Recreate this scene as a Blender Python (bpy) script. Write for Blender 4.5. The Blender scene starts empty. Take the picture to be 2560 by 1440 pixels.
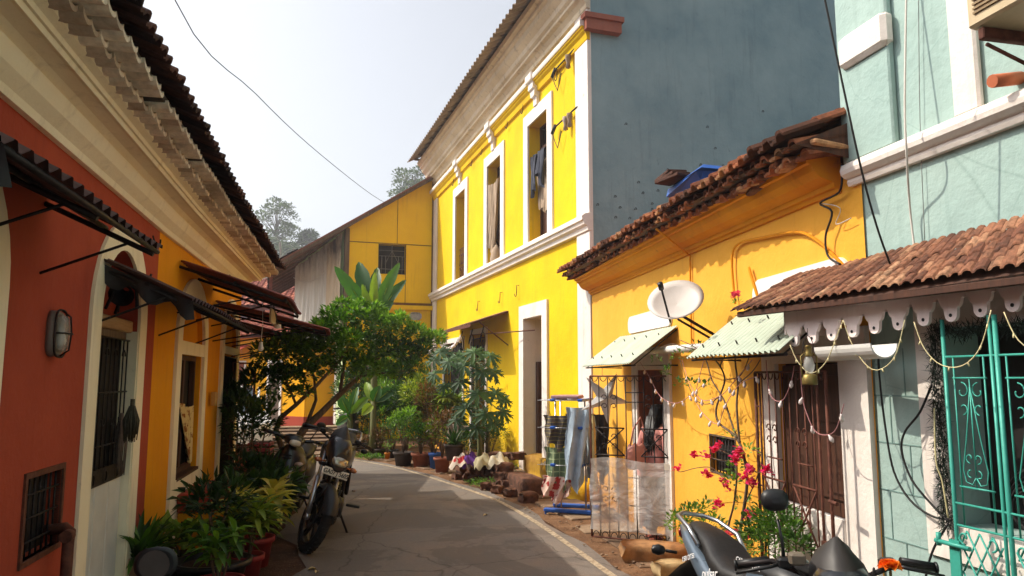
import bpy, math, random
from math import sin, cos, pi, radians, atan, hypot, sqrt
from mathutils import Vector, Matrix, Euler
scn = bpy.context.scene
col = scn.collection
# ---------------------------------------------------------------- camera
F = 1850.0; CH = 1.7; PITCH = atan(225/1850.0)
cam = bpy.data.cameras.new('camera'); cam.sensor_width = 36; cam.lens = 36*F/2560
cam.clip_start = 0.05; cam.clip_end = 2000
camo = bpy.data.objects.new('camera', cam); col.objects.link(camo)
camo.location = (0, 0, CH); camo.rotation_euler = (pi/2+PITCH, 0, 0)
scn.camera = camo
scn.render.resolution_x = 1024; scn.render.resolution_y = 576
# ---------------------------------------------------------------- light
SUN_EL = 45.5; SUN_AZ = -78      # azimuth measured from +Y clockwise
w = bpy.data.worlds.new('World'); scn.world = w; w.use_nodes = True
nt = w.node_tree; bg = nt.nodes['Background']; sky = nt.nodes.new('ShaderNodeTexSky')
sky.sky_type = 'NISHITA'; sky.sun_disc = False
sky.sun_elevation = radians(SUN_EL); sky.sun_rotation = radians(SUN_AZ)
sky.air_density = 1.0; sky.dust_density = 4.0; sky.ozone_density = 1.5; sky.altitude = 0
hs_ = nt.nodes.new('ShaderNodeHueSaturation'); hs_.inputs['Saturation'].default_value = .34; hs_.inputs['Value'].default_value = .95; nt.links.new(sky.outputs[0], hs_.inputs['Color']); nt.links.new(hs_.outputs[0], bg.inputs[0]); bg.inputs[1].default_value = 0.15
sl = bpy.data.lights.new('sun', 'SUN'); sl.energy = 2.9; sl.angle = radians(0.5); sl.color = (1, .90, .76)
so = bpy.data.objects.new('sun', sl); col.objects.link(so)
_el, _az = radians(SUN_EL), radians(SUN_AZ)
sdir = Vector((sin(_az)*cos(_el), cos(_az)*cos(_el), sin(_el)))
so.rotation_euler = sdir.to_track_quat('Z', 'Y').to_euler(); so.location = (-20, 5, 30)
scn.view_settings.view_transform = 'Standard'; scn.view_settings.look = 'None'
scn.view_settings.exposure = 0.68; scn.view_settings.gamma = 1
scn.render.engine = 'CYCLES'; scn.cycles.max_bounces = 12; scn.cycles.diffuse_bounces = 8
# ---------------------------------------------------------------- pixel -> place helpers
def ray(px, py):
    u = (px-1280)/F; v = (720-py)/F
    return (u, cos(PITCH)-v*sin(PITCH), sin(PITCH)+v*cos(PITCH))
def gnd(px, py, z=0.0):
    r = ray(px, py); t = (z-CH)/r[2]
    return (t*r[0], t*r[1])
def at(px, py, Y):
    r = ray(px, py); t = Y/r[1]
    return Vector((t*r[0], Y, CH+t*r[2]))
def prj(X, Y, Z):
    z = Z-CH; f = Y*cos(PITCH)+z*sin(PITCH); v = -Y*sin(PITCH)+z*cos(PITCH)
    return (1280+F*X/f, 720-F*v/f)
R = random.Random(7)
def srgb(r, g, b):
    f = lambda c: (c/255/12.92) if c/255 <= .04045 else ((c/255+.055)/1.055)**2.4
    return (f(r), f(g), f(b), 1)
# ---------------------------------------------------------------- object helpers
def tag(o, label=None, cat=None, group=None, kind=None):
    if label: o['label'] = label
    if cat: o['category'] = cat
    if group: o['group'] = group
    if kind: o['kind'] = kind
    return o
def thing(name, label, cat, loc=(0, 0, 0), rz=0.0, group=None, rot=None):
    o = bpy.data.objects.new(name, None); col.objects.link(o); o.empty_display_size = .1
    o.location = loc; o.rotation_euler = rot if rot else (0, 0, rz)
    return tag(o, label, cat, group)
class Fr:
    """a wall line on the ground: local x along the wall, y out towards the street, z up"""
    def __init__(s, p0, d):
        N = hypot(*d); s.d = (d[0]/N, d[1]/N); s.n = (-s.d[1], s.d[0]); s.o = p0
        s.rz = math.atan2(s.d[1], s.d[0])
    def px(s, x, y, off=0.0):
        r = ray(x, y); ox = s.o[0]+s.n[0]*off; oy = s.o[1]+s.n[1]*off
        t = (ox*s.n[0]+oy*s.n[1])/(r[0]*s.n[0]+r[1]*s.n[1])
        return ((t*r[0]-ox)*s.d[0]+(t*r[1]-oy)*s.d[1], CH+t*r[2])
    def w(s, S, off=0.0, z=0.0):
        return Vector((s.o[0]+s.d[0]*S+s.n[0]*off, s.o[1]+s.d[1]*S+s.n[1]*off, z))
    def thing(s, name, label, cat, S=0.0, off=0.0, z=0.0, group=None):
        return thing(name, label, cat, s.w(S, off, z), s.rz, group)
def road_frame(a, b, right=True):
    return Fr((a, 0), (b, 1) if right else (-b, -1))
FL = road_frame(-1.6, -.224, False); FY = road_frame(4.82, -.33); FO = road_frame(2.638, -.135)
FG = road_frame(3.055, -.23); FP = road_frame(3.33, -.4)
class MB:
    """collects faces; build() links them as ONE mesh object"""
    def __init__(s): s.v = []; s.f = []; s.t = []; s.sm = []
    def face(s, idx, t=.5, sm=False): s.f.append(idx); s.t.append(t); s.sm.append(sm)
    def add(s, vs, fs, t=.5, sm=False):
        b = len(s.v); s.v += [tuple(v) for v in vs]
        for f in fs: s.face([b+i for i in f], t, sm)
        return s
    def quad(s, a, b, c, d, t=.5): return s.add([a, b, c, d], [(0, 1, 2, 3)], t)
    def box(s, x0, x1, y0, y1, z0, z1, t=.5, M=None):
        vs = [Vector(p) for p in ((x0,y0,z0),(x1,y0,z0),(x1,y1,z0),(x0,y1,z0),(x0,y0,z1),(x1,y0,z1),(x1,y1,z1),(x0,y1,z1))]
        if M: vs = [M @ v for v in vs]
        return s.add(vs, [(0,3,2,1),(4,5,6,7),(0,1,5,4),(1,2,6,5),(2,3,7,6),(3,0,4,7)], t)
    def bbox(s, x0, x1, y0, y1, z0, z1, b=.01, t=.5, M=None):
        """box with chamfered vertical and top edges"""
        prof = [(x0+b,y0),(x1-b,y0),(x1,y0+b),(x1,y1-b),(x1-b,y1),(x0+b,y1),(x0,y1-b),(x0,y0+b)]
        cx, cy = (x0+x1)/2, (y0+y1)/2
        vs = []
        for (zz, k) in ((z0,b),(z0+b,0),(z1-b,0),(z1,b)):
            for (x, y) in prof:
                vs.append(Vector((x-(k if x > cx else -k), y-(k if y > cy else -k), zz)))
        if M: vs = [M @ v for v in vs]
        fs = [tuple(reversed(range(8))), tuple(range(24, 32))]
        for r in range(3):
            for i in range(8):
                j = (i+1) % 8; fs.append((r*8+i, r*8+j, r*8+8+j, r*8+8+i))
        return s.add(vs, fs, t)
    def tube(s, pts, r, n=6, t=.5, cap=True, closed=False):
        pts = [Vector(p) for p in pts]; m = len(pts)
        rs = r if isinstance(r, (list, tuple)) else [r]*m
        b = len(s.v); prev = None
        for i, p in enumerate(pts):
            if closed: d = pts[(i+1) % m]-pts[i-1]
            else: d = pts[min(i+1, m-1)]-pts[max(i-1, 0)]
            if d.length < 1e-9: d = Vector((0, 0, 1))
            d.normalize()
            if prev is None:
                a = Vector((0, 0, 1)) if abs(d.z) < .9 else Vector((1, 0, 0))
                u = d.cross(a).normalized()
            else:
                u = prev-d*prev.dot(d)
                u = u.normalized() if u.length > 1e-6 else d.orthogonal().normalized()
            prev = u; w_ = d.cross(u)
            for k in range(n):
                q = 2*pi*k/n; s.v.append(tuple(p+(u*cos(q)+w_*sin(q))*rs[i]))
        for i in range(m if closed else m-1):
            i2 = (i+1) % m
            for k in range(n):
                k2 = (k+1) % n; s.face([b+i*n+k, b+i*n+k2, b+i2*n+k2, b+i2*n+k], t, True)
        if cap and not closed:
            s.face([b+k for k in reversed(range(n))], t); s.face([b+(m-1)*n+k for k in range(n)], t)
        return s
    def lathe(s, prof, n=16, M=None, t=.5, a0=0, a1=2*pi, sm=True, sy=1.0):
        """prof = [(r,z)], around z"""
        M = M or Matrix.Identity(4); b = len(s.v); full = abs(a1-a0-2*pi) < 1e-6; k_ = n if full else n+1
        for (r, z) in prof:
            for k in range(k_):
                q = a0+(a1-a0)*k/n; s.v.append(tuple(M @ Vector((r*cos(q), r*sin(q)*sy, z))))
        for i in range(len(prof)-1):
            for k in range(n):
                k2 = (k+1) % k_
                s.face([b+i*k_+k, b+i*k_+k2, b+(i+1)*k_+k2, b+(i+1)*k_+k], t, sm)
        return s
    def loft(s, rings, t=.5, closed=True, cap=True, sm=True):
        n = len(rings[0]); b = len(s.v)
        for r in rings: s.v += [tuple(p) for p in r]
        for i in range(len(rings)-1):
            for k in range(n if closed else n-1):
                k2 = (k+1) % n; s.face([b+i*n+k, b+i*n+k2, b+(i+1)*n+k2, b+(i+1)*n+k], t, sm)
        if cap and closed:
            s.face([b+k for k in reversed(range(n))], t, False); s.face([b+(len(rings)-1)*n+k for k in range(n)], t, False)
        return s
    def prism(s, poly, y0, y1, t=.5, M=None):
        """poly of (x,z) extruded along y"""
        n = len(poly); M = M or Matrix.Identity(4)
        vs = [M @ Vector((x, y0, z)) for x, z in poly]+[M @ Vector((x, y1, z)) for x, z in poly]
        fs = [tuple(range(n)), tuple(reversed(range(n, 2*n)))]
        for i in range(n):
            j = (i+1) % n; fs.append((i, i+n, j+n, j))
        return s.add(vs, fs, t)
    def sweep(s, prof, sa, sb, dz=(0.0, 0.0), t=.5, n=1):
        """prof of (y,z) swept along x from sa to sb, open profile; dz = height change at both ends"""
        rings = []
        for i in range(n+1):
            k = i/n; rings.append([(sa+(sb-sa)*k, y, z+dz[0]+(dz[1]-dz[0])*k) for y, z in prof])
        return s.loft(rings, t, closed=False, cap=False, sm=False)
    def xf(s, M, i0=0):
        for i in range(i0, len(s.v)): s.v[i] = tuple(M @ Vector(s.v[i]))
        return s
    def jitter(s, a, i0=0):
        for i in range(i0, len(s.v)):
            v = s.v[i]; s.v[i] = (v[0]+R.uniform(-a, a), v[1]+R.uniform(-a, a), v[2]+R.uniform(-a, a))
        return s
    def build(s, name, mat, parent=None, label=None, loc=None, rz=None, rot=None):
        me = bpy.data.meshes.new(name); me.from_pydata(s.v, [], s.f)
        me.polygons.foreach_set('use_smooth', s.sm)
        if s.t and (min(s.t) != max(s.t)):
            at_ = me.attributes.new('tint', 'FLOAT', 'FACE'); at_.data.foreach_set('value', s.t)
        me.materials.append(mat); me.update()
        o = bpy.data.objects.new(name, me); col.objects.link(o)
        if parent: o.parent = parent
        if loc is not None: o.location = loc
        if rz is not None: o.rotation_euler = (0, 0, rz)
        if rot is not None: o.rotation_euler = rot
        if label: o['label'] = label
        return o
def solo(mb, name, mat, label, cat, loc=(0, 0, 0), rz=0.0, group=None, kind=None):
    return tag(mb.build(name, mat, None, None, loc, rz), label, cat, group, kind)
def text(s, name, mat, parent, loc, rot, size, ext=.002, align='CENTER', sx=1.0, font_shear=0.0):
    cu = bpy.data.curves.new(name, 'FONT'); cu.body = s; cu.size = size; cu.extrude = ext
    cu.align_x = align; cu.align_y = 'CENTER'; cu.shear = font_shear; cu.offset = size*.012
    to = bpy.data.objects.new(name, cu); col.objects.link(to)
    dg = bpy.context.evaluated_depsgraph_get(); me = bpy.data.meshes.new_from_object(to.evaluated_get(dg))
    bpy.data.objects.remove(to); bpy.data.curves.remove(cu)
    me.name = name; me.materials.clear(); me.materials.append(mat)
    o = bpy.data.objects.new(name, me); col.objects.link(o); o.parent = parent
    o.location = loc; o.rotation_euler = rot; o.scale = (sx, 1, 1)
    return o
# ---------------------------------------------------------------- materials
def N(nt, t, **kw):
    n = nt.nodes.new(t)
    for k, v in kw.items():
        if k.startswith('i_'):
            key = k[2:]; key = int(key) if key.isdigit() else key.replace('_', ' ')
            n.inputs[key].default_value = v
        else: setattr(n, k, v)
    return n
def newmat(name, rough=.8, metal=0.0, spec=.3):
    m = bpy.data.materials.new(name); m.use_nodes = True; nt = m.node_tree
    b = nt.nodes['Principled BSDF']; b.inputs['Roughness'].default_value = rough
    b.inputs['Metallic'].default_value = metal; b.inputs['Specular IOR Level'].default_value = spec
    return m, nt, b
def ramp(nt, fac, stops, interp='LINEAR'):
    r = nt.nodes.new('ShaderNodeValToRGB'); r.color_ramp.interpolation = interp
    while len(r.color_ramp.elements) < len(stops): r.color_ramp.elements.new(.5)
    for e, (p, c) in zip(r.color_ramp.elements, stops):
        e.position = p; e.color = c if len(c) == 4 else (*c, 1)
    nt.links.new(fac, r.inputs[0]); return r.outputs[0]
def mixc(nt, fac, a, b, mode='MIX'):
    m = nt.nodes.new('ShaderNodeMix'); m.data_type = 'RGBA'; m.blend_type = mode
    for s, x in ((m.inputs[0], fac), (m.inputs[6], a), (m.inputs[7], b)):
        if isinstance(x, (int, float, tuple)): s.default_value = x
        else: nt.links.new(x, s)
    return m.outputs[2]
def noise(nt, vec, scale, detail=4, rough=.55, dist=0.0):
    n = nt.nodes.new('ShaderNodeTexNoise'); n.inputs['Scale'].default_value = scale
    n.inputs['Detail'].default_value = detail; n.inputs['Roughness'].default_value = rough
    n.inputs['Distortion'].default_value = dist
    if vec is not None: nt.links.new(vec, n.inputs['Vector'])
    return n.outputs[0]
def mapping(nt, vec, scale=(1, 1, 1)):
    m = nt.nodes.new('ShaderNodeMapping'); m.inputs['Scale'].default_value = scale
    nt.links.new(vec, m.inputs[0]); return m.outputs[0]
def bump(nt, b, h, strength=.3, dist=.01, prev=None):
    n = nt.nodes.new('ShaderNodeBump'); n.inputs['Strength'].default_value = strength
    n.inputs['Distance'].default_value = dist; nt.links.new(h, n.inputs['Height'])
    if prev is not None: nt.links.new(prev, n.inputs['Normal'])
    nt.links.new(n.outputs[0], b.inputs['Normal']); return n.outputs[0]
BLK = (0, 0, 0, 1); WHT = (1, 1, 1, 1)
def plaster(name, c, c2=None, dirt=(.25, .22, .18, 1), dirt_amt=.35, rough=.85, bmp=.35, chips=None, chip_amt=.0, streak=.3, low=0.0, cracks=0.0):
    """painted lime plaster: uneven tone, vertical rain streaks, small chips, trowel bumps"""
    m, nt, b = newmat(name, rough, 0, .2); L = nt.links
    tc = N(nt, 'ShaderNodeTexCoord').outputs['Object']
    c2 = c2 or tuple(x*.8 for x in c[:3])+(1,)
    n1 = noise(nt, tc, 1.1, 6, .6); cc = mixc(nt, ramp(nt, n1, [(.3, BLK), (.7, WHT)]), c, c2)
    st = noise(nt, mapping(nt, tc, (4.5, 4.5, .35)), 2.2, 6, .65)
    sf = ramp(nt, st, [(.55, BLK), (.8, (streak,)*3+(1,))]); cc = mixc(nt, sf, cc, dirt)
    sp = noise(nt, tc, 5.5, 8, .75); cc = mixc(nt, ramp(nt, sp, [(.63, BLK), (.74, (dirt_amt,)*3+(1,))]), cc, dirt)
    if chips:
        ch = noise(nt, tc, 9, 9, .8, .3); cc = mixc(nt, ramp(nt, ch, [(.66-chip_amt, BLK), (.675-chip_amt, WHT)]), cc, chips)
    if low > 0:      # splash dirt near the ground
        sx = N(nt, 'ShaderNodeSeparateXYZ'); L.new(tc, sx.inputs[0])
        mr = N(nt, 'ShaderNodeMapRange', i_1=low, i_2=0.0, i_3=0.0, i_4=1.0); L.new(sx.outputs[2], mr.inputs[0])
        mm = N(nt, 'ShaderNodeMath', operation='MULTIPLY'); L.new(mr.outputs[0], mm.inputs[0]); L.new(noise(nt, tc, 4, 7, .7), mm.inputs[1])
        cc = mixc(nt, ramp(nt, mm.outputs[0], [(.15, BLK), (.5, (.85,)*3+(1,))]), cc, dirt)
    hb = noise(nt, tc, 55, 5, .6); p = bump(nt, b, hb, bmp*.5, .004)
    p = bump(nt, b, noise(nt, tc, 5, 5, .6), bmp, .03, p)
    if cracks > 0:
        v = N(nt, 'ShaderNodeTexVoronoi', feature='DISTANCE_TO_EDGE', i_Scale=1.3)
        L.new(mixc(nt, .12, tc, N(nt, 'ShaderNodeTexNoise').outputs[1]) , v.inputs['Vector'])
        cf = ramp(nt, v.outputs[0], [(0, (cracks,)*3+(1,)), (.006, BLK)]); cc = mixc(nt, cf, cc, dirt)
    L.new(cc, b.inputs['Base Color']); return m
def simple(name, c, rough=.6, metal=0.0, var=.25, scale=12, bmp=.15, spec=.4, coat=0.0):
    m, nt, b = newmat(name, rough, metal, spec)
    tc = N(nt, 'ShaderNodeTexCoord').outputs['Object']
    n1 = noise(nt, tc, scale, 5, .6)
    c2 = tuple(x*(1-var) for x in c[:3])+(1,)
    nt.links.new(mixc(nt, ramp(nt, n1, [(.35, BLK), (.65, WHT)]), c, c2), b.inputs['Base Color'])
    if bmp: bump(nt, b, noise(nt, tc, scale*4, 4), bmp, .004)
    if coat: b.inputs['Coat Weight'].default_value = coat
    rr = N(nt, 'ShaderNodeMapRange', i_3=max(rough-.12, .04), i_4=min(rough+.15, 1)); nt.links.new(n1, rr.inputs[0]); nt.links.new(rr.outputs[0], b.inputs['Roughness'])
    return m
def tinted(name, stops, rough=.7, scale=14, var=.35, bmp=.3, spec=.25, trans=0.0, dirt=None, dscale=3):
    """colour by the per-face 'tint' number (each tile / leaf / stone has its own)"""
    m, nt, b = newmat(name, rough, 0, spec)
    a = N(nt, 'ShaderNodeAttribute', attribute_name='tint'); tc = N(nt, 'ShaderNodeTexCoord').outputs['Object']
    cc = ramp(nt, a.outputs['Fac'], stops)
    n1 = noise(nt, tc, scale, 6, .65); cc = mixc(nt, ramp(nt, n1, [(.35, BLK), (.7, (var,)*3+(1,))]), cc, (0.02, .015, .01, 1))
    if dirt: cc = mixc(nt, ramp(nt, noise(nt, tc, dscale, 6, .7), [(.5, BLK), (.72, (.7,)*3+(1,))]), cc, dirt)
    nt.links.new(cc, b.inputs['Base Color'])
    if bmp: bump(nt, b, n1, bmp, .006)
    if trans > 0:
        tr = N(nt, 'ShaderNodeBsdfTranslucent'); nt.links.new(mixc(nt, 1.0, cc, (1.1, 1.45, .5, 1), 'MULTIPLY'), tr.inputs[0])
        mx = N(nt, 'ShaderNodeMixShader', i_0=trans); nt.links.new(b.outputs[0], mx.inputs[1]); nt.links.new(tr.outputs[0], mx.inputs[2])
        nt.links.new(mx.outputs[0], nt.nodes['Material Output'].inputs[0])
    return m
def wood(name, c, c2, axis='z', rough=.65, scale=1.0):
    m, nt, b = newmat(name, rough, 0, .3); tc = N(nt, 'ShaderNodeTexCoord').outputs['Object']
    sc = {'z': (22, 22, 1.2), 'x': (1.2, 22, 22)}[axis]
    n1 = noise(nt, mapping(nt, tc, tuple(x*scale for x in sc)), 1.5, 7, .7)
    cc = mixc(nt, ramp(nt, n1, [(.3, BLK), (.7, WHT)]), c, c2)
    nt.links.new(cc, b.inputs['Base Color']); bump(nt, b, n1, .35, .006); return m
YEL = plaster('yellow_paint', srgb(238, 200, 2), srgb(222, 178, 8), dirt=srgb(176, 148, 40), dirt_amt=.6, streak=.5, chips=srgb(150, 132, 70), chip_amt=.0, low=1.0)
YEL2 = plaster('deep_yellow_board', srgb(242, 200, 4), srgb(230, 184, 4), dirt=srgb(150, 115, 30), bmp=.2, streak=.35)
ORA = plaster('orange_yellow_plaster', srgb(238, 178, 66), srgb(230, 164, 54), dirt=srgb(165, 105, 40), dirt_amt=.5, streak=.3, chips=srgb(190, 150, 80), chip_amt=-.03, bmp=.4, low=.7)
ORC = plaster('amber_cornice', srgb(226, 152, 24), srgb(205, 130, 22), dirt=srgb(120, 75, 30), dirt_amt=.5, streak=.3)
AMB = plaster('amber_plaster', srgb(228, 156, 16), srgb(218, 142, 12), dirt=srgb(150, 95, 20), streak=.3, low=.6)
RED = plaster('terracotta_plaster', srgb(172, 76, 52), srgb(154, 62, 43), dirt=srgb(105, 45, 35), streak=.35, bmp=.45, low=.7)
CREAM = plaster('cream_plaster', srgb(244, 234, 206), srgb(234, 222, 190), dirt=srgb(130, 112, 85), dirt_amt=.45, streak=.35, bmp=.35)
WHITE = plaster('white_plaster', srgb(238, 230, 222), srgb(222, 212, 202), dirt=srgb(140, 120, 100), dirt_amt=.6, streak=.35, chips=srgb(150, 130, 110), chip_amt=-.01, low=.5, bmp=.5)
WHITEC = plaster('clean_white_paint', srgb(240, 234, 228), srgb(230, 222, 214), dirt=srgb(190, 180, 165), dirt_amt=.2, streak=.12, bmp=.2)
GREEN = plaster('blue_green_plaster', srgb(166, 188, 181), srgb(152, 177, 171), dirt=srgb(95, 120, 112), dirt_amt=.5, streak=.3, bmp=.6, cracks=.25, low=.4)
BLUE = plaster('slate_blue_plaster', srgb(150, 174, 178), srgb(120, 148, 156), dirt=srgb(72, 88, 94), dirt_amt=.5, streak=.3, bmp=.45, low=6.0)
PGREEN = plaster('pale_green_plaster', srgb(205, 222, 170), srgb(190, 208, 158), dirt=srgb(110, 120, 90), dirt_amt=.5, streak=.4)
STONEG = plaster('weathered_cornice', srgb(236, 222, 196), srgb(205, 188, 160), dirt=srgb(95, 75, 58), dirt_amt=.8, streak=.6, bmp=.6)
DARK = simple('dark_interior', srgb(34, 28, 25), .9, var=.5, scale=4)  # near-black colour for panels that stand in for the shade inside openings
TILE = tinted('old_clay_tile', [(0, srgb(84, 52, 40)), (.35, srgb(140, 82, 56)), (.7, srgb(180, 110, 74)), (1, srgb(212, 158, 112))], .85, 18, .6, .5, dirt=srgb(60, 45, 38))
TILEP = tinted('porch_clay_tile', [(0, srgb(70, 46, 38)), (.45, srgb(128, 82, 62)), (.8, srgb(158, 108, 80)), (1, srgb(190, 146, 112))], .85, 40, .7, .5, dirt=srgb(62, 48, 42), dscale=9)
TILED = tinted('dark_clay_tile', [(0, srgb(44, 32, 34)), (.5, srgb(78, 52, 48)), (1, srgb(108, 70, 58))], .85, 18, .5, .5, dirt=srgb(40, 34, 36))
TILEW = tinted('whitewashed_tile', [(0, srgb(168, 148, 128)), (.5, srgb(226, 212, 190)), (1, srgb(240, 228, 208))], .85, 22, .35, .5)
TILER = tinted('red_roof_tile', [(0, srgb(120, 60, 50)), (.5, srgb(160, 88, 70)), (1, srgb(186, 116, 92))], .85, 18, .3, .4)
WOODD = wood('dark_wood', srgb(92, 56, 38), srgb(52, 34, 26))
WOODR = wood('red_brown_wood', srgb(150, 72, 48), srgb(98, 46, 34))
WOODO = wood('orange_brown_wood', srgb(150, 84, 44), srgb(96, 54, 34))
WOODG = wood('grey_weathered_wood', srgb(120, 100, 84), srgb(70, 56, 46))
IRON = simple('dark_iron', srgb(48, 42, 42), .55, .6, .4, 30)
RUST = simple('rusty_iron', srgb(112, 66, 50), .75, .3, .5, 20)
BLACKP = simple('black_plastic', srgb(30, 30, 32), .42, 0, .3, 8, .08)
GLOSSB = simple('gloss_black_paint', srgb(22, 24, 30), .34, 0, .2, 6, 0, .5, .4)
TYRE = simple('tyre_rubber', srgb(34, 32, 31), .85, 0, .35, 25, .4)
DUSTG = simple('dusty_grey_plastic', srgb(72, 66, 62), .6, 0, .3, 10, .1)
SILVER = simple('silver_metal', srgb(190, 190, 192), .3, .9, .15, 10)
CHROME = simple('chrome', srgb(215, 215, 218), .12, 1.0, .05, 10, 0)
ALLOY = simple('dark_alloy', srgb(58, 58, 60), .4, .7, .2, 10)
MIRROR = simple('mirror_glass', srgb(150, 160, 165), .05, 1.0, .02, 5, 0)
LEN = simple('lamp_lens', srgb(225, 215, 190), .08, .0, .12, 6, 0, .9, 1)
ORL = simple('amber_lens', srgb(170, 100, 60), .15, 0, .1, 6, 0, .8)
REDL = simple('red_lens', srgb(170, 30, 26), .15, 0, .1, 6, 0, .8)
PLATEW = simple('number_plate_white', srgb(228, 224, 212), .5, 0, .12, 20, .05)
BLKT = simple('black_lettering', srgb(20, 20, 22), .6, 0, 0, 5, 0)
WHTT = simple('white_lettering', srgb(235, 235, 235), .5, 0, .05, 5, 0)
LEAFN = {}
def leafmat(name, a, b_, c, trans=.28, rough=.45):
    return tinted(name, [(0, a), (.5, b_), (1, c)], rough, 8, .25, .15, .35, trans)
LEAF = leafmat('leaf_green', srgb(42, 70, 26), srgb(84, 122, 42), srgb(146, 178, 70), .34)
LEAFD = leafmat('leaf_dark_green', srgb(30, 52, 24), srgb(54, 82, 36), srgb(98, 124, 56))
LEAFY = leafmat('leaf_yellow_green', srgb(74, 96, 26), srgb(122, 142, 40), srgb(178, 182, 66))
LEAFP = leafmat('leaf_papaya', srgb(34, 62, 34), srgb(58, 94, 46), srgb(108, 140, 78), .25, .6)
LEAFB = leafmat('leaf_banana', srgb(36, 76, 34), srgb(66, 116, 38), srgb(150, 172, 50), .3)
LEAFV = leafmat('leaf_variegated', srgb(96, 104, 34), srgb(206, 186, 76), srgb(236, 222, 120), .25)
LEAFR = leafmat('leaf_reddish', srgb(70, 50, 26), srgb(112, 74, 36), srgb(150, 104, 52), .2)
LEAFF = leafmat('leaf_far_green', srgb(54, 74, 44), srgb(84, 104, 66), srgb(124, 138, 90), .2)
BARK = wood('bark', srgb(120, 100, 80), srgb(72, 58, 46), 'z', .9)
BARKG = wood('green_stem', srgb(112, 116, 70), srgb(84, 82, 50), 'z', .8)
PINK = tinted('pink_petals', [(0, srgb(206, 20, 84)), (.5, srgb(232, 36, 116)), (1, srgb(244, 100, 150))], .6, 20, .1, 0, .2, .4)
CLAY = simple('clay_pot', srgb(152, 92, 70), .85, 0, .35, 9, .3)
CLAYD = simple('dark_pot', srgb(70, 58, 52), .8, 0, .35, 9, .3)
REDP = simple('red_pot', srgb(140, 40, 40), .6, 0, .3, 9, .1)
BLUEP = simple('blue_plastic', srgb(40, 96, 190), .4, 0, .15, 6, .05)
SOIL = simple('soil', srgb(70, 52, 40), .95, 0, .5, 30, .6)
LATER = simple('laterite_block', srgb(112, 74, 54), .95, 0, .65, 9, 1.0)
CONCR = simple('dusty_concrete', srgb(150, 128, 104), .9, 0, .4, 5, .5)
GREY = simple('grey_painted_metal', srgb(140, 135, 128), .55, .3, .3, 8)
WPLAS = simple('white_plastic', srgb(226, 224, 218), .4, 0, .12, 6, .05)
CABLE = simple('black_cable', srgb(26, 24, 24), .6, 0, .1, 5, 0)
CABW = simple('white_cable', srgb(210, 205, 195), .6, 0, .1, 5, 0)
# ================================================================ SETTING: ground, road
def catmull(pts, m=6):
    P_ = [Vector((*p, 0)) if len(p) == 2 else Vector(p) for p in pts]; out = []
    for i in range(len(P_)-1):
        a = P_[max(i-1, 0)]; b = P_[i]; c = P_[i+1]; d = P_[min(i+2, len(P_)-1)]
        for k in range(m):
            t = k/m; out.append(.5*((2*b)+(c-a)*t+(2*a-5*b+4*c-d)*t*t+(3*b-a-3*c+d)*t**3))
    out.append(P_[-1]); return out
def resample(pts, n):
    L_ = [0]
    for a, b in zip(pts, pts[1:]): L_.append(L_[-1]+(b-a).length)
    out = []; j = 0
    for i in range(n):
        t = L_[-1]*i/(n-1)
        while j < len(pts)-2 and L_[j+1] < t: j += 1
        k = (t-L_[j])/max(L_[j+1]-L_[j], 1e-9); out.append(pts[j].lerp(pts[j+1], min(k, 1)))
    return out
def offset(pts, d):
    out = []
    for i, p in enumerate(pts):
        t = (pts[min(i+1, len(pts)-1)]-pts[max(i-1, 0)]).normalized(); out.append(p+Vector((t.y, -t.x, 0))*d)
    return out
line_px = [(1500,1420),(1419,1362),(1356,1318),(1294,1280),(1231,1248),(1137,1215),(1040,1184),(969,1166),(862,1148)]
W_ = catmull([(2.1,-12),(1.95,-4),(1.8,0),(1.5,3.2),(1.18,5.2)]+[gnd(*p) for p in line_px]+[(-5.4,17.4),(-9,19.8),(-16,22),(-30,24)], 5)
W_ = resample(W_, 110)
Lp = catmull([(-1.2,-12),(-1.25,-4),(-1.3,0),(-1.4,3),gnd(740,1440),gnd(712,1330),(-3.3,11),(-5.0,14),(-8.5,16.5),(-16,18.5),(-30,20)], 8)
Lp = resample(Lp, 110)
def ribbon(A, B, z, n=1):
    mb = MB()
    for i in range(len(A)-1):
        for k in range(n):
            mb.quad(A[i].lerp(B[i], k/n)+Vector((0,0,z)), A[i].lerp(B[i], (k+1)/n)+Vector((0,0,z)), A[i+1].lerp(B[i+1], (k+1)/n)+Vector((0,0,z)), A[i+1].lerp(B[i+1], k/n)+Vector((0,0,z)))
    return mb
# materials of the ground
def dirt_mat(name, c1, c2, c3, sc=3.0, bm=.8):
    m, nt, b = newmat(name, .95, 0, .15); tc = N(nt, 'ShaderNodeTexCoord').outputs['Object']
    cc = ramp(nt, noise(nt, tc, sc, 8, .65), [(.3, c1), (.55, c2), (.75, c3)])
    v = N(nt, 'ShaderNodeTexVoronoi', i_Scale=38.0); nt.links.new(tc, v.inputs['Vector'])
    cc = mixc(nt, ramp(nt, v.outputs[0], [(.12, (.5,)*3+(1,)), (.22, BLK)]), cc, srgb(176, 150, 122))
    nt.links.new(cc, b.inputs['Base Color']); p = bump(nt, b, noise(nt, tc, 40, 8, .7), bm, .02); bump(nt, b, noise(nt, tc, 6, 5, .6), bm, .05, p)
    return m
DIRT = dirt_mat('dry_earth', srgb(92, 66, 48), srgb(126, 94, 68), srgb(150, 118, 88))
DIRTD = dirt_mat('dark_earth', srgb(62, 44, 36), srgb(88, 62, 46), srgb(112, 84, 62), 2.2)
m, nt, b = newmat('asphalt', .88, 0, .25); tc = N(nt, 'ShaderNodeTexCoord').outputs['Object']
cc = ramp(nt, noise(nt, tc, 160, 3, .7), [(.3, srgb(98, 91, 86)), (.55, srgb(122, 115, 108)), (.8, srgb(164, 155, 144))])
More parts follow.
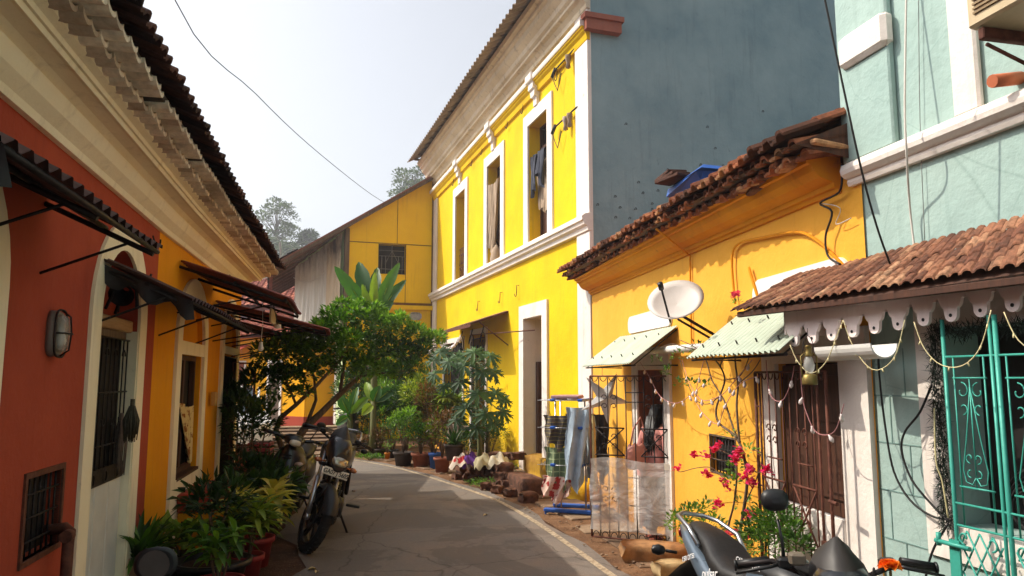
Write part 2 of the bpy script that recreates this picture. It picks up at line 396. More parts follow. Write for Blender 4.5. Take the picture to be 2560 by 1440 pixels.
cc = mixc(nt, ramp(nt, noise(nt, tc, .9, 6, .6), [(.42, BLK), (.68, (.55,)*3+(1,))]), cc, srgb(142, 122, 104))
cc = mixc(nt, ramp(nt, noise(nt, mapping(nt, tc, (3, .5, 1)), 1.3, 5, .6), [(.55, BLK), (.75, (.4,)*3+(1,))]), cc, srgb(94, 87, 82))
cc = mixc(nt, ramp(nt, noise(nt, tc, 14, 7, .7), [(.64, BLK), (.7, (.5,)*3+(1,))]), cc, srgb(150, 128, 104))
cc = mixc(nt, ramp(nt, noise(nt, tc, .45, 7, .7, .6), [(.50, BLK), (.53, (.45,)*3+(1,)), (.75, (.45,)*3+(1,))]), cc, srgb(84, 78, 74))
vo = N(nt, 'ShaderNodeTexVoronoi', feature='DISTANCE_TO_EDGE', i_Scale=.8); wn_ = N(nt, 'ShaderNodeTexNoise', i_Scale=3.0, i_Detail=6.0); nt.links.new(tc, wn_.inputs['Vector']); nt.links.new(mixc(nt, .16, tc, wn_.outputs[1]), vo.inputs['Vector'])
cc = mixc(nt, ramp(nt, vo.outputs[0], [(0, (.55,)*3+(1,)), (.007, BLK)]), cc, srgb(52, 46, 42))
nt.links.new(cc, b.inputs['Base Color']); bump(nt, b, noise(nt, tc, 170, 4, .7), .55, .006, bump(nt, b, noise(nt, tc, 3, 3), .2, .03)); ASPH = m
m, nt, b = newmat('road_paint', .8, 0, .2); tc = N(nt, 'ShaderNodeTexCoord').outputs['Object']
nt.links.new(mixc(nt, ramp(nt, noise(nt, tc, 22, 8, .75), [(.42, BLK), (.62, WHT)]), srgb(188, 172, 146), srgb(118, 100, 82)), b.inputs['Base Color']); PAINT = m
g = MB()
import itertools
xs = [-400, -150, -60, -30, -15, 0, 15, 60, 400]; ys = [-60, -20, 0, 20, 40, 80, 200, 600]
for i in range(len(xs)-1):
    for j in range(len(ys)-1): g.quad((xs[i], ys[j], 0), (xs[i+1], ys[j], 0), (xs[i+1], ys[j+1], 0), (xs[i], ys[j+1], 0))
tag(g.build('ground', DIRTD), kind='structure')
We = offset(W_, .16)
for i, p in enumerate(We): p.x += .05*sin(i*1.7)+.03*sin(i*.6)
Le = [p.copy() for p in Lp]
for i, p in enumerate(Le): p.x += .07*sin(i*1.3)+.05*sin(i*3.1)
tag(ribbon(Le, We, .008, 3).build('road', ASPH), kind='structure')
tag(ribbon(offset(W_, -.035), offset(W_, .035), .012).build('road_edge_line', PAINT), kind='structure')
tag(ribbon(offset(W_, .14), offset(W_, 3.2), .004).build('verge', DIRT), kind='structure')
# stone slab pavement on the right
sl_ = MB(); Wi = resample(W_, 150)
acc = 0
Lw = [0]
for a, c in zip(Wi, Wi[1:]): Lw.append(Lw[-1]+(c-a).length)
i = 10
while i < 108:
    p = Wi[i]; tn = (Wi[i+1]-Wi[i]).normalized(); nr = Vector((tn.y, -tn.x, 0)); wdt = R.uniform(.38, .62)
    x = R.uniform(.30, .42)
    while x < 1.75:
        ln = R.uniform(.45, .95); g_ = .02
        A = p+nr*(x+g_)+tn*g_; B = p+nr*(x+ln-g_)+tn*g_; Cc = p+nr*(x+ln-g_)+tn*(wdt-g_); D = p+nr*(x+g_)+tn*(wdt-g_)
        q = [v+Vector((R.uniform(-.03,.03), R.uniform(-.03,.03), 0)) for v in (A, B, Cc, D)]
        z = R.uniform(.016, .04); vs = [v+Vector((0,0,-.01)) for v in q]+[v+Vector((0,0,z-.008)) for v in q]
        c_ = sum(q, Vector())/4; vs += [c_+(v-c_)*.95+Vector((0,0,z)) for v in q]
        if R.random() > .06: sl_.add(vs, [(8,9,10,11)]+[(k, (k+1)%4, 4+(k+1)%4, 4+k) for k in range(4)]+[(4+k, 4+(k+1)%4, 8+(k+1)%4, 8+k) for k in range(4)], R.random())
        x += ln
    d0 = Lw[i]+wdt
    while i < 108 and Lw[i] < d0: i += 1
SLAB = tinted('pavement_stone', [(0, srgb(118, 94, 74)), (.5, srgb(142, 116, 92)), (1, srgb(160, 136, 110))], .92, 9, .5, .8, dirt=srgb(96, 72, 54))
tag(sl_.build('pavement', SLAB), kind='structure')
# low stone lane rising behind the bend
ln_ = MB(); c0 = Vector((*gnd(795, 1140), 0)); dr = Vector((-.30, 1, 0)).normalized(); pr = Vector((1, .30, 0)).normalized()
for k in range(8):
    z0 = .045*(k+1); a = c0+dr*(.62*k); hw = 1.5
    vs = [a-pr*2.4, a+pr*1.15, a+pr*1.15+dr*.6, a-pr*2.4+dr*.6]
    vs = [v+Vector((R.uniform(-.05,.05), R.uniform(-.05,.05), 0)) for v in vs]
    ln_.add([v+Vector((0,0,-.02)) for v in vs]+[v+Vector((0,0,z0)) for v in vs], [(4,5,6,7),(0,1,5,4),(1,2,6,5),(2,3,7,6),(3,0,4,7)], R.random())
tag(ln_.build('stone_lane', SLAB), kind='structure')
# wooded hill
h = MB(); nx, ny = 40, 16
def hz(x, y):
    k = max(0, min(1, (y-45)/50)); return 15.5*k*k*(3-2*k)*max(0, min(1, (x+75)/25))*max(0, min(1, (25-x)/30))+sin(x*.21)*.8*k-.3
vs = [(-90+150*i/nx, 40+110*j/ny, hz(-90+150*i/nx, 40+110*j/ny)) for j in range(ny+1) for i in range(nx+1)]
h.add(vs, [(j*(nx+1)+i, j*(nx+1)+i+1, (j+1)*(nx+1)+i+1, (j+1)*(nx+1)+i) for j in range(ny) for i in range(nx)], .5, True)
HILL = simple('hill_ground', srgb(70, 82, 48), .95, 0, .5, .6, 0)
tag(h.build('hill', HILL), kind='structure')

# ================================================================ wall builder
def arch_z(s, sa, sb, zs, zt):
    """height of an arch (semi-ellipse) springing at zs with crown zt"""
    c = (sa+sb)/2; r = abs(sb-sa)/2; k = max(0, 1-((s-c)/r)**2); return zs+(zt-zs)*sqrt(k)
def wall(mb, s0, s1, z0, z1, holes=(), y=0.0, step=.8, zt=None):
    """holes: (sa,sb,za,zb,depth,spring or None); reveals are built; zt(s)= sloping top"""
    S = {s0, s1}; Z = {z0, z1}
    for hh in holes: S |= {hh[0], hh[1]}; Z |= {hh[2], hh[3]}
    S = sorted(x for x in S if s0-1e-6 <= x <= s1+1e-6); Z = sorted(x for x in Z if z0-1e-6 <= x <= z1+1e-6)
    for a, b_ in zip(S, S[1:]):
        for c, d in zip(Z, Z[1:]):
            ms, mz = (a+b_)/2, (c+d)/2
            if any(hh[0] < ms < hh[1] and hh[2] < mz < hh[3] for hh in holes): continue
            ta = zt(a) if zt and d == z1 else d; tb = zt(b_) if zt and d == z1 else d
            mb.quad((a, y, c), (b_, y, c), (b_, y, tb), (a, y, ta))
    for (sa, sb, za, zb, dp, sp) in holes:
        top = sp if sp else zb
        mb.quad((sa, y, za), (sa, y, top), (sa, y-dp, top), (sa, y-dp, za))
        mb.quad((sb, y, za), (sb, y-dp, za), (sb, y-dp, top), (sb, y, top))
        mb.quad((sa, y, za), (sa, y-dp, za), (sb, y-dp, za), (sb, y, za))
        if not sp: mb.quad((sa, y, zb), (sb, y, zb), (sb, y-dp, zb), (sa, y-dp, zb))
        else:
            n = 18
            for i in range(n):
                a = sa+(sb-sa)*i/n; b_ = sa+(sb-sa)*(i+1)/n; az, bz = arch_z(a, sa, sb, sp, zb), arch_z(b_, sa, sb, sp, zb)
                mb.quad((a, y, az), (b_, y, bz), (b_, y, zb), (a, y, zb))
                mb.quad((a, y, az), (a, y-dp, az), (b_, y-dp, bz), (b_, y, bz))
    return mb
def band(mb, sa, sb, za, zb, wd, y0=0.0, y1=.02, spring=None, bottom=False, inner=None, t=.5):
    """frame round an opening (sa..sb, za..zb), wd wide outside it; arched when spring is given"""
    n = 18 if spring else 1
    out = [(sa-wd, za)]; inn = [(sa, za)]
    if spring:
        for i in range(n+1):
            a = pi-pi*i/n; c = (sa+sb)/2; r = (sb-sa)/2
            inn.append((c+r*cos(a), spring+(zb-spring)*sin(a))); out.append((c+(r+wd)*cos(a), spring+(zb-spring+wd)*sin(a)))
    else:
        inn += [(sa, zb), (sb, zb)]; out += [(sa-wd, zb+wd), (sb+wd, zb+wd)]
    inn.append((sb, za)); out.append((sb+wd, za))
    m_ = len(inn); vs = [(x, y1, z) for x, z in inn]+[(x, y1, z) for x, z in out]+[(x, y0, z) for x, z in inn]+[(x, y0, z) for x, z in out]
    fs = []
    for i in range(m_-1):
        fs += [(i, i+1, m_+i+1, m_+i), (2*m_+i, i, i+1, 2*m_+i+1), (m_+i, m_+i+1, 3*m_+i+1, 3*m_+i)]
    mb.add(vs, fs, t)
    if bottom: mb.box(sa-wd, sb+wd, y0, y1, za-wd, za, t)
    return mb
def tiles(mb, s0, s1, y0, z0, y1, z1, rows, pitch=.21, dz=(0, 0), jit=.006, h=.04, over=1.12, th=.014, tints=(0, 1)):
    """interlocking clay tiles from the eave (y0,z0) up to (y1,z1)"""
    n = max(1, int(round((s1-s0)/pitch))); prof = [(0, .3), (.12, .9), (.3, 1), (.45, .85), (.58, .15), (.75, .35), (.9, .1), (1, .3)]
    L_ = hypot(y1-y0, z1-z0)/rows; d = Vector((0, y1-y0, z1-z0)).normalized(); nrm = Vector((0, -d.z, d.y)) if d.y > 0 else Vector((0, d.z, -d.y))
    if nrm.z < 0: nrm = -nrm
    for r in range(rows):
        for i in range(n):
            k = (i+.5)/n; sx = s0+(s1-s0)*i/n; wdt = (s1-s0)/n*1.02
            o = Vector((sx, y0, z0+dz[0]+(dz[1]-dz[0])*k))+d*(L_*r)+nrm*(.018+R.uniform(-jit, jit))+d*R.uniform(-jit, jit)*2
            tw = R.uniform(-jit, jit)*1.5; ln = L_*over; vs = []
            for e, up in ((0, .02), (ln, 0)):
                for lay in (0, -th):
                    for (px_, hh) in prof: vs.append(o+d*e+nrm*(hh*h+lay+up+tw*(px_-.5))+Vector((px_*wdt, 0, 0)))
            m_ = len(prof); fs = []
            for q in range(m_-1):
                fs += [(q, q+1, 2*m_+q+1, 2*m_+q), (m_+q, 3*m_+q, 3*m_+q+1, m_+q+1), (q, m_+q, m_+q+1, q+1)]
            fs += [(0, 2*m_, 3*m_, m_), (m_-1, 2*m_-1, 4*m_-1, 3*m_-1)]
            mb.add(vs, fs, R.uniform(*tints), False)
    return mb
def corrug(mb, P00, P10, P01, P11, ridges, amp=.012, th=.002, t=.5, nl=6, wob=.004):
    """corrugated sheet; ridges run from the P0x edge to the P1x edge (P00,P01 = upper edge, P10,P11 = lower edge)"""
    P00, P10, P01, P11 = map(Vector, (P00, P10, P01, P11)); nn = (P10-P00).cross(P01-P00).normalized(); m_ = ridges*6
    if nn.z < 0: nn = -nn
    for sgn in (1, -1):
        vs = []
        for j in range(nl+1):
            for i in range(m_+1):
                u, v = i/m_, j/nl; p = P00.lerp(P01, u).lerp(P10.lerp(P11, u), v)
                vs.append(p+nn*(amp*sin(2*pi*ridges*u)+sgn*th/2+wob*sin(7*u+3*v)))
        fs = [(j*(m_+1)+i, j*(m_+1)+i+1, (j+1)*(m_+1)+i+1, (j+1)*(m_+1)+i) for j in range(nl) for i in range(m_)]
        mb.add(vs, fs, t, True)
    return mb
def spiral(c, ax, ay, r0, r1, a0, a1, n=14):
    c = Vector(c); ax = Vector(ax); ay = Vector(ay)
    return [c+(ax*cos(a0+(a1-a0)*i/n)+ay*sin(a0+(a1-a0)*i/n))*(r0+(r1-r0)*i/n) for i in range(n+1)]
XA, ZA = (1, 0, 0), (0, 0, 1)
def cscroll(mb, c, size, rot=0.0, r=.005, y=0.0, flip=1):
    """C shaped wrought scroll in the xz plane"""
    M = Matrix.Rotation(rot, 4, 'Y'); o = Vector((c[0], y, c[1]))
    for sg in (1, -1):
        pts = [Vector((flip*(.5-.5*cos(a_))*size*.5, 0, sg*size*(.5*sin(a_)))) for a_ in [pi/2*k/5 for k in range(6)]]
        cc = pts[-1]+Vector((0, 0, -sg*size*.13))
        pts += [cc+Vector((flip*sin(q)*size*.13*(1-q/9), 0, sg*cos(q)*size*.13*(1-q/9))) for q in [k*.6 for k in range(1, 9)]]
        mb.tube([o+M @ p for p in pts], r, 5)
# ================================================================ LEFT: terracotta house and amber house
def fx(s): return -s                       # left frame: s is negative ahead of the camera
prof_c = [(0,2.93),(.035,2.93),(.045,2.97),(.10,3.02),(.125,3.075),(.13,3.095),(.105,3.10),(.16,3.13),(.235,3.135),(.262,3.125),(.27,3.15),(.285,3.15),(.29,3.175),(.33,3.19),(.335,3.21),(.0,3.25)]
def eaves_left(root, s0, s1, dz):
    c = MB(); c.sweep(prof_c, s0, s1, dz, n=10)
    c.build('cornice', CREAM, root)
    t = MB()
    for (y0, y1, z) in ((.30, .42, 3.195), (.37, .52, 3.235)):   # two corbelled courses of whitewashed tiles
        n = int((s1-s0)/.115)
        for i in range(n):
            if R.random() < .02: continue
            k = (i+.5)/n; x = s0+(s1-s0)*i/n; zz = z+dz[0]+(dz[1]-dz[0])*k+R.uniform(-.004, .004); e = R.uniform(-.012, .012); wd = .115
            pr = [(0, .018), (.2, .0), (.5, -.008), (.8, .0), (1, .018)]
            vs = [(x+a*wd*.97, yy, zz+b_) for yy in (y0-.05, y1+e) for a, b_ in pr]+[(x+a*wd*.97, yy, zz+b_+.026) for yy in (y0-.05, y1+e) for a, b_ in pr]
            fs = [(q, q+1, q+6, q+5) for q in range(4)]+[(10+q, 15+q, 16+q, 11+q) for q in range(4)]+[(5+q, 6+q, 16+q, 15+q) for q in range(4)]+[(0, 5, 15, 10), (4, 14, 19, 9)]
            t.add(vs, fs, R.uniform(.1, 1))
    t.build('eave_tile_courses', TILEW, root)
    r = MB(); tiles(r, s0, s1, .60, 3.29, -1.2, 4.15, 9, .13, dz, .008, .035, 1.15, .02)
    r.box(s0, s1, -1.2, .5, 3.275, 3.29) if False else None
    r.build('tiled_roof', TILED, root)
    b = MB(); # roof boarding under the tiles and mortar bed
    b.add([(s0,.5,3.30+dz[0]),(s1,.5,3.30+dz[1]),(s1,-1.2,4.12+dz[1]),(s0,-1.2,4.12+dz[0]),(s0,.5,3.262+dz[0]),(s1,.5,3.262+dz[1]),(s1,-1.2,3.262+dz[1]),(s0,-1.2,3.262+dz[0])], [(0,1,2,3),(4,7,6,5),(0,4,5,1),(1,5,6,2),(3,7,4,0)])
    b.add([(s0,-1.2,4.16),(s1,-1.2,4.16),(s1,-4,3.2),(s0,-4,3.2)], [(0,1,2,3)])
    b.build('roof_bed', DUSTG, root)
hr = FL.thing('terracotta_house', 'terracotta red house with cream arches and a tall moulded cream cornice', 'house')
wb = MB(); SB = -6.32
doorh = (-5.80, -4.88, 0, 2.60, .16, 2.12); liner = True; darch = (-3.32, -2.35, 0, 2.62, .16, 2.12)
grh = (-4.42, -3.93, .78, 1.19, .08, None)
wall(wb, SB, 2.6, 0, 3.0, [doorh, darch, grh])
wb.box(SB+.001, 2.6, -4, -.30, 0, 3.2); wb.quad((SB,0,0),(SB,-.3,0),(SB,-.3,3),(SB,0,3))
wb.build('wall', RED, hr)
ch = MB(); band(ch, doorh[0], doorh[1], 0, 2.60, .19, 0, .022, 2.12)
ch.build('arched_surround', CREAM, hr)
ch = MB(); band(ch, darch[0], darch[1], 0, 2.62, .19, 0, .022, 2.12); ch.build('arched_surround', CREAM, hr)
eaves_left(hr, SB, 2.6, (.0, .10))
tb = MB(); tb.box(-5.80, -4.88, -.16, -.145, 2.12, 2.62); tb.build('arch_panel', RED, hr); tb = MB(); tb.box(-3.32, -2.35, -.16, -.145, 0, 2.62); tb.build('arch_panel', RED, hr)
for a_, b_, z_ in ((-5.80, -5.785, 2.05), (-4.895, -4.88, 2.05), (-3.32, -3.305, 2.1)): jl = MB(); jl.box(a_, b_, -.155, .012, 0, z_); jl.build('door_jamb', CREAM, hr)
dr_ = MB()
for k in range(3): dr_.bbox(-5.78+k*.30, -5.49+k*.30, -.075, -.045, .02, 1.06, .006)
D_ = dr_.build('door', simple('pale_blue_door', srgb(206, 208, 202), .6, 0, .12, 6), hr)
dk = MB(); dk.box(-5.80, -4.88, -.11, -.10, 1.06, 2.05); dk.build('dark_opening', DARK, D_)
gr = MB()
for k in range(9):
    x = -5.74+k*.098; gr.tube([(x, -.045, 1.06), (x, -.045, 1.98)], .0055, 5)
for z in (1.06, 1.24, 1.60, 1.98): gr.tube([(-5.79, -.045, z), (-4.89, -.045, z)], .007, 5)
for k in range(4):
    x = -5.69+k*.196
    for zc, sg in ((1.86, 1), (1.42, -1)):
        gr.tube([(x+.049-.036*cos(a), -.04, zc+sg*.045*sin(a)) for a in [pi*i/8 for i in range(9)]], .005, 5)
gr.build('grille', IRON, D_)
pn = MB(); pn.box(-5.78, -4.95, -.05,-.035, .98, 1.09)
for k in range(3): pn.lathe([(.05, 0), (.035, .004), (.035, -.004), (.05, 0)], 12, Matrix.Translation((-5.6+k*.26, -.03, 1.03)) @ Matrix.Rotation(pi/2, 4, 'X'))
pn.build('latch_plate', IRON, D_)
lt = MB(); lt.bbox(-5.80, -4.88, -.15, -.03, 2.04, 2.13, .008); lt.build('lintel', wood('pale_wood', srgb(188, 158, 118), srgb(140, 108, 76), 'x'), hr)
lt = MB(); lt.box(-5.80, -4.88, -.15, -.07, 1.985, 2.04); lt.build('door_head', WOODG, D_)
# low barred vent window
vw = MB(); band(vw, -4.42, -3.93, .78, 1.19, .03, -.03, .012, None, True); V_ = vw.build('window', RUST, hr)
dk = MB(); dk.box(-4.42, -3.93, -.08, -.07, .78, 1.19); dk.build('dark_opening', DARK, V_)
gr = MB()
for k in range(7): x = -4.39+k*.072; gr.tube([(x, -.02, .78), (x, -.02, 1.19)], .006, 5)
for k in range(3): z = .86+k*.12; gr.tube([(-4.42, -.012, z), (-3.93, -.012, z)], .006, 5)
gr.build('grille', IRON, V_)
pp = MB(); pp.tube([(-4.36,-.05,.86),(-4.36,.06,.87),(-4.34,.09,.85),(-4.29,.10,.80),(-4.285,.10,.5),(-4.285,.10,.02)], .03, 10)
pp.tube([(-4.30,.10,.84),(-4.24,.10,.84)], .034, 10); solo(pp, 'drain_pipe', RUST, 'rust red drain pipe elbow coming out under the barred vent', 'pipe', FL.w(0,0,0), FL.rz)
# amber house
ha = FL.thing('amber_house', 'amber yellow shaded house next to the terracotta one with cream arched openings', 'house')
wa = MB(); win = (-8.42, -7.36, .74, 1.93, .12, None); tym = (-8.46, -7.30, 2.06, 2.52, .06, 2.10); dor = (-11.02, -9.9, 0, 2.02, .14, None); tym2 = (-11.05, -9.86, 2.12, 2.58, .06, 2.16)
wall(wa, -11.42, SB, 0, 3.0, [win, tym, dor, tym2]); wa.box(-11.42, SB-.001, -4, -.3, 0, 3.2); wa.quad((-11.42,0,0),(-11.42,0,3),(-11.42,-.3,3),(-11.42,-.3,0))
wa.box(-8.46, -7.30, -.06, -.05, 2.06, 2.52); wa.box(-11.05, -9.86, -.06, -.05, 2.12, 2.6)
wa.build('wall', AMB, ha)
for (a, b_, zt_, sp, wz, low) in ((-8.46, -7.30, 2.52, 2.10, (1.93, 2.06), .74), (-11.05, -9.86, 2.58, 2.16, (2.02, 2.12), .0)):
    c = MB(); band(c, a, b_, .0 if low else 0, zt_, .20, 0, .03, sp); c.box(a, b_, .0, .028, wz[0], wz[1])
    if low: c.box(a, b_, 0, .028, .0, low)
    c.build('arched_surround', CREAM, ha)
eaves_left(ha, -11.45, SB, (.04, .0))
wn = MB(); wn.box(-8.42, -7.36, -.12, -.11, .74, 1.93); W1 = wn.build('window', DARK, ha)
f = MB(); band(f, -8.37, -7.41, .80, 1.88, .05, -.10, -.05, None, True); f.bbox(-7.93, -7.86, -.10, -.06, .8, 1.9, .005); f.box(-8.42,-7.36,-.1,.03,.72,.75); f.build('frame', WOODD, W1)
cu = MB(); rings = []
for j in range(7):
    z = 1.42-j*.1; wd_ = .78*(1-j/7.5)
    rings.append([(-8.36+wd_*i/14, -.045+.02*sin(i*1.5), z-.03*sin(i*.4)) for i in range(15)])
cu.loft(rings, closed=False, cap=False)
m_, nt, b = newmat('rust_stained_cloth', .9); tc = N(nt, 'ShaderNodeTexCoord').outputs['Object']
nt.links.new(mixc(nt, ramp(nt, noise(nt, tc, 13, 4), [(.5, BLK), (.58, WHT)]), srgb(214, 190, 130), srgb(140, 84, 40)), b.inputs['Base Color']); STC = m_
cu.build('curtain', STC, W1)
dn = MB(); dn.box(-11.02, -9.9, -.14, -.13, 0, 2.02); D2 = dn.build('door', WOODD, ha)
gr = MB()
for k in range(14): x = -10.98+k*.08; gr.tube([(x, .02, .1), (x, .02, 1.98)], .006, 5)
for z in (.1, .7, 1.1, 1.15, 1.5, 1.98): gr.tube([(-11.02, .02, z), (-9.9, .02, z)], .008, 5)
for k in range(6): cscroll(gr, (-10.85+k*.17, 1.3), .14, 0, .005, .02)
gr.build('iron_gate', IRON, D2)
# masonry seat under the amber window
be = FL.thing('masonry_bench', 'yellow masonry bench with red oxide top below the amber window', 'bench')
q = MB(); q.bbox(-8.35, -7.45, .032, .40, 0, .42, .01)
for k in range(6): q.box(-8.2+k*.13, -8.16+k*.13, .40, .404, .26, .36)
q.build('base', AMB, be)
q = MB(); q.bbox(-8.38, -7.42, .032, .43, .42, .50, .012); q.bbox(-8.42, -7.38, .032, .47, .50, .60, .015); q.build('seat', plaster('red_oxide', srgb(160, 66, 46), srgb(140, 56, 42), dirt=srgb(90, 50, 40), bmp=.2), be)
q = MB(); q.box(-7.446, -7.44, .1, .12, .24, .34)
for k in range(4): q.box(-7.448, -7.444, .07+k*.075, .09+k*.075, .22, .34)
q.build('vent_slots', DARK, be)
bh = thing('unseen_shade_house', 'plain cream house added out of view behind the amber house to shade the road', 'house', (-9.4, 11.9, 0)); q = MB(); q.box(0, 4.0, 0, 2.2, 0, 4.0); q.build('wall', CREAM, bh)  # unseen house, added so that its shadow covers the road at the bend
q = MB(); q.prism([(-.2, 3.95), (4.2, 3.95), (2.0, 5.0)], -.2, 2.4); q.build('roof', TILED, bh)
# ================================================================ RIGHT: big yellow building
hy = FY.thing('yellow_building', 'tall bright yellow two storey building with white trim and slate blue gable side', 'building')
YW = [(20.05, 19.05, 4.22, 6.42), (17.10, 16.08, 4.22, 6.42), (14.35, 13.33, 4.22, 6.45)]
dY = (13.62, 14.60, .18, 2.80)
holes = [(b_, a, c, d, .32, None) for a, b_, c, d in YW]+[(dY[0], dY[1], dY[2], dY[3], .45, None), (17.2, 18.35, 0, 2.7, .3, None), (19.2, 21.2, .9, 2.6, .2, None)]
wy = MB(); wall(wy, 11.55, 22.72, 0, 7.6, holes)
wy.add([(22.72,0,0),(22.72,-5,0),(22.72,-5,8.2),(22.72,0,8.2)], [(0,1,2,3)]); wy.box(11.7, 22.7, -5, -.5, 0, 8.2)
wy.box(11.7, 22.7, -.5, -.02, 7.5, 8.2)
wy.build('facade_wall', YEL, hy)
gw = MB()
gw.add([(11.548,0,0),(11.548,-6.2,0),(11.548,-6.2,11),(11.548,0,8.35)], [(0,1,2,3)])
gw.add([(11.548,0,8.35),(11.548,-6.2,11),(11.72,-6.2,11),(11.72,0,8.35)], [(0,1,2,3)])
gw.build('gable_wall', BLUE, hy)
sc = MB(); sc.bbox(11.3, 11.56, -.02, .14, 7.06, 7.16, .01); sc.prism([(11.02, 7.12), (11.56, 7.12), (11.56, 7.34), (11.0, 7.30)], -.02, .06)
sc = MB(); sc.box(11.42, 11.55, -.50, .10, 7.05, 7.22); sc.box(11.38, 11.55, -.53, .14, 7.22, 7.30); sc.build('brick_stub', plaster('bare_brick', srgb(176, 110, 88), srgb(150, 90, 74), dirt=srgb(90, 60, 50)), hy)
FW = Fr((1.2, 10.968), (-1, -.33)); MW = Matrix.Rotation(-FY.rz, 4, 'Z') @ Matrix.Translation(-Vector(FY.w(0))) @ Matrix.Translation(FW.w(0)) @ Matrix.Rotation(FW.rz, 4, 'Z')
bh_ = MB()
for (a, b_) in ((390,598),(393,705),(465,710),(495,662),(533,580),(580,635),(580,665),(610,567),(680,583),(705,530),(775,510),(830,435),(895,478),(955,455),(945,440),(1150,160),(445,225),(905,350),(415,655),(660,460),(510,525),(300,640),(700,590),(865,240)):
    s_, z_ = FW.px(1350+a/2.0577, 200+b_/2.0577, .02); bh_.tube(spiral((s_, .012, z_), (1,0,0), (0,0,1), .02, .010, 0, 5, 9), .004, 4); bh_.lathe([(0,.003),(.008,.0)], 8, Matrix.Translation((s_+.02, .006, z_-.01)) @ Matrix.Rotation(-pi/2, 4, 'X'))
bh_.xf(MW).build('rusty_nail_marks', IRON, hy)
# ledge profile, string course, cornice
def sweepY(name, prof, mat, sa=11.52, sb=22.78, n=1, dz=(0, 0)):
    c = MB(); c.sweep(prof, sa, sb, dz, n=n)
    for s_ in (sa, sb): c.add([(s_, y, z) for y, z in prof]+[(s_, 0, prof[-1][1])], [tuple(range(len(prof)+1))])
    return c.build(name, mat, hy)
sweepY('frieze_ledge', [(0,6.92),(.05,6.93),(.07,7.02),(.11,7.06),(.12,7.10),(.14,7.10),(.14,7.13)], YEL)
sweepY('ledge_cap', [(0,7.13),(.16,7.13),(.17,7.16),(.17,7.21),(.15,7.24),(0,7.25)], WHITEC)
sweepY('string_course', [(0,3.90),(.07,3.91),(.08,3.97),(.13,4.0),(.14,4.05),(.17,4.06),(.17,4.12),(.12,4.16),(0,4.18)], WHITE)
sweepY('cornice', [(0,7.42),(.06,7.43),(.07,7.50),(.13,7.56),(.20,7.58),(.20,7.63),(.25,7.66),(.27,7.74),(.36,7.82),(.38,7.90),(.43,7.93),(.43,7.98),(.50,8.02),(.52,8.10),(.0,8.14)], STONEG, 11.5, 22.9)
pl = MB(); pl.bbox(11.53, 12.02, -.001, .045, 0, 3.9, .006); pl.bbox(11.53, 12.02, 0, .045, 4.18, 6.92, .006); pl.bbox(11.53, 12.02, 0, .045, 7.25, 7.6, .006)
pl.box(11.53, 11.548, -.02, 0, 0, 8); pl.build('corner_pilaster', WHITE, hy)
pl = MB(); pl.bbox(22.25, 22.74, 0, .045, 0, 3.9, .006); pl.bbox(22.25, 22.74, 0, .045, 4.18, 6.92, .006); pl.build('corner_pilaster', WHITE, hy)
for k, (a, b_, c, d) in enumerate(YW):
    f = MB(); band(f, b_, a, c-.04, d, .24, 0, .035); W2 = f.build('window', WHITEC, hy)
    br = MB(); m0 = (a+b_)/2+.02; br.bbox(m0-.09, m0+.09, 0, .06, d+.24, 6.92, .005); br.bbox(m0-.13, m0+.13, 0, .15, 6.98, 7.12, .01); br.bbox(m0-.16, m0+.16, 0, .2, 7.12, 7.27, .012)
    br.prism([(m0-.13, 6.98), (m0+.13, 6.98), (m0+.09, 6.85), (m0-.09, 6.85)], 0, .11); br.build('keystone_bracket', WHITEC, W2)
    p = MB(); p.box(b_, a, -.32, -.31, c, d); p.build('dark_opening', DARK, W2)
    jm = MB(); band(jm, b_+.05, a-.05, c, d-.05, .05, -.30, -.22)
    if k == 2:
        jm.bbox(b_+.05, b_+.5, -.29, -.25, c, c+1.05, .006); jm.box(b_+.12, b_+.42, -.25, -.24, c+.12, c+.9); jm.bbox(b_+.5, b_+.96, -.29, -.25, c, c+1.05, .006)
        jm.bbox(b_+.03, a-.03, -.29, -.23, c+1.05, c+1.12, .004); jm.bbox(b_+.03, a-.03, -.29, -.23, c+1.78, c+1.84, .004)
    elif k == 0:
        for z in (c+.8, c+1.35, c+1.75): jm.bbox(b_+.03, a-.03, -.28, -.24, z, z+.06, .004)
        jm.bbox(b_+.48, b_+.54, -.28, -.24, c, d, .004)
    else: jm.bbox(b_+.03, a-.03, -.26, -.12, c+1.62, c+1.70, .004)
    jm.build('shutter_frame', WOODD if k else WOODR, W2)
    if k < 2:
        gr = MB()
        for i in range(9): gr.tube([(b_+.06+i*.11, -.1, c), (b_+.06+i*.11, -.1, c+.8)], .007, 5)
        for z in (.02, .3, .8): gr.tube([(b_, -.1, c+z), (a, -.1, c+z)], .01, 5)
        for i in range(5): cscroll(gr, (b_+.15+i*.2, c+.52), .3, 0, .006, -.1); cscroll(gr, (b_+.15+i*.2, c+.18), .22, 0, .006, -.1, -1)
        gr.build('balcony_grille', RUST, W2)
def cloth(w0, w1, h, n=16, m=14, amp=.03, waves=4, skew=0.0, ph=0.0, sag=.0, y=0.0):
    """hanging cloth from (w0,0) to (w1,0), h long; folds grow downwards"""
    c = MB(); rings = []
    for j in range(m+1):
        v = j/m; rings.append([((w0+w1)/2+(w1-w0)*(i/n-.5)*(1-.28*v**.7*(.6+.4*sin(ph+1)))+skew*v+.016*sin(9*v+i), y+amp*(.3+.7*v)*sin(waves*2*pi*i/n+ph+1.8*v)+.4*amp*sin(5.1*waves*i/n+4*v+ph), -h*v*(1-.12*v*(.5+.5*sin(2.3*i/n*pi+ph)))-sag*sin(pi*i/n)+.03*v*sin(waves*pi*i/n+ph)) for i in range(n+1)])
    c.loft(rings, closed=False, cap=False); return c
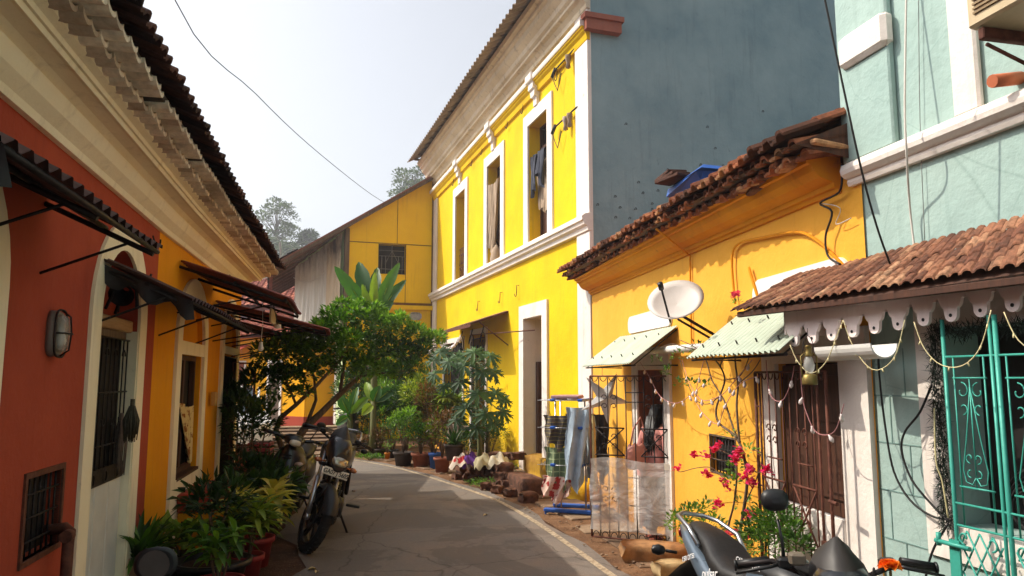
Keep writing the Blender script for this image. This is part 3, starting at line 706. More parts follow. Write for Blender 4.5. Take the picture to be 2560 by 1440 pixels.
BEIGE = simple('beige_cloth', srgb(176, 154, 130), .9, 0, .2, 4, .3); GREYC = simple('slate_cloth', srgb(74, 78, 92), .9, 0, .25, 5, .3)
o = FY.thing('beige_curtain', 'beige sheet hanging out of the middle upper window of the yellow facade', 'curtain', 16.6, -.02, 6.0)
cloth(.44, -.30, 1.55, 20, 18, .06, 5, .12, 0, .05).build('drape', BEIGE, o)
k_ = MB(); k_.lathe([(.02,.0),(.10,-.12),(.14,-.3),(.12,-.45),(.04,-.5)], 12, Matrix.Translation((-.05,-.01,-1.45))); k_.build('gathered_end', BEIGE, o)
o = FY.thing('hanging_trousers', 'slate grey trousers hanging in the nearest upper window of the yellow facade', 'trousers', 13.85, -.02, 5.82)
cloth(.40, -.28, .42, 16, 10, .04, 4, 0, 1).build('waist', GREYC, o)
cloth(.38, .12, .78, 10, 10, .03, 2, .05, 2, y=.02).build('leg', GREYC, o); cloth(.02, -.26, .70, 10, 10, .03, 2, -.03, 0, y=.01).build('leg', GREYC, o)
o = FY.thing('striped_curtain', 'pale striped curtain knotted behind the trousers in the nearest upper window', 'curtain', 13.85, -.14, 5.7)
cloth(.44, -.42, 1.0, 24, 10, .03, 7, 0, .5).build('drape', BEIGE, o)
# lower door
f = MB(); band(f, dY[0], dY[1], dY[2]-.15, dY[3], .25, 0, .04); f.quad((dY[1]-.002, .03, .1), (dY[1]-.002, -.45, .1), (dY[1]-.002, -.45, 2.8), (dY[1]-.002, .03, 2.8)); f.box(dY[0], dY[1], -.45, .03, 2.79, 2.8)
DY_ = f.build('door', WHITE, hy)
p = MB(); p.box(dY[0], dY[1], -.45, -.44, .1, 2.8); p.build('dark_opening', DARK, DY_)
p = MB(); p.bbox(dY[0], dY[1], -.44, -.36, 2.0, 2.8, .01); [p.box(dY[0]+.1, dY[1]-.08, -.36, -.35, z, z+.2) for z in (2.1, 2.45)]; p.build('transom', WOODR, DY_)
p = MB(); p.bbox(dY[1]-.14, dY[1]-.02, -.44, -.2, .1, 2.0, .01); p.bbox(dY[0], dY[0]+.45, -.44, -.40, .15, 2.0, .01); p.build('door_leaf', WOODD, DY_)
# lower left doorway behind the plants
f = MB(); band(f, 17.2, 18.35, 0, 2.7, .12, 0, .03); D3 = f.build('door', WHITE, hy); p = MB(); p.box(17.2, 18.35, -.3, -.29, 0, 2.7); p.build('dark_opening', DARK, D3)
gr = MB()
for i in range(12): gr.tube([(17.22+i*.1, .0, .1), (17.22+i*.1, .0, 2.6)], .008, 5)
for z in (.1, 1.2, 2.1, 2.6): gr.tube([(17.2, 0, z), (18.35, 0, z)], .01, 5)
for i in range(5): cscroll(gr, (17.3+i*.23, 2.3), .28, 0, .007, .01)
gr.build('grille', IRON, D3)
f = MB(); band(f, 19.2, 21.2, .9, 2.6, .12, 0, .03, None, True); W3 = f.build('window', WHITE, hy); p = MB(); p.box(19.2, 21.2, -.2, -.19, .9, 2.6); p.build('dark_opening', DARK, W3)
gr = MB()
for i in range(12): gr.tube([(19.25+i*.17, 0, .9), (19.25+i*.17, 0, 2.6)], .008, 5)
for i in range(5): cscroll(gr, (19.4+i*.4, 2.2), .4, 0, .01, .02); cscroll(gr, (19.5+i*.4, 1.7), .3, 0, .01, .02, -1)
gr.build('grille', IRON, W3)
# steel eave sheet on the roof
ROOFS = simple('weathered_roof_sheet', srgb(150, 132, 112), .7, .2, .4, 3, .2)
e = MB(); corrug(e, (22.95, -3.0, 10.0), (22.95, .80, 8.10), (11.0, -3.0, 9.95), (11.0, .80, 8.0), 62, .025, .004, .5, 4, .012); e.build('corrugated_roof', ROOFS, hy)
e = MB()
for i in range(22): e.bbox(11.6+i*.53, 11.68+i*.53, -.3, .62, 8.14, 8.19, .004)
e.build('rafter_ends', WOODG, hy)
# hooks and brackets on the facade
def hook(fr, S, z, lab, size=.12, mat=IRON, cat='hook'):
    o = MB(); o.tube([(0, 0, size*.9), (0, .05, size*.9), (0, .055, 0)], .008, 6); o.tube([(size*.35*(cos(a)-1)*-1-.0, .055, -size*.35*sin(a)) for a in [pi*i/8 for i in range(9)]], .008, 6)
    return solo(o, 'wall_hook', mat, lab, cat, fr.w(S, 0, z), fr.rz)
hl = [((1200, 770), 'rusty iron hook furthest left above the lower awning'), ((1256, 750), 'rusty iron hook in the middle of the three above the lower awning'), ((1298, 733), 'rusty iron hook just left of the tall lower door')]
for p, lab in hl: s_, z_ = FY.px(*p); hook(FY, s_, z_, lab, .17)
for p, lab in [((1131, 458), 'small hook under the ledge, furthest along the yellow facade'), ((1177, 408), 'small hook under the ledge right of the first upper window'), ((1202, 379), 'small hook under the ledge left of the middle upper window'), ((1265, 312), 'small hook under the ledge right of the middle upper window'), ((1304, 274), 'small hook under the ledge left of the nearest upper window'), ((1389, 190), 'small hook under the ledge nearest the white corner')]:
    s_, z_ = FY.px(*p, .08); hook(FY, s_, z_, lab, .16)
def wall_bracket(S, z, lab, L1=.75, bulbs=0):
    o = FY.thing('wall_bracket', lab, 'bracket', S, 0, z)
    a = MB(); a.tube([(0, 0, 0), (0, .03, 0), (.08, .05, 0), (L1, .09, -.06)], .014, 6); a.tube([(0, .02, 0), (-.02, .02, -.35)], .01, 5); a.build('arm', IRON, o)
    for i in range(bulbs):
        q = MB(); q.lathe([(0, 0), (.05, -.01), (.055, -.06), (.03, -.14), (.045, -.22), (0, -.25)], 8, Matrix.Translation((.25+.17*i, .09, -.03))); q.build('insulator', WHITE if i % 2 else CONCR, o)
    q = MB(); q.tube([(L1, .09, -.06), (L1+.05, .1, -.18), (L1-.02, .1, -.3), (L1-.1, .08, -.45), (L1-.25, .07, -.2)], .008, 5); q.tube([(L1-.02, .08, -.02), (L1+.1, .1, -.14)], .03, 8); q.build('loose_wire', CABLE, o)
s_, z_ = FY.px(1448, 118); wall_bracket(s_, z_, 'black iron bracket near the top of the white corner pilaster', .85, 1)
s_, z_ = FY.px(1452, 266); wall_bracket(s_, z_, 'black iron bracket with two old insulators by the nearest upper window', .9, 2)
# lower awning
aw = FY.thing('rusty_awning', 'rusty edged sheet awning over the grille door behind the papaya', 'awning')
a = MB(); corrug(a, (19.6, 0, 3.0), (19.6, .8, 2.72), (15.6, 0, 3.04), (15.6, .8, 2.78), 26, .018, .004); a.build('sheet', simple('rusted_sheet', srgb(150, 120, 92), .75, .2, .5, 3), aw)
a = MB(); a.tube([(15.62,0,3.02),(15.62,.8,2.75)], .015, 6); a.tube([(19.5,0,3.0),(19.5,.8,2.7)], .015, 6); a.tube([(15.62,.78,2.75),(19.5,.78,2.7)], .015, 6); a.tube([(15.62,0,2.35),(15.62,.6,2.8)], .012, 6); a.box(15.6,19.6,.79,.80,2.7,2.76)
a.build('frame', RUST, aw)
for i in range(3):
    a = MB(); x = 16.4+i*.9
    a.tube(spiral((x, .3, 2.45), XA, ZA, .25, .05, 0, 7, 22), .012, 6); a.tube([(x+.25,.3,2.45),(x+.3,.2,2.8)], .012, 5); a.build('scroll_bracket', IRON, aw)
ln = MB(); P_ = []
rod = MB(); rod.tube([FY.w(13.95,.05,2.55)-FY.w(0,0,0), FY.w(16.6,.5,2.6)-FY.w(0,0,0)], .012, 6); tag(rod.build('wall_rod', RUST, None, None, FY.w(0,0,0)), 'thin rusty rod sticking out of the yellow wall beside the awning', 'rod')
# ================================================================ second yellow house (boarded gable)
FB = Fr((-2.29, 21.56), (-1, -.33)); h2 = FB.thing('boarded_house', 'deep yellow boarded gable house with a long sloping roof behind the banana plant', 'house')
zr = lambda s: 7.62-.655*s
wb = MB(); wall(wb, .0, 2.52, 0, 3.78, [(.5, 1.9, .0, 2.4, .1, None)]); wall(wb, 0, 2.52, 3.86, 6.0, [(.87, 1.62, 4.70, 5.52, .1, None)], zt=zr)
wb.box(0, 2.52, -.3, -.05, 3.7, 3.9); wb.box(.5, 1.9, -.1, -.09, 0, 2.4); wb.box(0, 2.52, 0, .09, 3.66, 3.78); wb.build('board_wall', YEL2, h2)
sm = MB(); sm.box(0, 2.52, .001, .008, 5.555, 5.58); sm.box(1.10, 1.115, .001, .007, 5.58, 6.9); sm.box(.84, .855, .001, .007, 3.86, 5.555); sm.box(0, .09, .001, .02, 0, 7.5); sm.box(0,2.52,-.001,.01,3.785,3.86); sm.build('board_seams', simple('seam_brown', srgb(120, 84, 20), .9, 0, .5, 6), h2)  # dark brown strips along the board joints
wn = MB(); band(wn, .87, 1.62, 4.70, 5.52, .02, -.02, .012, None, True); w_ = wn.build('window', IRON, h2)
q = MB(); q.box(.87, 1.62, -.1, -.09, 4.7, 5.52); q.build('dark_opening', DARK, w_)
gr = MB()
for x in (.95, 1.06, 1.25, 1.43, 1.54): gr.tube([(x, .0, 4.7), (x, 0, 5.2 if x != 1.25 else 5.52)], .008, 4)
for z in (4.82, 5.2, 5.36): gr.tube([(.87, 0, z), (1.62, 0, z)], .008, 4)
gr.tube([(1.06, 0, 5.0), (1.25, 0, 5.36), (1.43, 0, 5.0)], .01, 4); gr.build('grille', GREY, w_)
rf = MB(); rl = 8.8
def rp(s, y, dz=0): return (s, y, zr(s)+.12+dz)
rf.add([rp(-.1,.28),rp(4.6,.28),rp(4.6,-rl),rp(-.1,-rl),rp(-.1,.28,-.05),rp(4.6,.28,-.05),rp(4.6,-rl,-.05),rp(-.1,-rl,-.05)], [(0,1,2,3),(4,7,6,5),(0,4,5,1),(1,5,6,2),(2,6,7,3),(3,7,4,0)])
rf.build('roof', simple('old_red_sheet', srgb(132, 84, 72), .8, 0, .4, 3), h2)
tt = MB(); tiles(tt, -rl, .28, 4.62, 4.72, 3.9, 5.19, 3, .13, h=.03)
M_ = Matrix(((0, -1, 0, 0), (1, 0, 0, 0), (0, 0, 1, 0), (0, 0, 0, 1)))
tt.v = [(v[1], v[0], v[2]) for v in tt.v]; tt.build('eave_tiles', TILED, h2)
tr = MB()
tr.add([(0,.26,zr(0)-.02),(4.5,.26,zr(4.5)-.02),(4.5,.26,zr(4.5)+.08),(0,.26,zr(0)+.08),(0,.22,zr(0)-.02),(4.5,.22,zr(4.5)-.02),(4.5,.22,zr(4.5)+.08),(0,.22,zr(0)+.08)], [(0,1,2,3),(4,7,6,5),(0,4,5,1),(3,2,6,7),(0,3,7,4),(1,5,6,2)])
for i in range(12): s_ = 2.6+i*.17; tr.box(s_, s_+.05, -rl, .2, zr(s_)+.0, zr(s_)+.05) if False else None
tr.build('barge_board', WOODG, h2); tr = MB()
for i in range(10): tr.add([rp(2.45,-i*.9+.1,-.13),rp(4.5,-i*.9+.1,-.13),rp(4.5,-i*.9+.02,-.13),rp(2.45,-i*.9+.02,-.13),rp(2.45,-i*.9+.1,-.05),rp(4.5,-i*.9+.1,-.05),rp(4.5,-i*.9+.02,-.05),rp(2.45,-i*.9+.02,-.05)], [(0,3,2,1),(0,1,5,4),(2,3,7,6),(1,2,6,5)])
tr.build('rafters', WOODG, h2)
pc = FB.w(2.52, 0); FT = Fr((pc.x, pc.y), (-.9, .75)); FU = Fr((pc.x, pc.y), (-.45, 1))
def roofz(p):   # height of the roof above a world point
    q = (p.x-FB.o[0])*FB.d[0]+(p.y-FB.o[1])*FB.d[1]; return zr(q)
sw = MB(); L_ = 2.4; n = 6
for i in range(n):
    a, b_ = L_*i/n, L_*(i+1)/n; sw.quad((a,0,2.95),(b_,0,2.95),(b_,0,roofz(FT.w(b_))),(a,0,roofz(FT.w(a))))
ts = FT.thing('side_wall_tmp', 'x', 'x'); bpy.data.objects.remove(ts)
M2 = Matrix.Rotation(-FB.rz, 4, 'Z') @ Matrix.Translation(-Vector(FB.w(0))) @ Matrix.Translation(FT.w(0)) @ Matrix.Rotation(FT.rz, 4, 'Z')
sw.quad((2.4,0,2.95),(2.4,-3,2.95),(2.4,-3,4.6),(2.4,0,4.6)); sw.xf(M2); M2 = Matrix.Rotation(-FB.rz, 4, 'Z') @ Matrix.Translation(-Vector(FB.w(0))) @ Matrix.Translation(FU.w(0)) @ Matrix.Rotation(FU.rz, 4, 'Z')
u0 = len(sw.v); sw.quad((0,0,0),(1.25,0,0),(1.25,0,3),(0,0,3)); sw.quad((1.25,0,0),(1.25,-4,0),(1.25,-4,3),(1.25,0,3)); sw.xf(M2, u0); sw.build('side_wall', PGREEN, h2)
qn = MB()
for k in range(8): qn.bbox(1.02-.06*(k%2), 1.27, -.1, .03, k*.37, k*.37+.34, .02)
qn.bbox(-.05, 1.27, 0, .035, 0, .34, .02); qn.xf(M2); qn.build('quoin_stones', WHITE, h2)
po = MB(); po.bbox(-.05, .1, -.05, .08, 2.9, 5.95, .01); po.xf(M2); po.build('corner_post', WOODG, h2)
# stained tarpaulin hung along the upper side
tp = FT.thing('tarpaulin', 'grimy grey and beige tarpaulin hung under the sloping roof', 'tarpaulin')
c = MB(); rings = []
for j in range(15):
    v = j/14; row = []
    for i in range(61):
        x = .12+2.3*i/60; zt_ = roofz(FT.w(x))-.12; zz = zt_+(2.7-zt_)*v
        row.append((x, .10+.035*(.4+.6*v)*sin(i*1.25+.5*sin(v*5))+.03*sin(i*.37+4*v)+.04*v*sin(i*.2), zz))
    rings.append(row)
c.loft(rings, closed=False, cap=False)
m_, nt, b = newmat('grimy_tarp', .85); tc = N(nt, 'ShaderNodeTexCoord').outputs['Object']
sx = N(nt, 'ShaderNodeSeparateXYZ'); nt.links.new(tc, sx.inputs[0])
cc = mixc(nt, ramp(nt, noise(nt, mapping(nt, tc, (5, 5, .3)), 2, 6, .6), [(.35, BLK), (.7, WHT)]), srgb(240, 232, 216), srgb(206, 192, 170))
mr = N(nt, 'ShaderNodeMapRange', i_1=.75, i_2=.82); nt.links.new(sx.outputs[0], mr.inputs[0]); cc = mixc(nt, mr.outputs[0], mixc(nt, .5, cc, srgb(206, 170, 120)), mixc(nt, .35, cc, srgb(190, 190, 190)))
mz = N(nt, 'ShaderNodeMapRange', i_1=4.3, i_2=5.4); nt.links.new(sx.outputs[2], mz.inputs[0]); gm = N(nt, 'ShaderNodeMath', operation='MULTIPLY'); nt.links.new(mz.outputs[0], gm.inputs[0]); nt.links.new(noise(nt, mapping(nt, tc, (4, 4, 1)), 1.6, 6, .7), gm.inputs[1]); cc = mixc(nt, ramp(nt, gm.outputs[0], [(.2, BLK), (.6, WHT)]), cc, srgb(84, 74, 68))
nt.links.new(cc, b.inputs['Base Color']); c.build('sheet', m_, tp)
rp_ = MB(); rp_.tube([(x, .2, 4.7-.2*sin((x-.8)/1.5*pi)) for x in [.8+.15*k for k in range(11)]], .012, 5); rp_.build('rope', CABW, tp)
# ================================================================ far houses at the end of the lane
def far_house(name, lab, x0, y0, d, L_, hgt, mat, plinth=None, roofm=TILER, dep=4, z0=0, rh=1.0):
    fr = Fr((x0, y0), d); o = fr.thing(name, lab, 'house', 0, 0, z0)
    w_ = MB(); w_.box(0, L_, -dep, 0, 0, hgt); w_.build('wall', mat, o)
    if plinth: q = MB(); q.box(-.02, L_+.02, -dep, .03, 0, .42); q.build('plinth', plinth, o)
    r = MB(); tiles(r, -.3, L_+.3, .35, hgt-.05, -dep/2, hgt+rh, 10, .24, h=.05); r.add([(-.3,.3,hgt-.1),(L_+.3,.3,hgt-.1),(L_+.3,-dep/2,hgt+rh-.05),(-.3,-dep/2,hgt+rh-.05),(L_+.3,-dep-.3,hgt-.1),(-.3,-dep-.3,hgt-.1)], [(0,1,2,3),(3,2,4,5)])
    r.add([(0,0,hgt-.1),(0,-dep,hgt-.1),(0,-dep/2,hgt+rh-.1)], [(0,1,2)]); r.add([(L_,0,hgt-.1),(L_,-dep,hgt-.1),(L_,-dep/2,hgt+rh-.1)], [(0,1,2)])
    r.build('tiled_roof', roofm, o); return fr, o
OYEL = plaster('warm_yellow_plaster', srgb(244, 180, 20), srgb(236, 168, 14), dirt=srgb(170, 120, 40), bmp=.2)
REDO = plaster('red_plinth', srgb(176, 76, 56), srgb(160, 66, 50), dirt=srgb(100, 50, 40), bmp=.2)
cx, cy = -6.1, 22.0
f1, o1 = far_house('corner_house', 'warm yellow house with a red plinth at the end of the lane', cx, cy, (-.8, .6), 4.8, 2.9, OYEL, REDO, z0=.15)
# note frame d points away to the left; its outward side is y>0 towards the camera
q = MB(); q.box(1.1, 1.85, 0, .03, .05, 2.1); dd = q.build('door', WHITEC, o1); q = MB(); q.box(1.2, 1.75, .03, .035, .05, 2.0); q.build('door_leaf', WOODG, dd)
q = MB(); q.box(3.0, 3.9, 0, .02, 1.0, 2.1); dd = q.build('window', WHITEC, o1)
q = MB(); q.box(3.1, 3.8, .02, .03, 1.1, 2.0); q.build('shutter', WOODR, dd)
q = MB(); corrug(q, (2.8,0,2.6),(2.8,.7,2.3),(4.2,0,2.6),(4.2,.7,2.3), 8, .02); q.build('awning', REDO, o1)
f2 = Fr((cx+3.2, cy+1.2), (-3.2, -1.2)); o2 = f2.thing('shaded_wing', 'shaded yellow wing of the corner house with dark red plinth', 'house', 0, 0, .15)
q = MB(); q.box(0, hypot(3.2, 1.2)-.03, -3, 0, 0, 2.85); q.build('wall', OYEL, o2); q = MB(); q.box(0, hypot(3.2,1.2)-.03, 0, .03, 0, .42); q.build('plinth', REDO, o2)
f3, o3 = far_house('lane_house', 'pale lilac house with red tiled roof seen between the two eaves', -9.2, 30, (-1, -.1), 6, 4.6, plaster('lilac_plaster', srgb(206, 204, 220), srgb(190, 188, 206), bmp=.1), None, TILER, 5, 0, 1.4)
f4, o4 = far_house('low_house', 'low white house with brownish tile roof beyond the lane', -9.4, 26.0, (-1, .1), 5.5, 2.9, WHITEC, None, TILER, 4, 0, .9)
# ================================================================ orange house on the right
ho = FO.thing('orange_house', 'low orange yellow house with moulded cornice and ragged clay tile eave', 'house')
d1 = (7.82, 8.72, .04, 1.79); d2 = (4.60, 5.40, .05, 1.80); w1 = (6.17, 6.68, .90, 1.20)
wo = MB(); wall(wo, 4.30, 10.92, 0, 3.0, [(*d1, .6, None), (*d2, .06, None), (*w1, .07, None)])
wo.box(4.4, 10.9, -4.5, -.62, 0, 3.1); wo.quad((10.92,0,0),(10.92,-.4,0),(10.92,-.4,3),(10.92,0,3)); wo.build('wall', ORA, ho); jl = MB(); jl.box(8.70, 8.72, -.6, .01, .04, 1.79); jl.build('door_jamb', WOODO, ho)
co = MB(); pf = [(0,2.86),(.02,2.86),(.03,2.885),(.05,2.89),(.055,2.92),(.09,2.93),(.14,2.95),(.18,2.99),(.20,3.03),(.225,3.035),(.23,3.06),(.26,3.07),(.265,3.09),(0,3.12)]
co.sweep(pf, 4.5, 10.94, (-.02, .05), n=6)
for s_, e_ in ((4.5, -.02), (10.94, .05)): co.add([(s_, y, z+e_) for y, z in pf], [tuple(range(len(pf)))])
co.build('cornice', ORC, ho)
te = MB(); dz_ = (-.10, .06)
for (y0, z0, y1, z1, rr) in ((.30, 3.085, .0, 3.16, 1), (.37, 3.135, .0, 3.23, 1), (.44, 3.19, -3.2, 4.75, 14)):
    tiles(te, 4.35, 11.25, y0, z0, y1, z1, rr, .17, dz_, .010, .045, 1.2, .018)
te.build('tiled_roof', TILE, ho)
rb = MB()
rb.add([(4.35,.38,3.08),(11.2,.38,3.22),(11.2,-3.2,4.82),(4.35,-3.2,4.60),(4.35,.0,3.06),(11.2,.0,3.18)], [(0,1,2,3),(0,4,5,1)]); rb.add([(4.35,.38,3.08),(4.35,-3.2,4.60),(4.35,-3.2,3.0),(4.35,0,3.0)], [(0,1,2,3)])
rb.build('roof_bed', WOODD, ho)
rm = MB()
for k in range(26):
    x = R.uniform(4.34, 5.3); z = 3.04+R.uniform(0, .08); rm.bbox(0, R.uniform(.1, .25), -.1, R.uniform(.2, .36), 0, .035, .01, R.random(), Matrix.Translation((x, 0, z)) @ Euler((R.uniform(-.25,.1), R.uniform(-.15,.15), R.uniform(-.3,.3))).to_matrix().to_4x4())
rm.build('broken_tile_rubble', TILE, ho)
for (dd, nm) in ((d1, 'far'), (d2, 'near')):
    f = MB(); band(f, dd[0], dd[1], 0, dd[3], .20 if nm == 'far' else .20, 0, .03); (nm == 'near') and f.box(4.31, 4.40, 0, .03, 0, 2.0); D_ = f.build('door', WHITE, ho)
    if nm == 'far':
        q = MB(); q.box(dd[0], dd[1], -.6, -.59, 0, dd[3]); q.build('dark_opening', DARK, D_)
        q = MB(); q.bbox(dd[0]+.40, dd[1], -.50, -.46, .02, dd[3]-.01, .008); q.box(dd[0]+.5, dd[1]-.08, -.46, -.455, .2, .8); q.box(dd[0]+.5, dd[1]-.08, -.46, -.455, .95, 1.6); q.build('door_leaf', WOODO, D_)
    else:
        q = MB(); q.box(dd[0], dd[1], -.06, -.055, 0, dd[3]); q.build('dark_opening', DARK, D_)
        q = MB(); q.bbox(dd[0]+.01, dd[0]+.40, -.05, -.01, .02, dd[3]-.01, .008); q.bbox(dd[0]+.05, dd[0]+.35, -.01, .0, .95, 1.35, .006); q.bbox(dd[0]+.05, dd[0]+.35, -.01, .0, 1.42, 1.72, .006); q.bbox(dd[0]+.42, dd[1]-.01, -.05, -.02, .02, dd[3]-.01, .008); q.build('door_leaf', WOODD, D_)
        q = MB(); q.bbox(dd[0]+.02, dd[1]-.02, .0, .03, .02, .86, .01); q.build('half_door', WHITE, D_)
f = MB(); band(f, w1[0], w1[1], w1[2], w1[3], .015, -.03, .006, None, True); V_ = f.build('window', WOODG, ho)
q = MB(); q.box(w1[0], w1[1], -.07, -.06, w1[2], w1[3]); q.build('dark_opening', DARK, V_)
gr = MB()
for k in range(8): x = w1[0]+.03+k*.064; gr.tube([(x, -.015, w1[2]), (x, -.015, w1[3])], .005, 5)
for z in (1.0, 1.1): gr.tube([(w1[0], -.01, z), (w1[1], -.01, z)], .005, 5)
gr.build('grille', IRON, V_)
def signplate(sa, sb, za, zb, lab, M=None):
    r = (zb-za)/2*.9; n = 8; poly = []
    for cx_, cz_, a0 in ((sb-r, zb-r, 0), (sa+r, zb-r, pi/2), (sa+r, za+r, pi), (sb-r, za+r, 3*pi/2)):
        for k in range(n+1): a = a0+pi/2*k/n; poly.append((cx_+r*cos(a)-sa, cz_+r*sin(a)-za))
    o = MB(); o.prism(poly, 0, .022); return solo(o, 'plaster_plaque', WHITEC, lab, 'plaque', FO.w(sa, 0, za), FO.rz)
signplate(7.55, 9.05, 2.23, 2.43, 'blank white rounded plaster plaque behind the dish antenna')
signplate(4.45, 5.72, 2.18, 2.44, 'blank white rounded plaster plaque above the small tiled porch')
# ================================================================ green house on the right
hg = FG.thing('green_house', 'pale blue green house with white bands and a teal grille opening', 'house')
go = (2.2, 3.86, .98, 1.95)
wg = MB(); wall(wg, -3, 4.50, 0, 9, [(*go, .22, None)], step=1); wg.box(-3, 4.48, -5, -.4, 0, 9); wg.quad((4.5,0,0),(4.5,-.4,0),(4.5,-.4,9),(4.5,0,9)); wg.box(4.495,4.5,-1.2,0,0,9); wg.build('wall', GREEN, hg)
q = MB(); q.bbox(4.06, 4.49, 0, .045, 2.98, 9, .01); q.build('pilaster', GREEN, hg)
q = MB(); vs = []
q.bbox(4.04, 4.44, 0, .085, 3.55, 3.75, .025); q.build('pilaster_block', WHITE, hg)
q = MB(); q.bbox(3.50, 3.66, 0, .04, 2.98, 9, .012); q.build('window_band', WHITE, hg)
q = MB(); q.sweep([(0,2.84),(.035,2.84),(.045,2.86),(.04,2.88),(.06,2.885),(.085,2.905),(.09,2.93),(.08,2.96),(.04,2.985),(0,2.985)], -3, 4.46, n=8); q.add([(4.46,y,z) for y,z in [(0,2.84),(.035,2.84),(.04,2.88),(.085,2.905),(.09,2.93),(.08,2.96),(0,2.985)]], [tuple(range(7))]); q.build('belt_course', WHITE, hg)
q = MB(); band(q, go[0], go[1], go[2], go[3], .17, 0, .02, None, True); O_ = q.build('window', WHITE, hg)
q = MB(); q.box(go[0], go[1], -.22, -.21, go[2], go[3]); q.build('dark_opening', DARK, O_)
# plank joints scored in the lower wall
bl = MB()
for r_ in range(6):
    z = .30+r_*.26
    if z > 1.95: break
    bl.box(4.04, 4.40, 0, .0035, z, z+.006)
for (x, z) in ((4.2, .56), (4.3, .82), (4.13, 1.08), (4.26, 1.34), (4.14, 1.6)): bl.box(x, x+.006, 0, .0035, z, z+.26)
bl.build('scored_joints', simple('joint_grey', srgb(122, 152, 146), .9), hg)
# ================================================================ foliage tools
def leaf(mb, p, d, L_, w, t=.5, nrm=None, fold=.25, droop=.2, seg=2):
    """one leaf: folded along its midrib, drooping towards the tip"""
    d = Vector(d).normalized(); p = Vector(p)
    u = Vector(nrm) if nrm is not None else Vector((R.uniform(-.5,.5), R.uniform(-.5,.5), 1))
    s_ = d.cross(u)
    if s_.length < 1e-3: s_ = d.orthogonal()
    s_.normalize(); u = s_.cross(d).normalized(); vs = []; q = p.copy(); dd = d.copy()
    prof = {1: [0, 0], 2: [.15, 1, .0], 3: [.12, .9, .8, 0], 4: [.1, .75, 1, .7, 0], 6: [.08, .6, .95, 1, .85, .5, 0]}[seg]
    for i in range(seg+1):
        hw = w/2*prof[i]; vs += [q-s_*hw+u*hw*fold*2, q, q+s_*hw+u*hw*fold*2]
        q = q+dd*(L_/seg); dd = (dd-Vector((0, 0, droop*1.0/seg*1.6))).normalized()
    fs = []
    for i in range(seg):
        a = i*3; fs += [(a, a+1, a+4, a+3), (a+1, a+2, a+5, a+4)]
    mb.add(vs, fs, t, seg > 2)
def rdir(zmin=-1, zmax=1):
    z = R.uniform(zmin, zmax); a = R.uniform(0, 2*pi); r = sqrt(max(0, 1-z*z)); return Vector((r*cos(a), r*sin(a), z))
def tint_at(p, ph=0):
    return max(0, min(1, .45+.28*sin(p.x*5+ph)*cos(p.y*4+1)+.2*sin(p.z*6+p.x*3)+R.uniform(-.25, .3)))
def clump(mb, c, rad, n, L_, w, ph=0, up=.2, seg=2, droop=.25, tb=0.0):
    for _ in range(n):
        d = rdir(-.5, 1); p = Vector(c)+Vector((d.x*rad[0], d.y*rad[1], d.z*rad[2]))*R.uniform(.35, 1)**.5
        ld = (d+Vector((R.uniform(-.6,.6), R.uniform(-.6,.6), up+R.uniform(-.5,.4)))).normalized()
        leaf(mb, p, ld, L_*R.uniform(.7, 1.25), w*R.uniform(.75, 1.2), max(0, min(1, tint_at(p, ph)+tb)), None, .2, droop, seg)
def rosette(mb, c, n, L_, w, el0=.2, el1=1.2, t0=.3, t1=.8, droop=.5, seg=4, fold=.3):
    for i in range(n):
        a = 2.4*i+R.uniform(-.2,.2); e = el0+(el1-el0)*(i/n)+R.uniform(-.1,.1)
        leaf(mb, c, (cos(a)*cos(e), sin(a)*cos(e), sin(e)), L_*R.uniform(.75,1.1), w*R.uniform(.8,1.1), R.uniform(t0,t1), (0,0,1), fold, droop, seg)
def branchy(mb, pts, r0, r1, n=6):
    m_ = len(pts); mb.tube(pts, [r0+(r1-r0)*i/(m_-1) for i in range(m_)], n)
def pot(mb, r=.14, h=.26, rim=.02, sides=18, taper=.75):
    mb.lathe([(0, .0), (r*taper, 0), (r*.95, h*.82), (r*1.08, h*.83), (r*1.1, h), (r*.97, h), (r*.93, h*.86), (0, h*.86)], sides)
def soil(par, r, z): q = MB(); q.lathe([(0, z+.012), (r*.5, z+.01), (r, z)], 12); q.jitter(.004); q.build('soil', SOIL, par)
# ================================================================ iron gates, awnings and fittings on the right
# opened gate leaf in front of the far door of the orange house
ga, gb = Vector((*gnd(1480, 1338, .07), 0)), Vector((*gnd(1690, 1358, .07), 0))
gd = (ga-gb); gL = gd.length; FGt = Fr((gb.x, gb.y), (gd.x, gd.y))
if FGt.n[1] > 0: pass
gt = FGt.thing('iron_gate', 'open rusty wrought iron gate with a clear plastic sheet tied on its lower half', 'gate')
S_ = -1 if FGt.n[1] > 0 else 1      # side of the leaf that faces the camera
H = 1.72; fr_ = MB()
for x in (0, gL): fr_.tube([(x, 0, .06), (x, 0, H)], .011, 6)
for z in (.06, H): fr_.tube([(0, 0, z), (gL, 0, z)], .010, 6)
fr_.build('frame', RUST, gt)
br = MB()
for k, x in enumerate([gL*i/9 for i in range(1, 9)]):
    segs = [(.06, .98), (1.16, H)] if k in (1, 2, 6, 7) else [(.06, H)]
    if k in (3, 4, 5): segs = [(.06, H)]
    for a, b_ in segs: br.tube([(x, 0, a), (x, 0, b_)], .0065, 5)
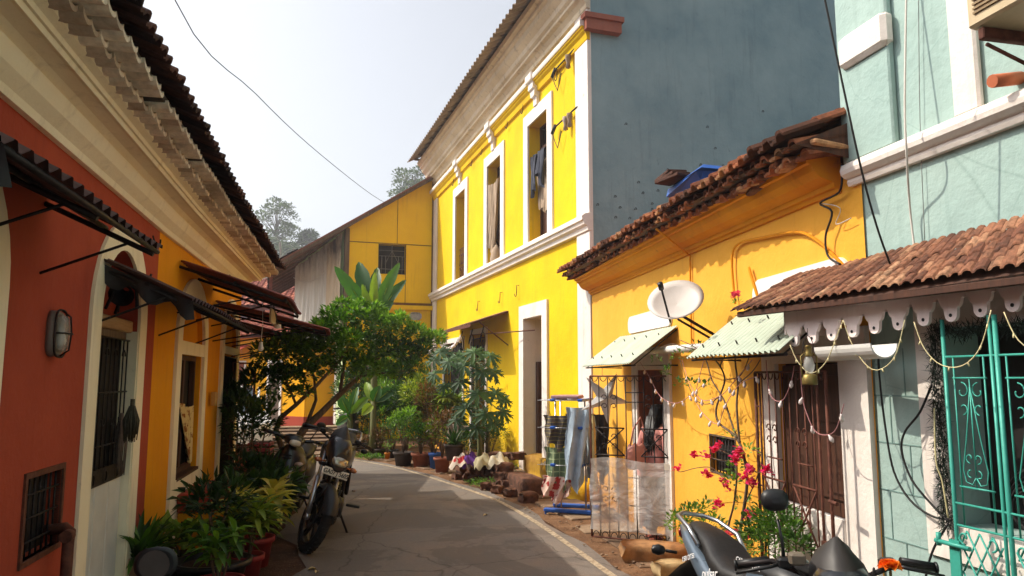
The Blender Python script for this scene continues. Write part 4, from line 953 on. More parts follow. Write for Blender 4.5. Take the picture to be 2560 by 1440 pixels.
for (x0, x1) in ((gL*.06, gL*.38), (gL*.58, gL*.94)):
    for z in (.90, 1.18): br.tube([(x0, .004, z), (x1, .004, z)], .008, 5)
    br.tube([(x0, .004, .90), (x1, .004, 1.18)], .007, 5); br.tube([(x0, .004, 1.18), (x1, .004, .90)], .007, 5)
    xm = (x0+x1)/2
    for sg in (1, -1):
        for sz in (1, -1): br.tube(spiral((xm+sg*.055, .008*S_, 1.04+sz*.05), XA, ZA, .035, .01, 0, 6, 12), .005, 5)
    for z in (1.45,):
        for sg in (1, -1):
            for sz in (1, -1): br.tube(spiral((xm+sg*.05, .008*S_, z+sz*.045), XA, ZA, .035, .01, 0, 6, 12), .005, 5)
    for sg in (1, -1):
        for sz in (1, -1): br.tube(spiral((xm+sg*.05, .008*S_, .5+sz*.05), XA, ZA, .035, .01, 0, 6, 12), .005, 5)
for z in (.4, .68, 1.45, 1.55): br.tube([(gL*.33, 0, z), (gL*.56, 0, z)], .006, 5)
for k in range(9):
    x = gL*(k+.5)/9; br.tube([(x-.035*cos(a), 0, H-.01-.045*sin(a)) for a in [pi*i/7 for i in range(8)]], .0045, 5); br.tube([(x-.035*cos(a), 0, .07+.05*sin(a)) for a in [pi*i/7 for i in range(8)]], .0045, 5)
br.build('scrollwork', IRON, gt)
m_, nt, b = newmat('clear_plastic_film', .22, 0, .5)
b.inputs['Base Color'].default_value = (.95, .94, .92, 1); b.inputs['Alpha'].default_value = .42
tc = N(nt, 'ShaderNodeTexCoord').outputs['Object']; wv = noise(nt, mapping(nt, tc, (2, 2, 3.4)), 1.7, 4, .6, 1.4)
bump(nt, b, wv, .5, .05); al = N(nt, 'ShaderNodeMapRange', i_1=.35, i_2=.72, i_3=.30, i_4=.60); nt.links.new(wv, al.inputs[0]); nt.links.new(al.outputs[0], b.inputs['Alpha']); FILM = m_
q = MB(); rings = []
for j in range(11):
    v = j/10; rings.append([(gL*1.0*i/16+.012*sin(i+j), (.02+.012*sin(i*1.3+2*v)+.02*v*sin(i*.5))*S_, .86-.72*v-.02*sin(i*.4)*(1-v)) for i in range(17)])
q.loft(rings, closed=False, cap=False); q.build('plastic_sheet', FILM, gt)
q = MB(); q.box(.04, .09, .034*S_, .038*S_, .78, .84); q.build('tag', PLATEW, gt)
# paper star lantern hanging behind the gate
sp_ = at(1512, 995, 8.9); st = thing('star_lantern', 'big white paper star lantern hanging behind the open gate', 'lantern', sp_, .25)
q = MB(); n = 5; pts = []
for i in range(10):
    a = pi/2+pi*i/5-.5; r = .34 if i % 2 == 0 else .11; pts.append((r*cos(a), 0, r*sin(a)))
vs = [(0, .07, 0), (0, -.07, 0)]+pts; q.add(vs, [(0, 2+i, 2+(i+1) % 10) for i in range(10)]+[(1, 2+(i+1) % 10, 2+i) for i in range(10)]); q.build('paper_star', WPLAS, st)
q = MB(); q.tube([(-.03, 0, .27), (-.02, 0, .55)], .003, 4); q.build('cord', CABW, st)
# green corrugated awnings
GSH = simple('pale_green_sheet', srgb(186, 198, 178), .6, .05, .22, 2.2, .1)
def green_awning(sa, sb, zw, yo, zo, so, lab):
    o = FO.thing('sheet_awning', lab, 'awning'); q = MB()
    corrug(q, (sa, .01, zw), (sa+so, yo, zo), (sb, .01, zw), (sb+so, yo, zo), int((sb-sa)/.075), .011, .003); q.build('sheet', GSH, o)
    f = MB(); f.tube([(sa+.04, 0, zw-.03), (sa+.04+so, yo-.05, zo-.02), (sa+.04, 0, zo-.02)], .009, 5); f.tube([(sb-.04, 0, zw-.03), (sb-.04+so, yo-.05, zo-.02), (sb-.04, 0, zo-.02)], .009, 5); f.tube([(sa+so, yo-.05, zo-.02), (sb+so, yo-.05, zo-.02)], .009, 5); f.build('frame', IRON, o)
    q = MB()
    for i in range(5):
        for v in (.25, .8):
            x = sa+(sb-sa)*(i+.5)/5+so*v; q.tube([(x, yo*v, zw+(zo-zw)*v+.01), (x, yo*v+.012, zw+(zo-zw)*v+.035)], .006, 5)
    q.build('bolts', IRON, o)
green_awning(7.40, 9.45, 2.21, .50, 1.845, 0, 'pale green corrugated awning over the far orange house door')
green_awning(4.55, 6.05, 2.19, .46, 1.86, -.05, 'pale green corrugated awning beside the tiled porch')
# dish antenna
dc = at(1692, 762, FO.w(6.3, .45).y); di = thing('satellite_dish', 'grey white satellite dish leaning out from the orange wall', 'dish antenna', dc)
aim = Vector((-.30, -.66, .62)).normalized(); rot = aim.to_track_quat('Z', 'Y').to_matrix().to_4x4()
q = MB(); q.lathe([(0, 0), (.06, .004), (.12, .016), (.18, .036), (.232, .062), (.235, .066), (.18, .040), (.12, .020), (0, .004)], 32, rot @ Matrix.Scale(1.0, 4)); q.build('dish', simple('dish_grey', srgb(206, 198, 190), .5, 0, .15, 4, .05), di)
q = MB(); e1 = at(1676, 806, dc.y-.10)-dc; fp = at(1652, 716, dc.y-.30)-dc; q.tube([e1, fp], .009, 6); q.build('feed_arm', IRON, di)
q = MB(); q.lathe([(0, -.03), (.022, -.028), (.024, .03), (0, .035)], 10, Matrix.Translation(fp) @ rot); q.build('receiver', BLACKP, di)
wl = FO.w(6.3, 0, 0); bk = rot @ Vector((0, 0, -.01)); tgt = Vector((wl.x, wl.y+.05, 2.02))-dc
q = MB(); q.tube([bk, bk-aim*.1, tgt], .014, 6); q.tube([bk-aim*.02+Vector((0,0,-.1)), tgt+Vector((0,0,-.05))], .01, 6); q.build('mount', IRON, di)
# pipes and wires on the orange wall
def wire(name, pts, r, mat, lab, cat='cable', m=5, n=5):
    c = catmull(pts, m); o = MB(); p0 = c[0].copy(); o.tube([p-p0 for p in c], r, n); return solo(o, name, mat, lab, cat, p0)
def fo(x, y, off=.03): s_, z_ = FO.px(x, y, off); return FO.w(s_, off, z_)
def fg(x, y, off=.03): s_, z_ = FG.px(x, y, off); return FG.w(s_, off, z_)
wire('wall_conduit', [fo(*p) for p in ((1838,760),(1830,650),(1845,610),(1900,595),(1990,580),(2040,600),(2085,640),(2125,680))], .011, ORC, 'amber painted conduit arching over the orange wall to the corner', 'conduit')
wire('broken_conduit', [fo(*p) for p in ((1898,755),(1886,715),(1872,668))], .012, ORC, 'short leaning amber pipe beside the arching conduit', 'pipe')
wire('drop_conduit', [fo(1730,900,.02), fo(1727,760,.02), fo(1725,640,.02)], .010, ORC, 'straight amber conduit dropping behind the dish', 'conduit', 3)
wire('eave_strut', [fo(1725,640,.02), FO.w(*[FO.px(1640,572,.36)[0]], .36, FO.px(1640,572,.36)[1])], .011, ORC, 'thin diagonal strut from the eave down to the orange wall', 'strut', 3)
wire('black_wire', [fo(*p, .05) for p in ((2105,430),(2098,480),(2050,508),(2080,530),(2064,590),(2070,640),(2100,660))], .007, CABLE, 'black wire looping down the orange wall by the green house')
wire('wall_cable', [fo(*p, .04) for p in ((2050,508),(2100,520),(2090,560),(2128,545))], .003, CABW, 'thin twisted pale wire at the corner of the orange wall')
wire('overhead_cable', [at(2050,-60,3.5), at(2100,180,3.52), at(2150,410,3.55), at(2190,560,3.6), at(2225,660,3.66)], .0055, CABLE, 'thick black cable dropping from above to the tiled porch')
wire('white_cable', [fg(2266,-40,.06), fg(2262,250,.14), fg(2266,380,.16), fg(2275,520,.05), fg(2288,640,.05)], .006, CABW, 'white cable running down the green wall to the porch roof')
wire('thin_cable', [fg(2296,-40,.02), fg(2300,300,.02), fg(2312,600,.02)], .002, simple('grey_cable', srgb(120,120,118), .6), 'thin grey cable beside the white one on the green wall')
wire('overhead_wire', [Vector((-4.2, 6, 8.8)), at(435,-5,8), at(640,235,11.5), at(800,385,15), at(950,500,21), at(1010,520,28)], .007, CABLE, 'long black wire sagging across the pale sky')
o = MB(); a_ = FO.w(8.1, .10, 1.99); b_ = FO.w(6.4, .12, 1.96); o.tube([a_-a_, b_-a_], .038, 12); solo(o, 'white_pipe', WPLAS, 'fat white plastic pipe above the far orange house door', 'pipe', a_)
o = MB(); o.lathe([(.062, 0), (.062, .85), (.056, .85), (.056, 0), (.062, 0)], 16, Matrix.Rotation(pi/2, 4, 'Y') , a0=-pi*.5, a1=pi*.5, sm=True); a_ = FO.w(4.30, .42, 1.98)
o = MB(); prof = [(.075*cos(a), .075*sin(a)) for a in [pi+pi*i/12 for i in range(13)]]+[(.068*cos(a), .068*sin(a)) for a in [2*pi-pi*i/12 for i in range(13)]]
o.prism(prof, 0, 1); o.v = [(v[1]*.52, v[0], v[2]) for v in o.v]; solo(o, 'half_round_gutter', WPLAS, 'white half round gutter hanging under the porch eave', 'gutter', FO.w(3.74, .30, 1.87), FO.rz)
# tiled porch with scalloped fascia
pr_ = FP.thing('tiled_porch', 'little porch roof of weathered clay tiles with a scalloped pinkish white fascia board', 'porch roof')
LP = (2.2, 5.12); t = MB()
def fpl(p): # world point to local coordinates of FP
    q = Vector((p.x-FP.o[0], p.y-FP.o[1])); return (q.x*FP.d[0]+q.y*FP.d[1], q.x*FP.n[0]+q.y*FP.n[1], p.z)
wallpt = lambda s: None
n = 46; rows = 5
def wall_y(s):   # distance from the eave line back to the wall behind (negative y)
    p = FP.w(s); yG = None
    for fr_k in (FG, FO):
        # intersect line p + k*(-n) with the wall line
        ox, oy = fr_k.o; nx, ny = fr_k.n; k = ((p.x-ox)*nx+(p.y-oy)*ny)/(FP.n[0]*nx+FP.n[1]*ny)
        yG = k if yG is None else min(yG, k)
    return -yG
for r_ in range(rows):
    for i in range(n):
        sx = LP[0]+(LP[1]-LP[0])*i/n; wdt = (LP[1]-LP[0])/n*1.05; v0 = r_/rows; v1 = (r_+1.3)/rows; yw = wall_y(sx+wdt/2)
        yb = max(-abs(yw), -.6); k = (i+.5)/n
        ze = 2.175-.055*k+R.uniform(-.003, .003); zw_ = 2.375; prof = [(0, 0), (.15, .75), (.4, 1), (.62, .8), (.8, .1), (1, 0)]; vs = []; j1, j2 = R.uniform(-.006, .006), R.uniform(-.004, .004)
        for v, up in ((v0, .012), (v1, 0)):
            for lay in (0, -.009):
                for px_, hh in prof: vs.append((sx+px_*wdt+j2, .02+yb*v+j1, ze+(zw_-ze)*v+hh*.017+lay+up))
        m6 = 6; fs = []
        for q_ in range(5): fs += [(q_, q_+1, 12+q_+1, 12+q_), (6+q_, 18+q_, 18+q_+1, 6+q_+1), (q_, 6+q_, 6+q_+1, q_+1)]
        fs += [(0, 12, 18, 6), (5, 11, 23, 17)]; t.add(vs, fs, R.uniform(.25, 1))
t.build('clay_tiles', TILEP, pr_)
bm_ = MB(); bm_.add([(LP[0], .0, 2.150), (LP[1], 0, 2.095), (LP[1], -min(.6, abs(wall_y(LP[1]))), 2.33), (4.45, -min(.6, abs(wall_y(4.45))), 2.33), (LP[0], -abs(wall_y(LP[0])), 2.33)], [(0, 1, 2, 3, 4)]); bm_.bbox(LP[0], LP[1]-.03, -.03, .0, 2.085, 2.12, .004); bm_.build('roof_bed', WOODD, pr_)
fa = MB(); P1 = 4.80
N_ = 17; pit = (P1-2.3)/N_
def ztop(s): return 2.17-.043*(s-3.36)
poly = []
for i in range(N_):
    a = 2.3+pit*i; zb = 2.045-.073*(a-3.4)
    c = a+pit*.5
    pts = [(a, zb+.045), (a+pit*.10, zb+.045), (a+pit*.14, zb+.02), (a+pit*.2, zb+.005), (a+pit*.26, zb)]+[(c+pit*.22*cos(q), zb-.012+.034*sin(q)-.02) for q in [pi+pi*k/8 for k in range(9)]]+[(a+pit*.74, zb), (a+pit*.8, zb+.005), (a+pit*.86, zb+.02), (a+pit*.9, zb+.045)]
    for (x0, z0), (x1, z1) in zip(pts, pts[1:]+[(a+pit, zb+.045)]):
        if x1 > x0:
            fa.add([(x0,.012,z0),(x1,.012,z1),(x1,.012,ztop(x1)),(x0,.012,ztop(x0)),(x0,-.008,z0),(x1,-.008,z1),(x1,-.008,ztop(x1)),(x0,-.008,ztop(x0))], [(0,1,2,3),(4,7,6,5),(0,4,5,1),(2,6,7,3)])
fa.box(P1-.012, P1, -.3, .012, 1.96, 2.10)
fa.xf(Matrix.Translation((0, -.13, 0)))
fa.build('fascia_board', plaster('pinkish_white_board', srgb(248, 234, 230), srgb(240, 224, 220), dirt=srgb(170,145,135), bmp=.15), pr_)
ho_ = MB()
for i in range(N_):
    c = 2.3+pit*(i+.5); zb = 2.045-.073*(c-3.4)-.03; ho_.lathe([(0, 0), (.009, 0)], 10, Matrix.Translation((c, .0135, zb)) @ Matrix.Rotation(-pi/2, 4, 'X'))
ho_.xf(Matrix.Translation((0, -.13, 0))).build('drilled_holes', BLKT, pr_)
# soffit/lintel band behind
# ---------------------------------------------------------------- strings of lights
def light_string(name, pts, lab, wm, bm, r=.0035, every=.12, size=.03, cup=None, group=None):
    c = catmull(pts, 8); L_ = sum(((b_-a).length for a, b_ in zip(c, c[1:]))); c = resample(c, max(8, int(L_/.03)))
    p0 = c[0].copy(); o = thing(name, lab, 'string lights', p0, 0, group); q = MB(); q.tube([p-p0 for p in c], r, 5); q.build('wire', wm, o)
    k = max(1, int(every/.03)); nn = 0
    for i in range(k, len(c)-1, k):
        p = c[i]-p0; d = Vector((R.uniform(-.4,.4), R.uniform(-.4,.4), -1)).normalized(); M = Matrix.Translation(p) @ d.to_track_quat('Z', 'Y').to_matrix().to_4x4()
        q = MB(); s = size
        if cup: q.lathe([(0,0),(s*.22,0),(s*.22,s),(0,s*1.05)], 6, M)
        else: q.lathe([(0,0),(s*.2,0),(s*.22,s*.3),(s*.42,s*.75),(s*.36,s*1.15),(s*.1,s*1.5),(0,s*1.5)], 8, M)
        q.build('bulb', bm, o); nn += 1
        if nn > 30: break
    return o
WBULB = simple('milky_bulb', srgb(238, 225, 220), .25, 0, .08, 8, 0, .6); PWIRE = simple('pink_wire', srgb(190, 130, 130), .6); YWIRE = simple('cream_wire', srgb(226, 212, 160), .6)
def fpp(x, y, off=.03): s_, z_ = FP.px(x, y, off); return FP.w(s_, off, z_)
sw1 = [((1975,862),(1995,905),(2028,933),(2065,905),(2092,840),(2108,800)), ((2108,800),(2130,860),(2165,912),(2198,925),(2238,890),(2262,800)), ((2285,805),(2310,870),(2352,912),(2405,915),(2450,870),(2478,775)), ((2510,780),(2535,835),(2562,865),(2600,880))]
nm = ['first scallop of cream fairy lights under the fascia, by the green awning', 'second scallop of cream fairy lights under the fascia', 'widest scallop of cream fairy lights, in front of the teal grille', 'last scallop of cream fairy lights at the right end of the fascia']
for pts, lab in zip(sw1, nm): light_string('fairy_lights', [fpp(*p) for p in pts], lab, YWIRE, YWIRE, .0026, .09, .018, True)
for pts, lab in [([(1600,905),(1622,940),(1650,990),(1690,1008),(1730,985),(1780,940)], 'pink wired milky bulbs strung in front of the far orange house door'),
                 ([(1705,900),(1725,960),(1755,1000),(1800,990),(1830,960),(1880,900)], 'pink wired milky bulbs strung over the orange wall under the awning'),
                 ([(1760,900),(1740,1000),(1790,1060),(1815,1010),(1850,960),(1895,940)], 'lower loop of milky bulbs tangled in the bougainvillea'),
                 ([(1915,900),(1925,985),(1955,1002),(1978,955),(1985,915)], 'short pink bulb string at the left of the iron gate under the porch'),
                 ([(2000,915),(2005,980),(2012,1020),(2040,1080),(2085,1080),(2110,1010)], 'pink bulb string hanging across the middle of the iron gate')]:
    light_string('bulb_string', [fo(*p, .26) for p in pts], lab, PWIRE, WBULB, .003, .18, .032)
light_string('bulb_string', [FY.w(20.3-.42*i, .85, 2.68-.22*sin(pi*(i % 5)/5)-.1) for i in range(11)], 'white bulb garland under the rusty awning of the yellow building', CABW, WBULB, .006, .15, .07)
# hurricane lantern
lp = at(2025, 962, 3.95); o = thing('hurricane_lantern', 'brass hurricane lantern hanging under the porch fascia', 'lantern', lp)
BRASS = simple('old_brass', srgb(150, 130, 74), .4, .7, .3, 14, .2); k_ = .0021*1.0
q = MB(); q.lathe([(0,0),(.038,0),(.04,.008),(.038,.045),(.03,.055),(.018,.06),(0,.06)], 16); q.build('fuel_tank', BRASS, o)
q = MB(); q.lathe([(.014,.06),(.026,.08),(.03,.105),(.022,.135),(.014,.15)], 14); m_, nt, b = newmat('lamp_glass', .05, 0, .5); b.inputs['Alpha'].default_value = .35; b.inputs['Base Color'].default_value = (.8,.8,.75,1); q.build('glass_chimney', m_, o)
q = MB(); q.lathe([(.02,.15),(.022,.16),(.016,.17),(.016,.20),(.02,.205),(0,.21)], 12); q.build('cap', BRASS, o)
q = MB(); q.tube([(.034,0,.03),(.042,0,.07),(.042,0,.15),(.02,0,.17)], .004, 5); q.tube([(-.034,0,.03),(-.042,0,.07),(-.042,0,.15),(-.02,0,.17)], .004, 5); q.build('side_tube', BRASS, o)
q = MB(); q.tube([(-.03*cos(a), 0, .17+.09*sin(a)) for a in [pi*i/10 for i in range(11)]], .002, 4); q.tube([(0,0,.26),(0,0,.30)], .002, 4); q.build('wire_handle', IRON, o)
# closed iron gate of the near orange house door
g2 = FO.thing('iron_gate', 'rusty brown wrought iron gate in front of the half white door under the porch', 'gate')
x0, x1, H2, yy = 4.52, 5.44, 1.74, .16
q = MB()
for x in (x0, x1): q.tube([(x, yy, .02), (x, yy, H2)], .012, 6)
q.tube([(x1-.06, yy, .02), (x1-.06, yy, H2)], .008, 6); q.tube([(x0+.10, yy, .02), (x0+.10, yy, H2)], .010, 6)
for z in (.06, H2): q.tube([(x0, yy, z), (x1, yy, z)], .009, 6)
for z in (.75, .95, 1.16, 1.5): q.tube([(x1-.06, yy, z), (x1, yy, z)], .006, 5)
q.build('frame', RUST, g2)
q = MB()
for i in range(8):
    x = x0+.16+(x1-x0-.26)*i/7; q.tube([(x, yy, .06), (x, yy, H2)], .0055, 5)
for (a, b_) in ((x0+.14, x0+.42), (x0+.52, x1-.10)):
    for z in (.66, 1.02): q.tube([(a, yy+.01, z), (b_, yy+.01, z)], .008, 5)
    q.tube([(a, yy+.01, .66), (b_, yy+.01, 1.02)], .007, 5); q.tube([(a, yy+.01, 1.02), (b_, yy+.01, .66)], .007, 5)
    xm = (a+b_)/2
    for z in (.84, 1.32):
        for sg in (1, -1):
            for sz in (1, -1): q.tube(spiral((xm+sg*.042, yy+.015, z+sz*.04), XA, ZA, .032, .008, 0, 6, 12), .0045, 5)
    q.tube([(a+.05, yy, 1.16), (b_-.05, yy, 1.16)], .006, 5); q.tube([(a+.05, yy, .3), (b_-.05, yy, .3)], .006, 5)
for k in range(10):
    x = x0+.05+(x1-x0-.1)*k/9; q.tube([(x-.03*cos(a), yy, H2-.01-.04*sin(a)) for a in [pi*i/7 for i in range(8)]], .0045, 5)
    q.tube(spiral((x, yy, .12), XA, ZA, .035, .01, 0, 5, 10), .004, 5)
q.build('scrollwork', RUST, g2)
q = MB(); q.tube([(x0+.02, yy+.0, .98), (x0-.09, yy+.02, .98)], .012, 6); q.box(x0+.04, x0+.10, yy, yy+.02, .5, .74); q.build('bolt_plate', RUST, g2)
# teal gate before the window of the green house
TEAL = simple('teal_paint', srgb(66, 168, 150), .45, .1, .22, 12, .15)
g3 = FG.thing('teal_grille', 'teal painted wrought iron grille with scrolls and a lattice base', 'grille'); yy = .15
q = MB()
for x, r in ((3.70, .010), (3.435, .008), (3.405, .011), (3.12, .008), (2.8, .01)): q.tube([(x, yy, .05), (x, yy, 1.98)], r, 7)
for z in (1.02, 1.12, 1.80): q.tube([(2.8, yy, z), (3.70, yy, z)], .006, 6)
q.build('frame', TEAL, g3)
q = MB()
for (a, b_) in ((3.47, 3.66), (3.155, 3.37), (2.84, 3.08)):
    xm = (a+b_)/2; w_ = b_-a
    for x in (a+.01, b_-.01): q.tube([(x, yy, 1.02), (x, yy, 1.80)], .0045, 5)
    q.tube([(xm, yy, 1.20), (xm, yy, 1.70)], .0035, 5); q.tube([(a, yy, 1.70), (b_, yy, 1.70)], .005, 5); q.tube([(a, yy, 1.20), (b_, yy, 1.20)], .005, 5)
    for sg in (1, -1):
        q.tube([(xm, yy, 1.66), (xm+sg*w_*.18, yy, 1.45), (xm+sg*w_*.36, yy, 1.28), (xm+sg*w_*.30, yy, 1.225), (xm+sg*w_*.12, yy, 1.215), (xm, yy, 1.25)], .003, 5)
        q.tube(spiral((xm+sg*w_*.24, yy, 1.64), XA, ZA, .04, .012, pi/2, pi/2+sg*5, 12), .0035, 5)
        q.tube(spiral((xm+sg*w_*.24, yy, 1.56), XA, ZA, .03, .01, -pi/2, -pi/2-sg*4, 12), .0035, 5)
        q.tube(spiral((xm+sg*.022, yy+.006, 1.335), XA, ZA, .024, .008, -pi/2, -pi/2+sg*5, 12), .0035, 5)
        q.tube(spiral((xm+sg*.022, yy+.006, 1.26), XA, ZA, .022, .01, pi/2, pi/2-sg*3.4, 10), .0035, 5)
q.build('scroll_panel', TEAL, g3)
q = MB()
for (a, b_) in ((3.45, 3.69), (3.14, 3.39), (2.82, 3.10)):
    for k in range(-6, 7):
        for sg in (1, -1):
            # diagonal strips clipped to the panel
            sx, w_ = a, b_-a; pts = []
            for i in range(25):
                z = .12+.88*i/24; x = (a+b_)/2+k*.07+sg*(z-.5)*.55
                if a <= x <= b_: pts.append((x, yy+.004*sg, z))
            if len(pts) > 1: q.tube([pts[0], pts[-1]], .0045, 5)
    for sg in (1, -1): q.tube(spiral(((a+b_)/2+sg*.075, yy+.012, .97), XA, ZA, .032, .01, -pi/2, -pi/2+sg*5, 12), .005, 5)
q.build('lattice', TEAL, g3)
q = MB(); q.tube([(3.80, yy+.03, .93), (3.60, yy+.03, .93)], .011, 8); q.tube([(3.78, yy+.03, .91), (3.78, yy+.03, .97)], .012, 6); q.box(3.67, 3.73, yy+.01, yy+.02, .76, .95); q.build('bolt', TEAL, g3)
# tinsel garland round the window
TIN = tinted('dark_tinsel', [(0, srgb(22, 30, 26)), (.5, srgb(34, 46, 38)), (1, srgb(70, 84, 70))], .6, 30, .1, 0)
gl = MB(); path = [FG.w(3.86, .06, z)-FG.w(3.86, 0, 1) for z in [.98+.97*i/30 for i in range(31)]]+[FG.w(3.86-1.2*i/30, .06, 1.93+.01*sin(i))-FG.w(3.86, 0, 1) for i in range(1, 31)]
for p in path:
    for _ in range(70):
        d = rdir(-1, 1); d.y *= .8; p2 = p+Vector((R.uniform(-.02,.02),)*1+(R.uniform(-.02,.02), R.uniform(-.02,.02))); leaf(gl, p2, d, R.uniform(.03, .065), .005, R.random(), None, .1, .1, 2)
solo(gl, 'tinsel_garland', TIN, 'dark green tinsel garland framing the opening of the green house', 'garland', FG.w(3.86, 0, 1))
wire('garland_wire', [FG.w(3.84, .10, 1.55), FG.w(3.83, .12, 1.3), FG.w(3.81, .11, 1.2), FG.w(3.80, .1, 1.03)], .004, YWIRE, 'pale lamp wire hanging down the tinsel garland')
q = MB(); 
for i in range(9):
    rr_ = .13+.012*i; cx_ = 3.45+R.uniform(-.04,.04); q.tube([(cx_+rr_*cos(a), -.08-.01*i, 1.10+rr_*.75*sin(a)+.02*i*.3) for a in [2*pi*k/28 for k in range(28)]], .006, 5, closed=True)
q.v = [(v[0], v[1], max(v[2], .99+.004*(i % 3))) for i, v in enumerate(q.v)]
solo(q, 'cable_coil', CABLE, 'tangled coil of black cable lying behind the teal grille', 'cable coil', FG.w(0, 0, 0), FG.rz)
wire('black_cable', [fg(*p, .06) for p in ((2195,880),(2200,960),(2215,1080),(2235,1180),(2275,1250),(2330,1290),(2380,1300))], .006, CABLE, 'left of two black cables looping down the green wall')
wire('black_cable', [fg(*p, .08) for p in ((2330,960),(2300,1030),(2262,1080),(2255,1130),(2280,1200),(2330,1262),(2372,1305))], .006, CABLE, 'right of two black cables curving across the green wall')
wire('black_cable', [fg(*p, .09) for p in ((2370,1310),(2335,1370),(2315,1440),(2312,1520))], .006, CABLE, 'black cable hanging below the opening of the green house')
# air conditioner
ac = FG.thing('air_conditioner', 'beige air conditioner unit on an angle bracket at the top right', 'air conditioner', 2.67, 0, 3.10)
BEI = simple('aged_beige_metal', srgb(196, 176, 140), .55, .1, .2, 5)
q = MB(); q.bbox(-.5, .42, .05, .50, .02, .55, .012); q.build('casing', BEI, ac)
q = MB()
for i in range(24): q.box(-.46, .38, .502, .508, .07+i*.019, .078+i*.019)
for i in range(20): q.box(.422, .428, .08+i*.02, .088+i*.02, .07, .5)
q.build('fin_grille', simple('fin_brown', srgb(140, 118, 84), .6, .2), ac)
for x in (-.3, .36): q = MB(); q.bbox(x, x+.03, 0, .48, -.035, .015, .004); q.tube([(x+.02, .45, -.05), (x+.02, .02, -.2)], .008, 6); q.build('bracket', RUST, ac)
q = MB(); q.tube([(0,0,0),(.0,.16,-.03)], .03, 10); solo(q, 'drain_spout', simple('terracotta_pipe', srgb(200,110,70), .7), 'small terracotta spout sticking out of the white belt of the green house', 'spout', FG.w(*[FG.px(2552,195,0)[0]], 0, FG.px(2552,195,0)[1]), FG.rz)
# blue tarp bundle on the tiled roof
tb_ = FO.thing('roof_bundle', 'blue plastic tarp and broken tiles weighed down on the orange house roof', 'tarp bundle', 6.4, .28, 3.33)
q = MB(); q.bbox(-.35, .45, -.5, .02, .02, .13, .04); q.jitter(.025); q.build('tarp', simple('blue_tarp', srgb(36, 92, 176), .5, 0, .2, 5), tb_)
q = MB(); [q.bbox(0, .34, 0, .18, 0, .03, .005, .5, Matrix.Translation((.02+.03*k, -.1+.02*k, .12+.028*k)) @ Matrix.Rotation(.3-.15*k, 4, 'Z')) for k in range(3)]; q.build('loose_tile', TILE, tb_)
# ================================================================ two wheelers
def wheel_mb(c, R_, wt, yaw=0):
    M = Matrix.Translation(c) @ Matrix.Rotation(pi/2, 4, 'X')
    t = MB(); t.lathe([(R_-.062, wt*.42), (R_-.035, wt*.5), (R_-.012, wt*.38), (R_, wt*.12), (R_, -wt*.12), (R_-.012, -wt*.38), (R_-.035, -wt*.5), (R_-.062, -wt*.42)], 40, M)
    # tread blocks
    for k in range(40):
        a = 2*pi*k/40; t.box(-.007, .007, -.006, .006, -wt*.3, wt*.3, .5, M @ Matrix.Rotation(a, 4, 'Z') @ Matrix.Translation((R_-.001, 0, 0)))
    r = MB(); r.lathe([(R_-.06, wt*.36), (R_-.085, wt*.40), (R_-.088, wt*.2), (R_-.075, 0), (R_-.088, -wt*.2), (R_-.085, -wt*.40), (R_-.06, -wt*.36)], 36, M)
    for k in range(5):
        a = 2*pi*k/5+.3
        for sg in (-.10, .10):
            b = len(r.v); r.bbox(.03, R_-.08, -.011, .011, -.014, .014, .004, .5, M @ Matrix.Rotation(a+sg, 4, 'Z'))
    r.lathe([(0, .05), (.035, .05), (.045, .03), (.045, -.03), (.035, -.05), (0, -.05)], 18, M)
    r.lathe([(.10, wt*.5+.006), (.055, wt*.5+.006), (.055, wt*.5+.002), (.10, wt*.5+.002), (.10, wt*.5+.006)], 24, M)
    return t, r
def ring(c, rx, ry, n=16, e=1.0, axis='x', tilt=0.0):
    """superellipse ring around point c; axis x: ring in the yz plane"""
    out = []
    for k in range(n):
        a = 2*pi*k/n; ca, sa = cos(a), sin(a); x = rx*abs(ca)**e*(1 if ca >= 0 else -1); y = ry*abs(sa)**e*(1 if sa >= 0 else -1)
        out.append(Vector((c[0]-tilt*y, c[1]+x, c[2]+y)) if axis == 'x' else Vector((c[0]+x, c[1]+y, c[2])))
    return out
BODYG = simple('blue_grey_bodywork', srgb(96, 112, 128), .3, .2, .15, 5, 0, .5, .5)
SEATM = simple('creased_seat_cover', srgb(38, 36, 36), .5, 0, .3, 7, .5)
LENS2 = simple('clear_headlamp', srgb(176, 168, 146), .1, .4, .3, 30, .1, .9, 1)
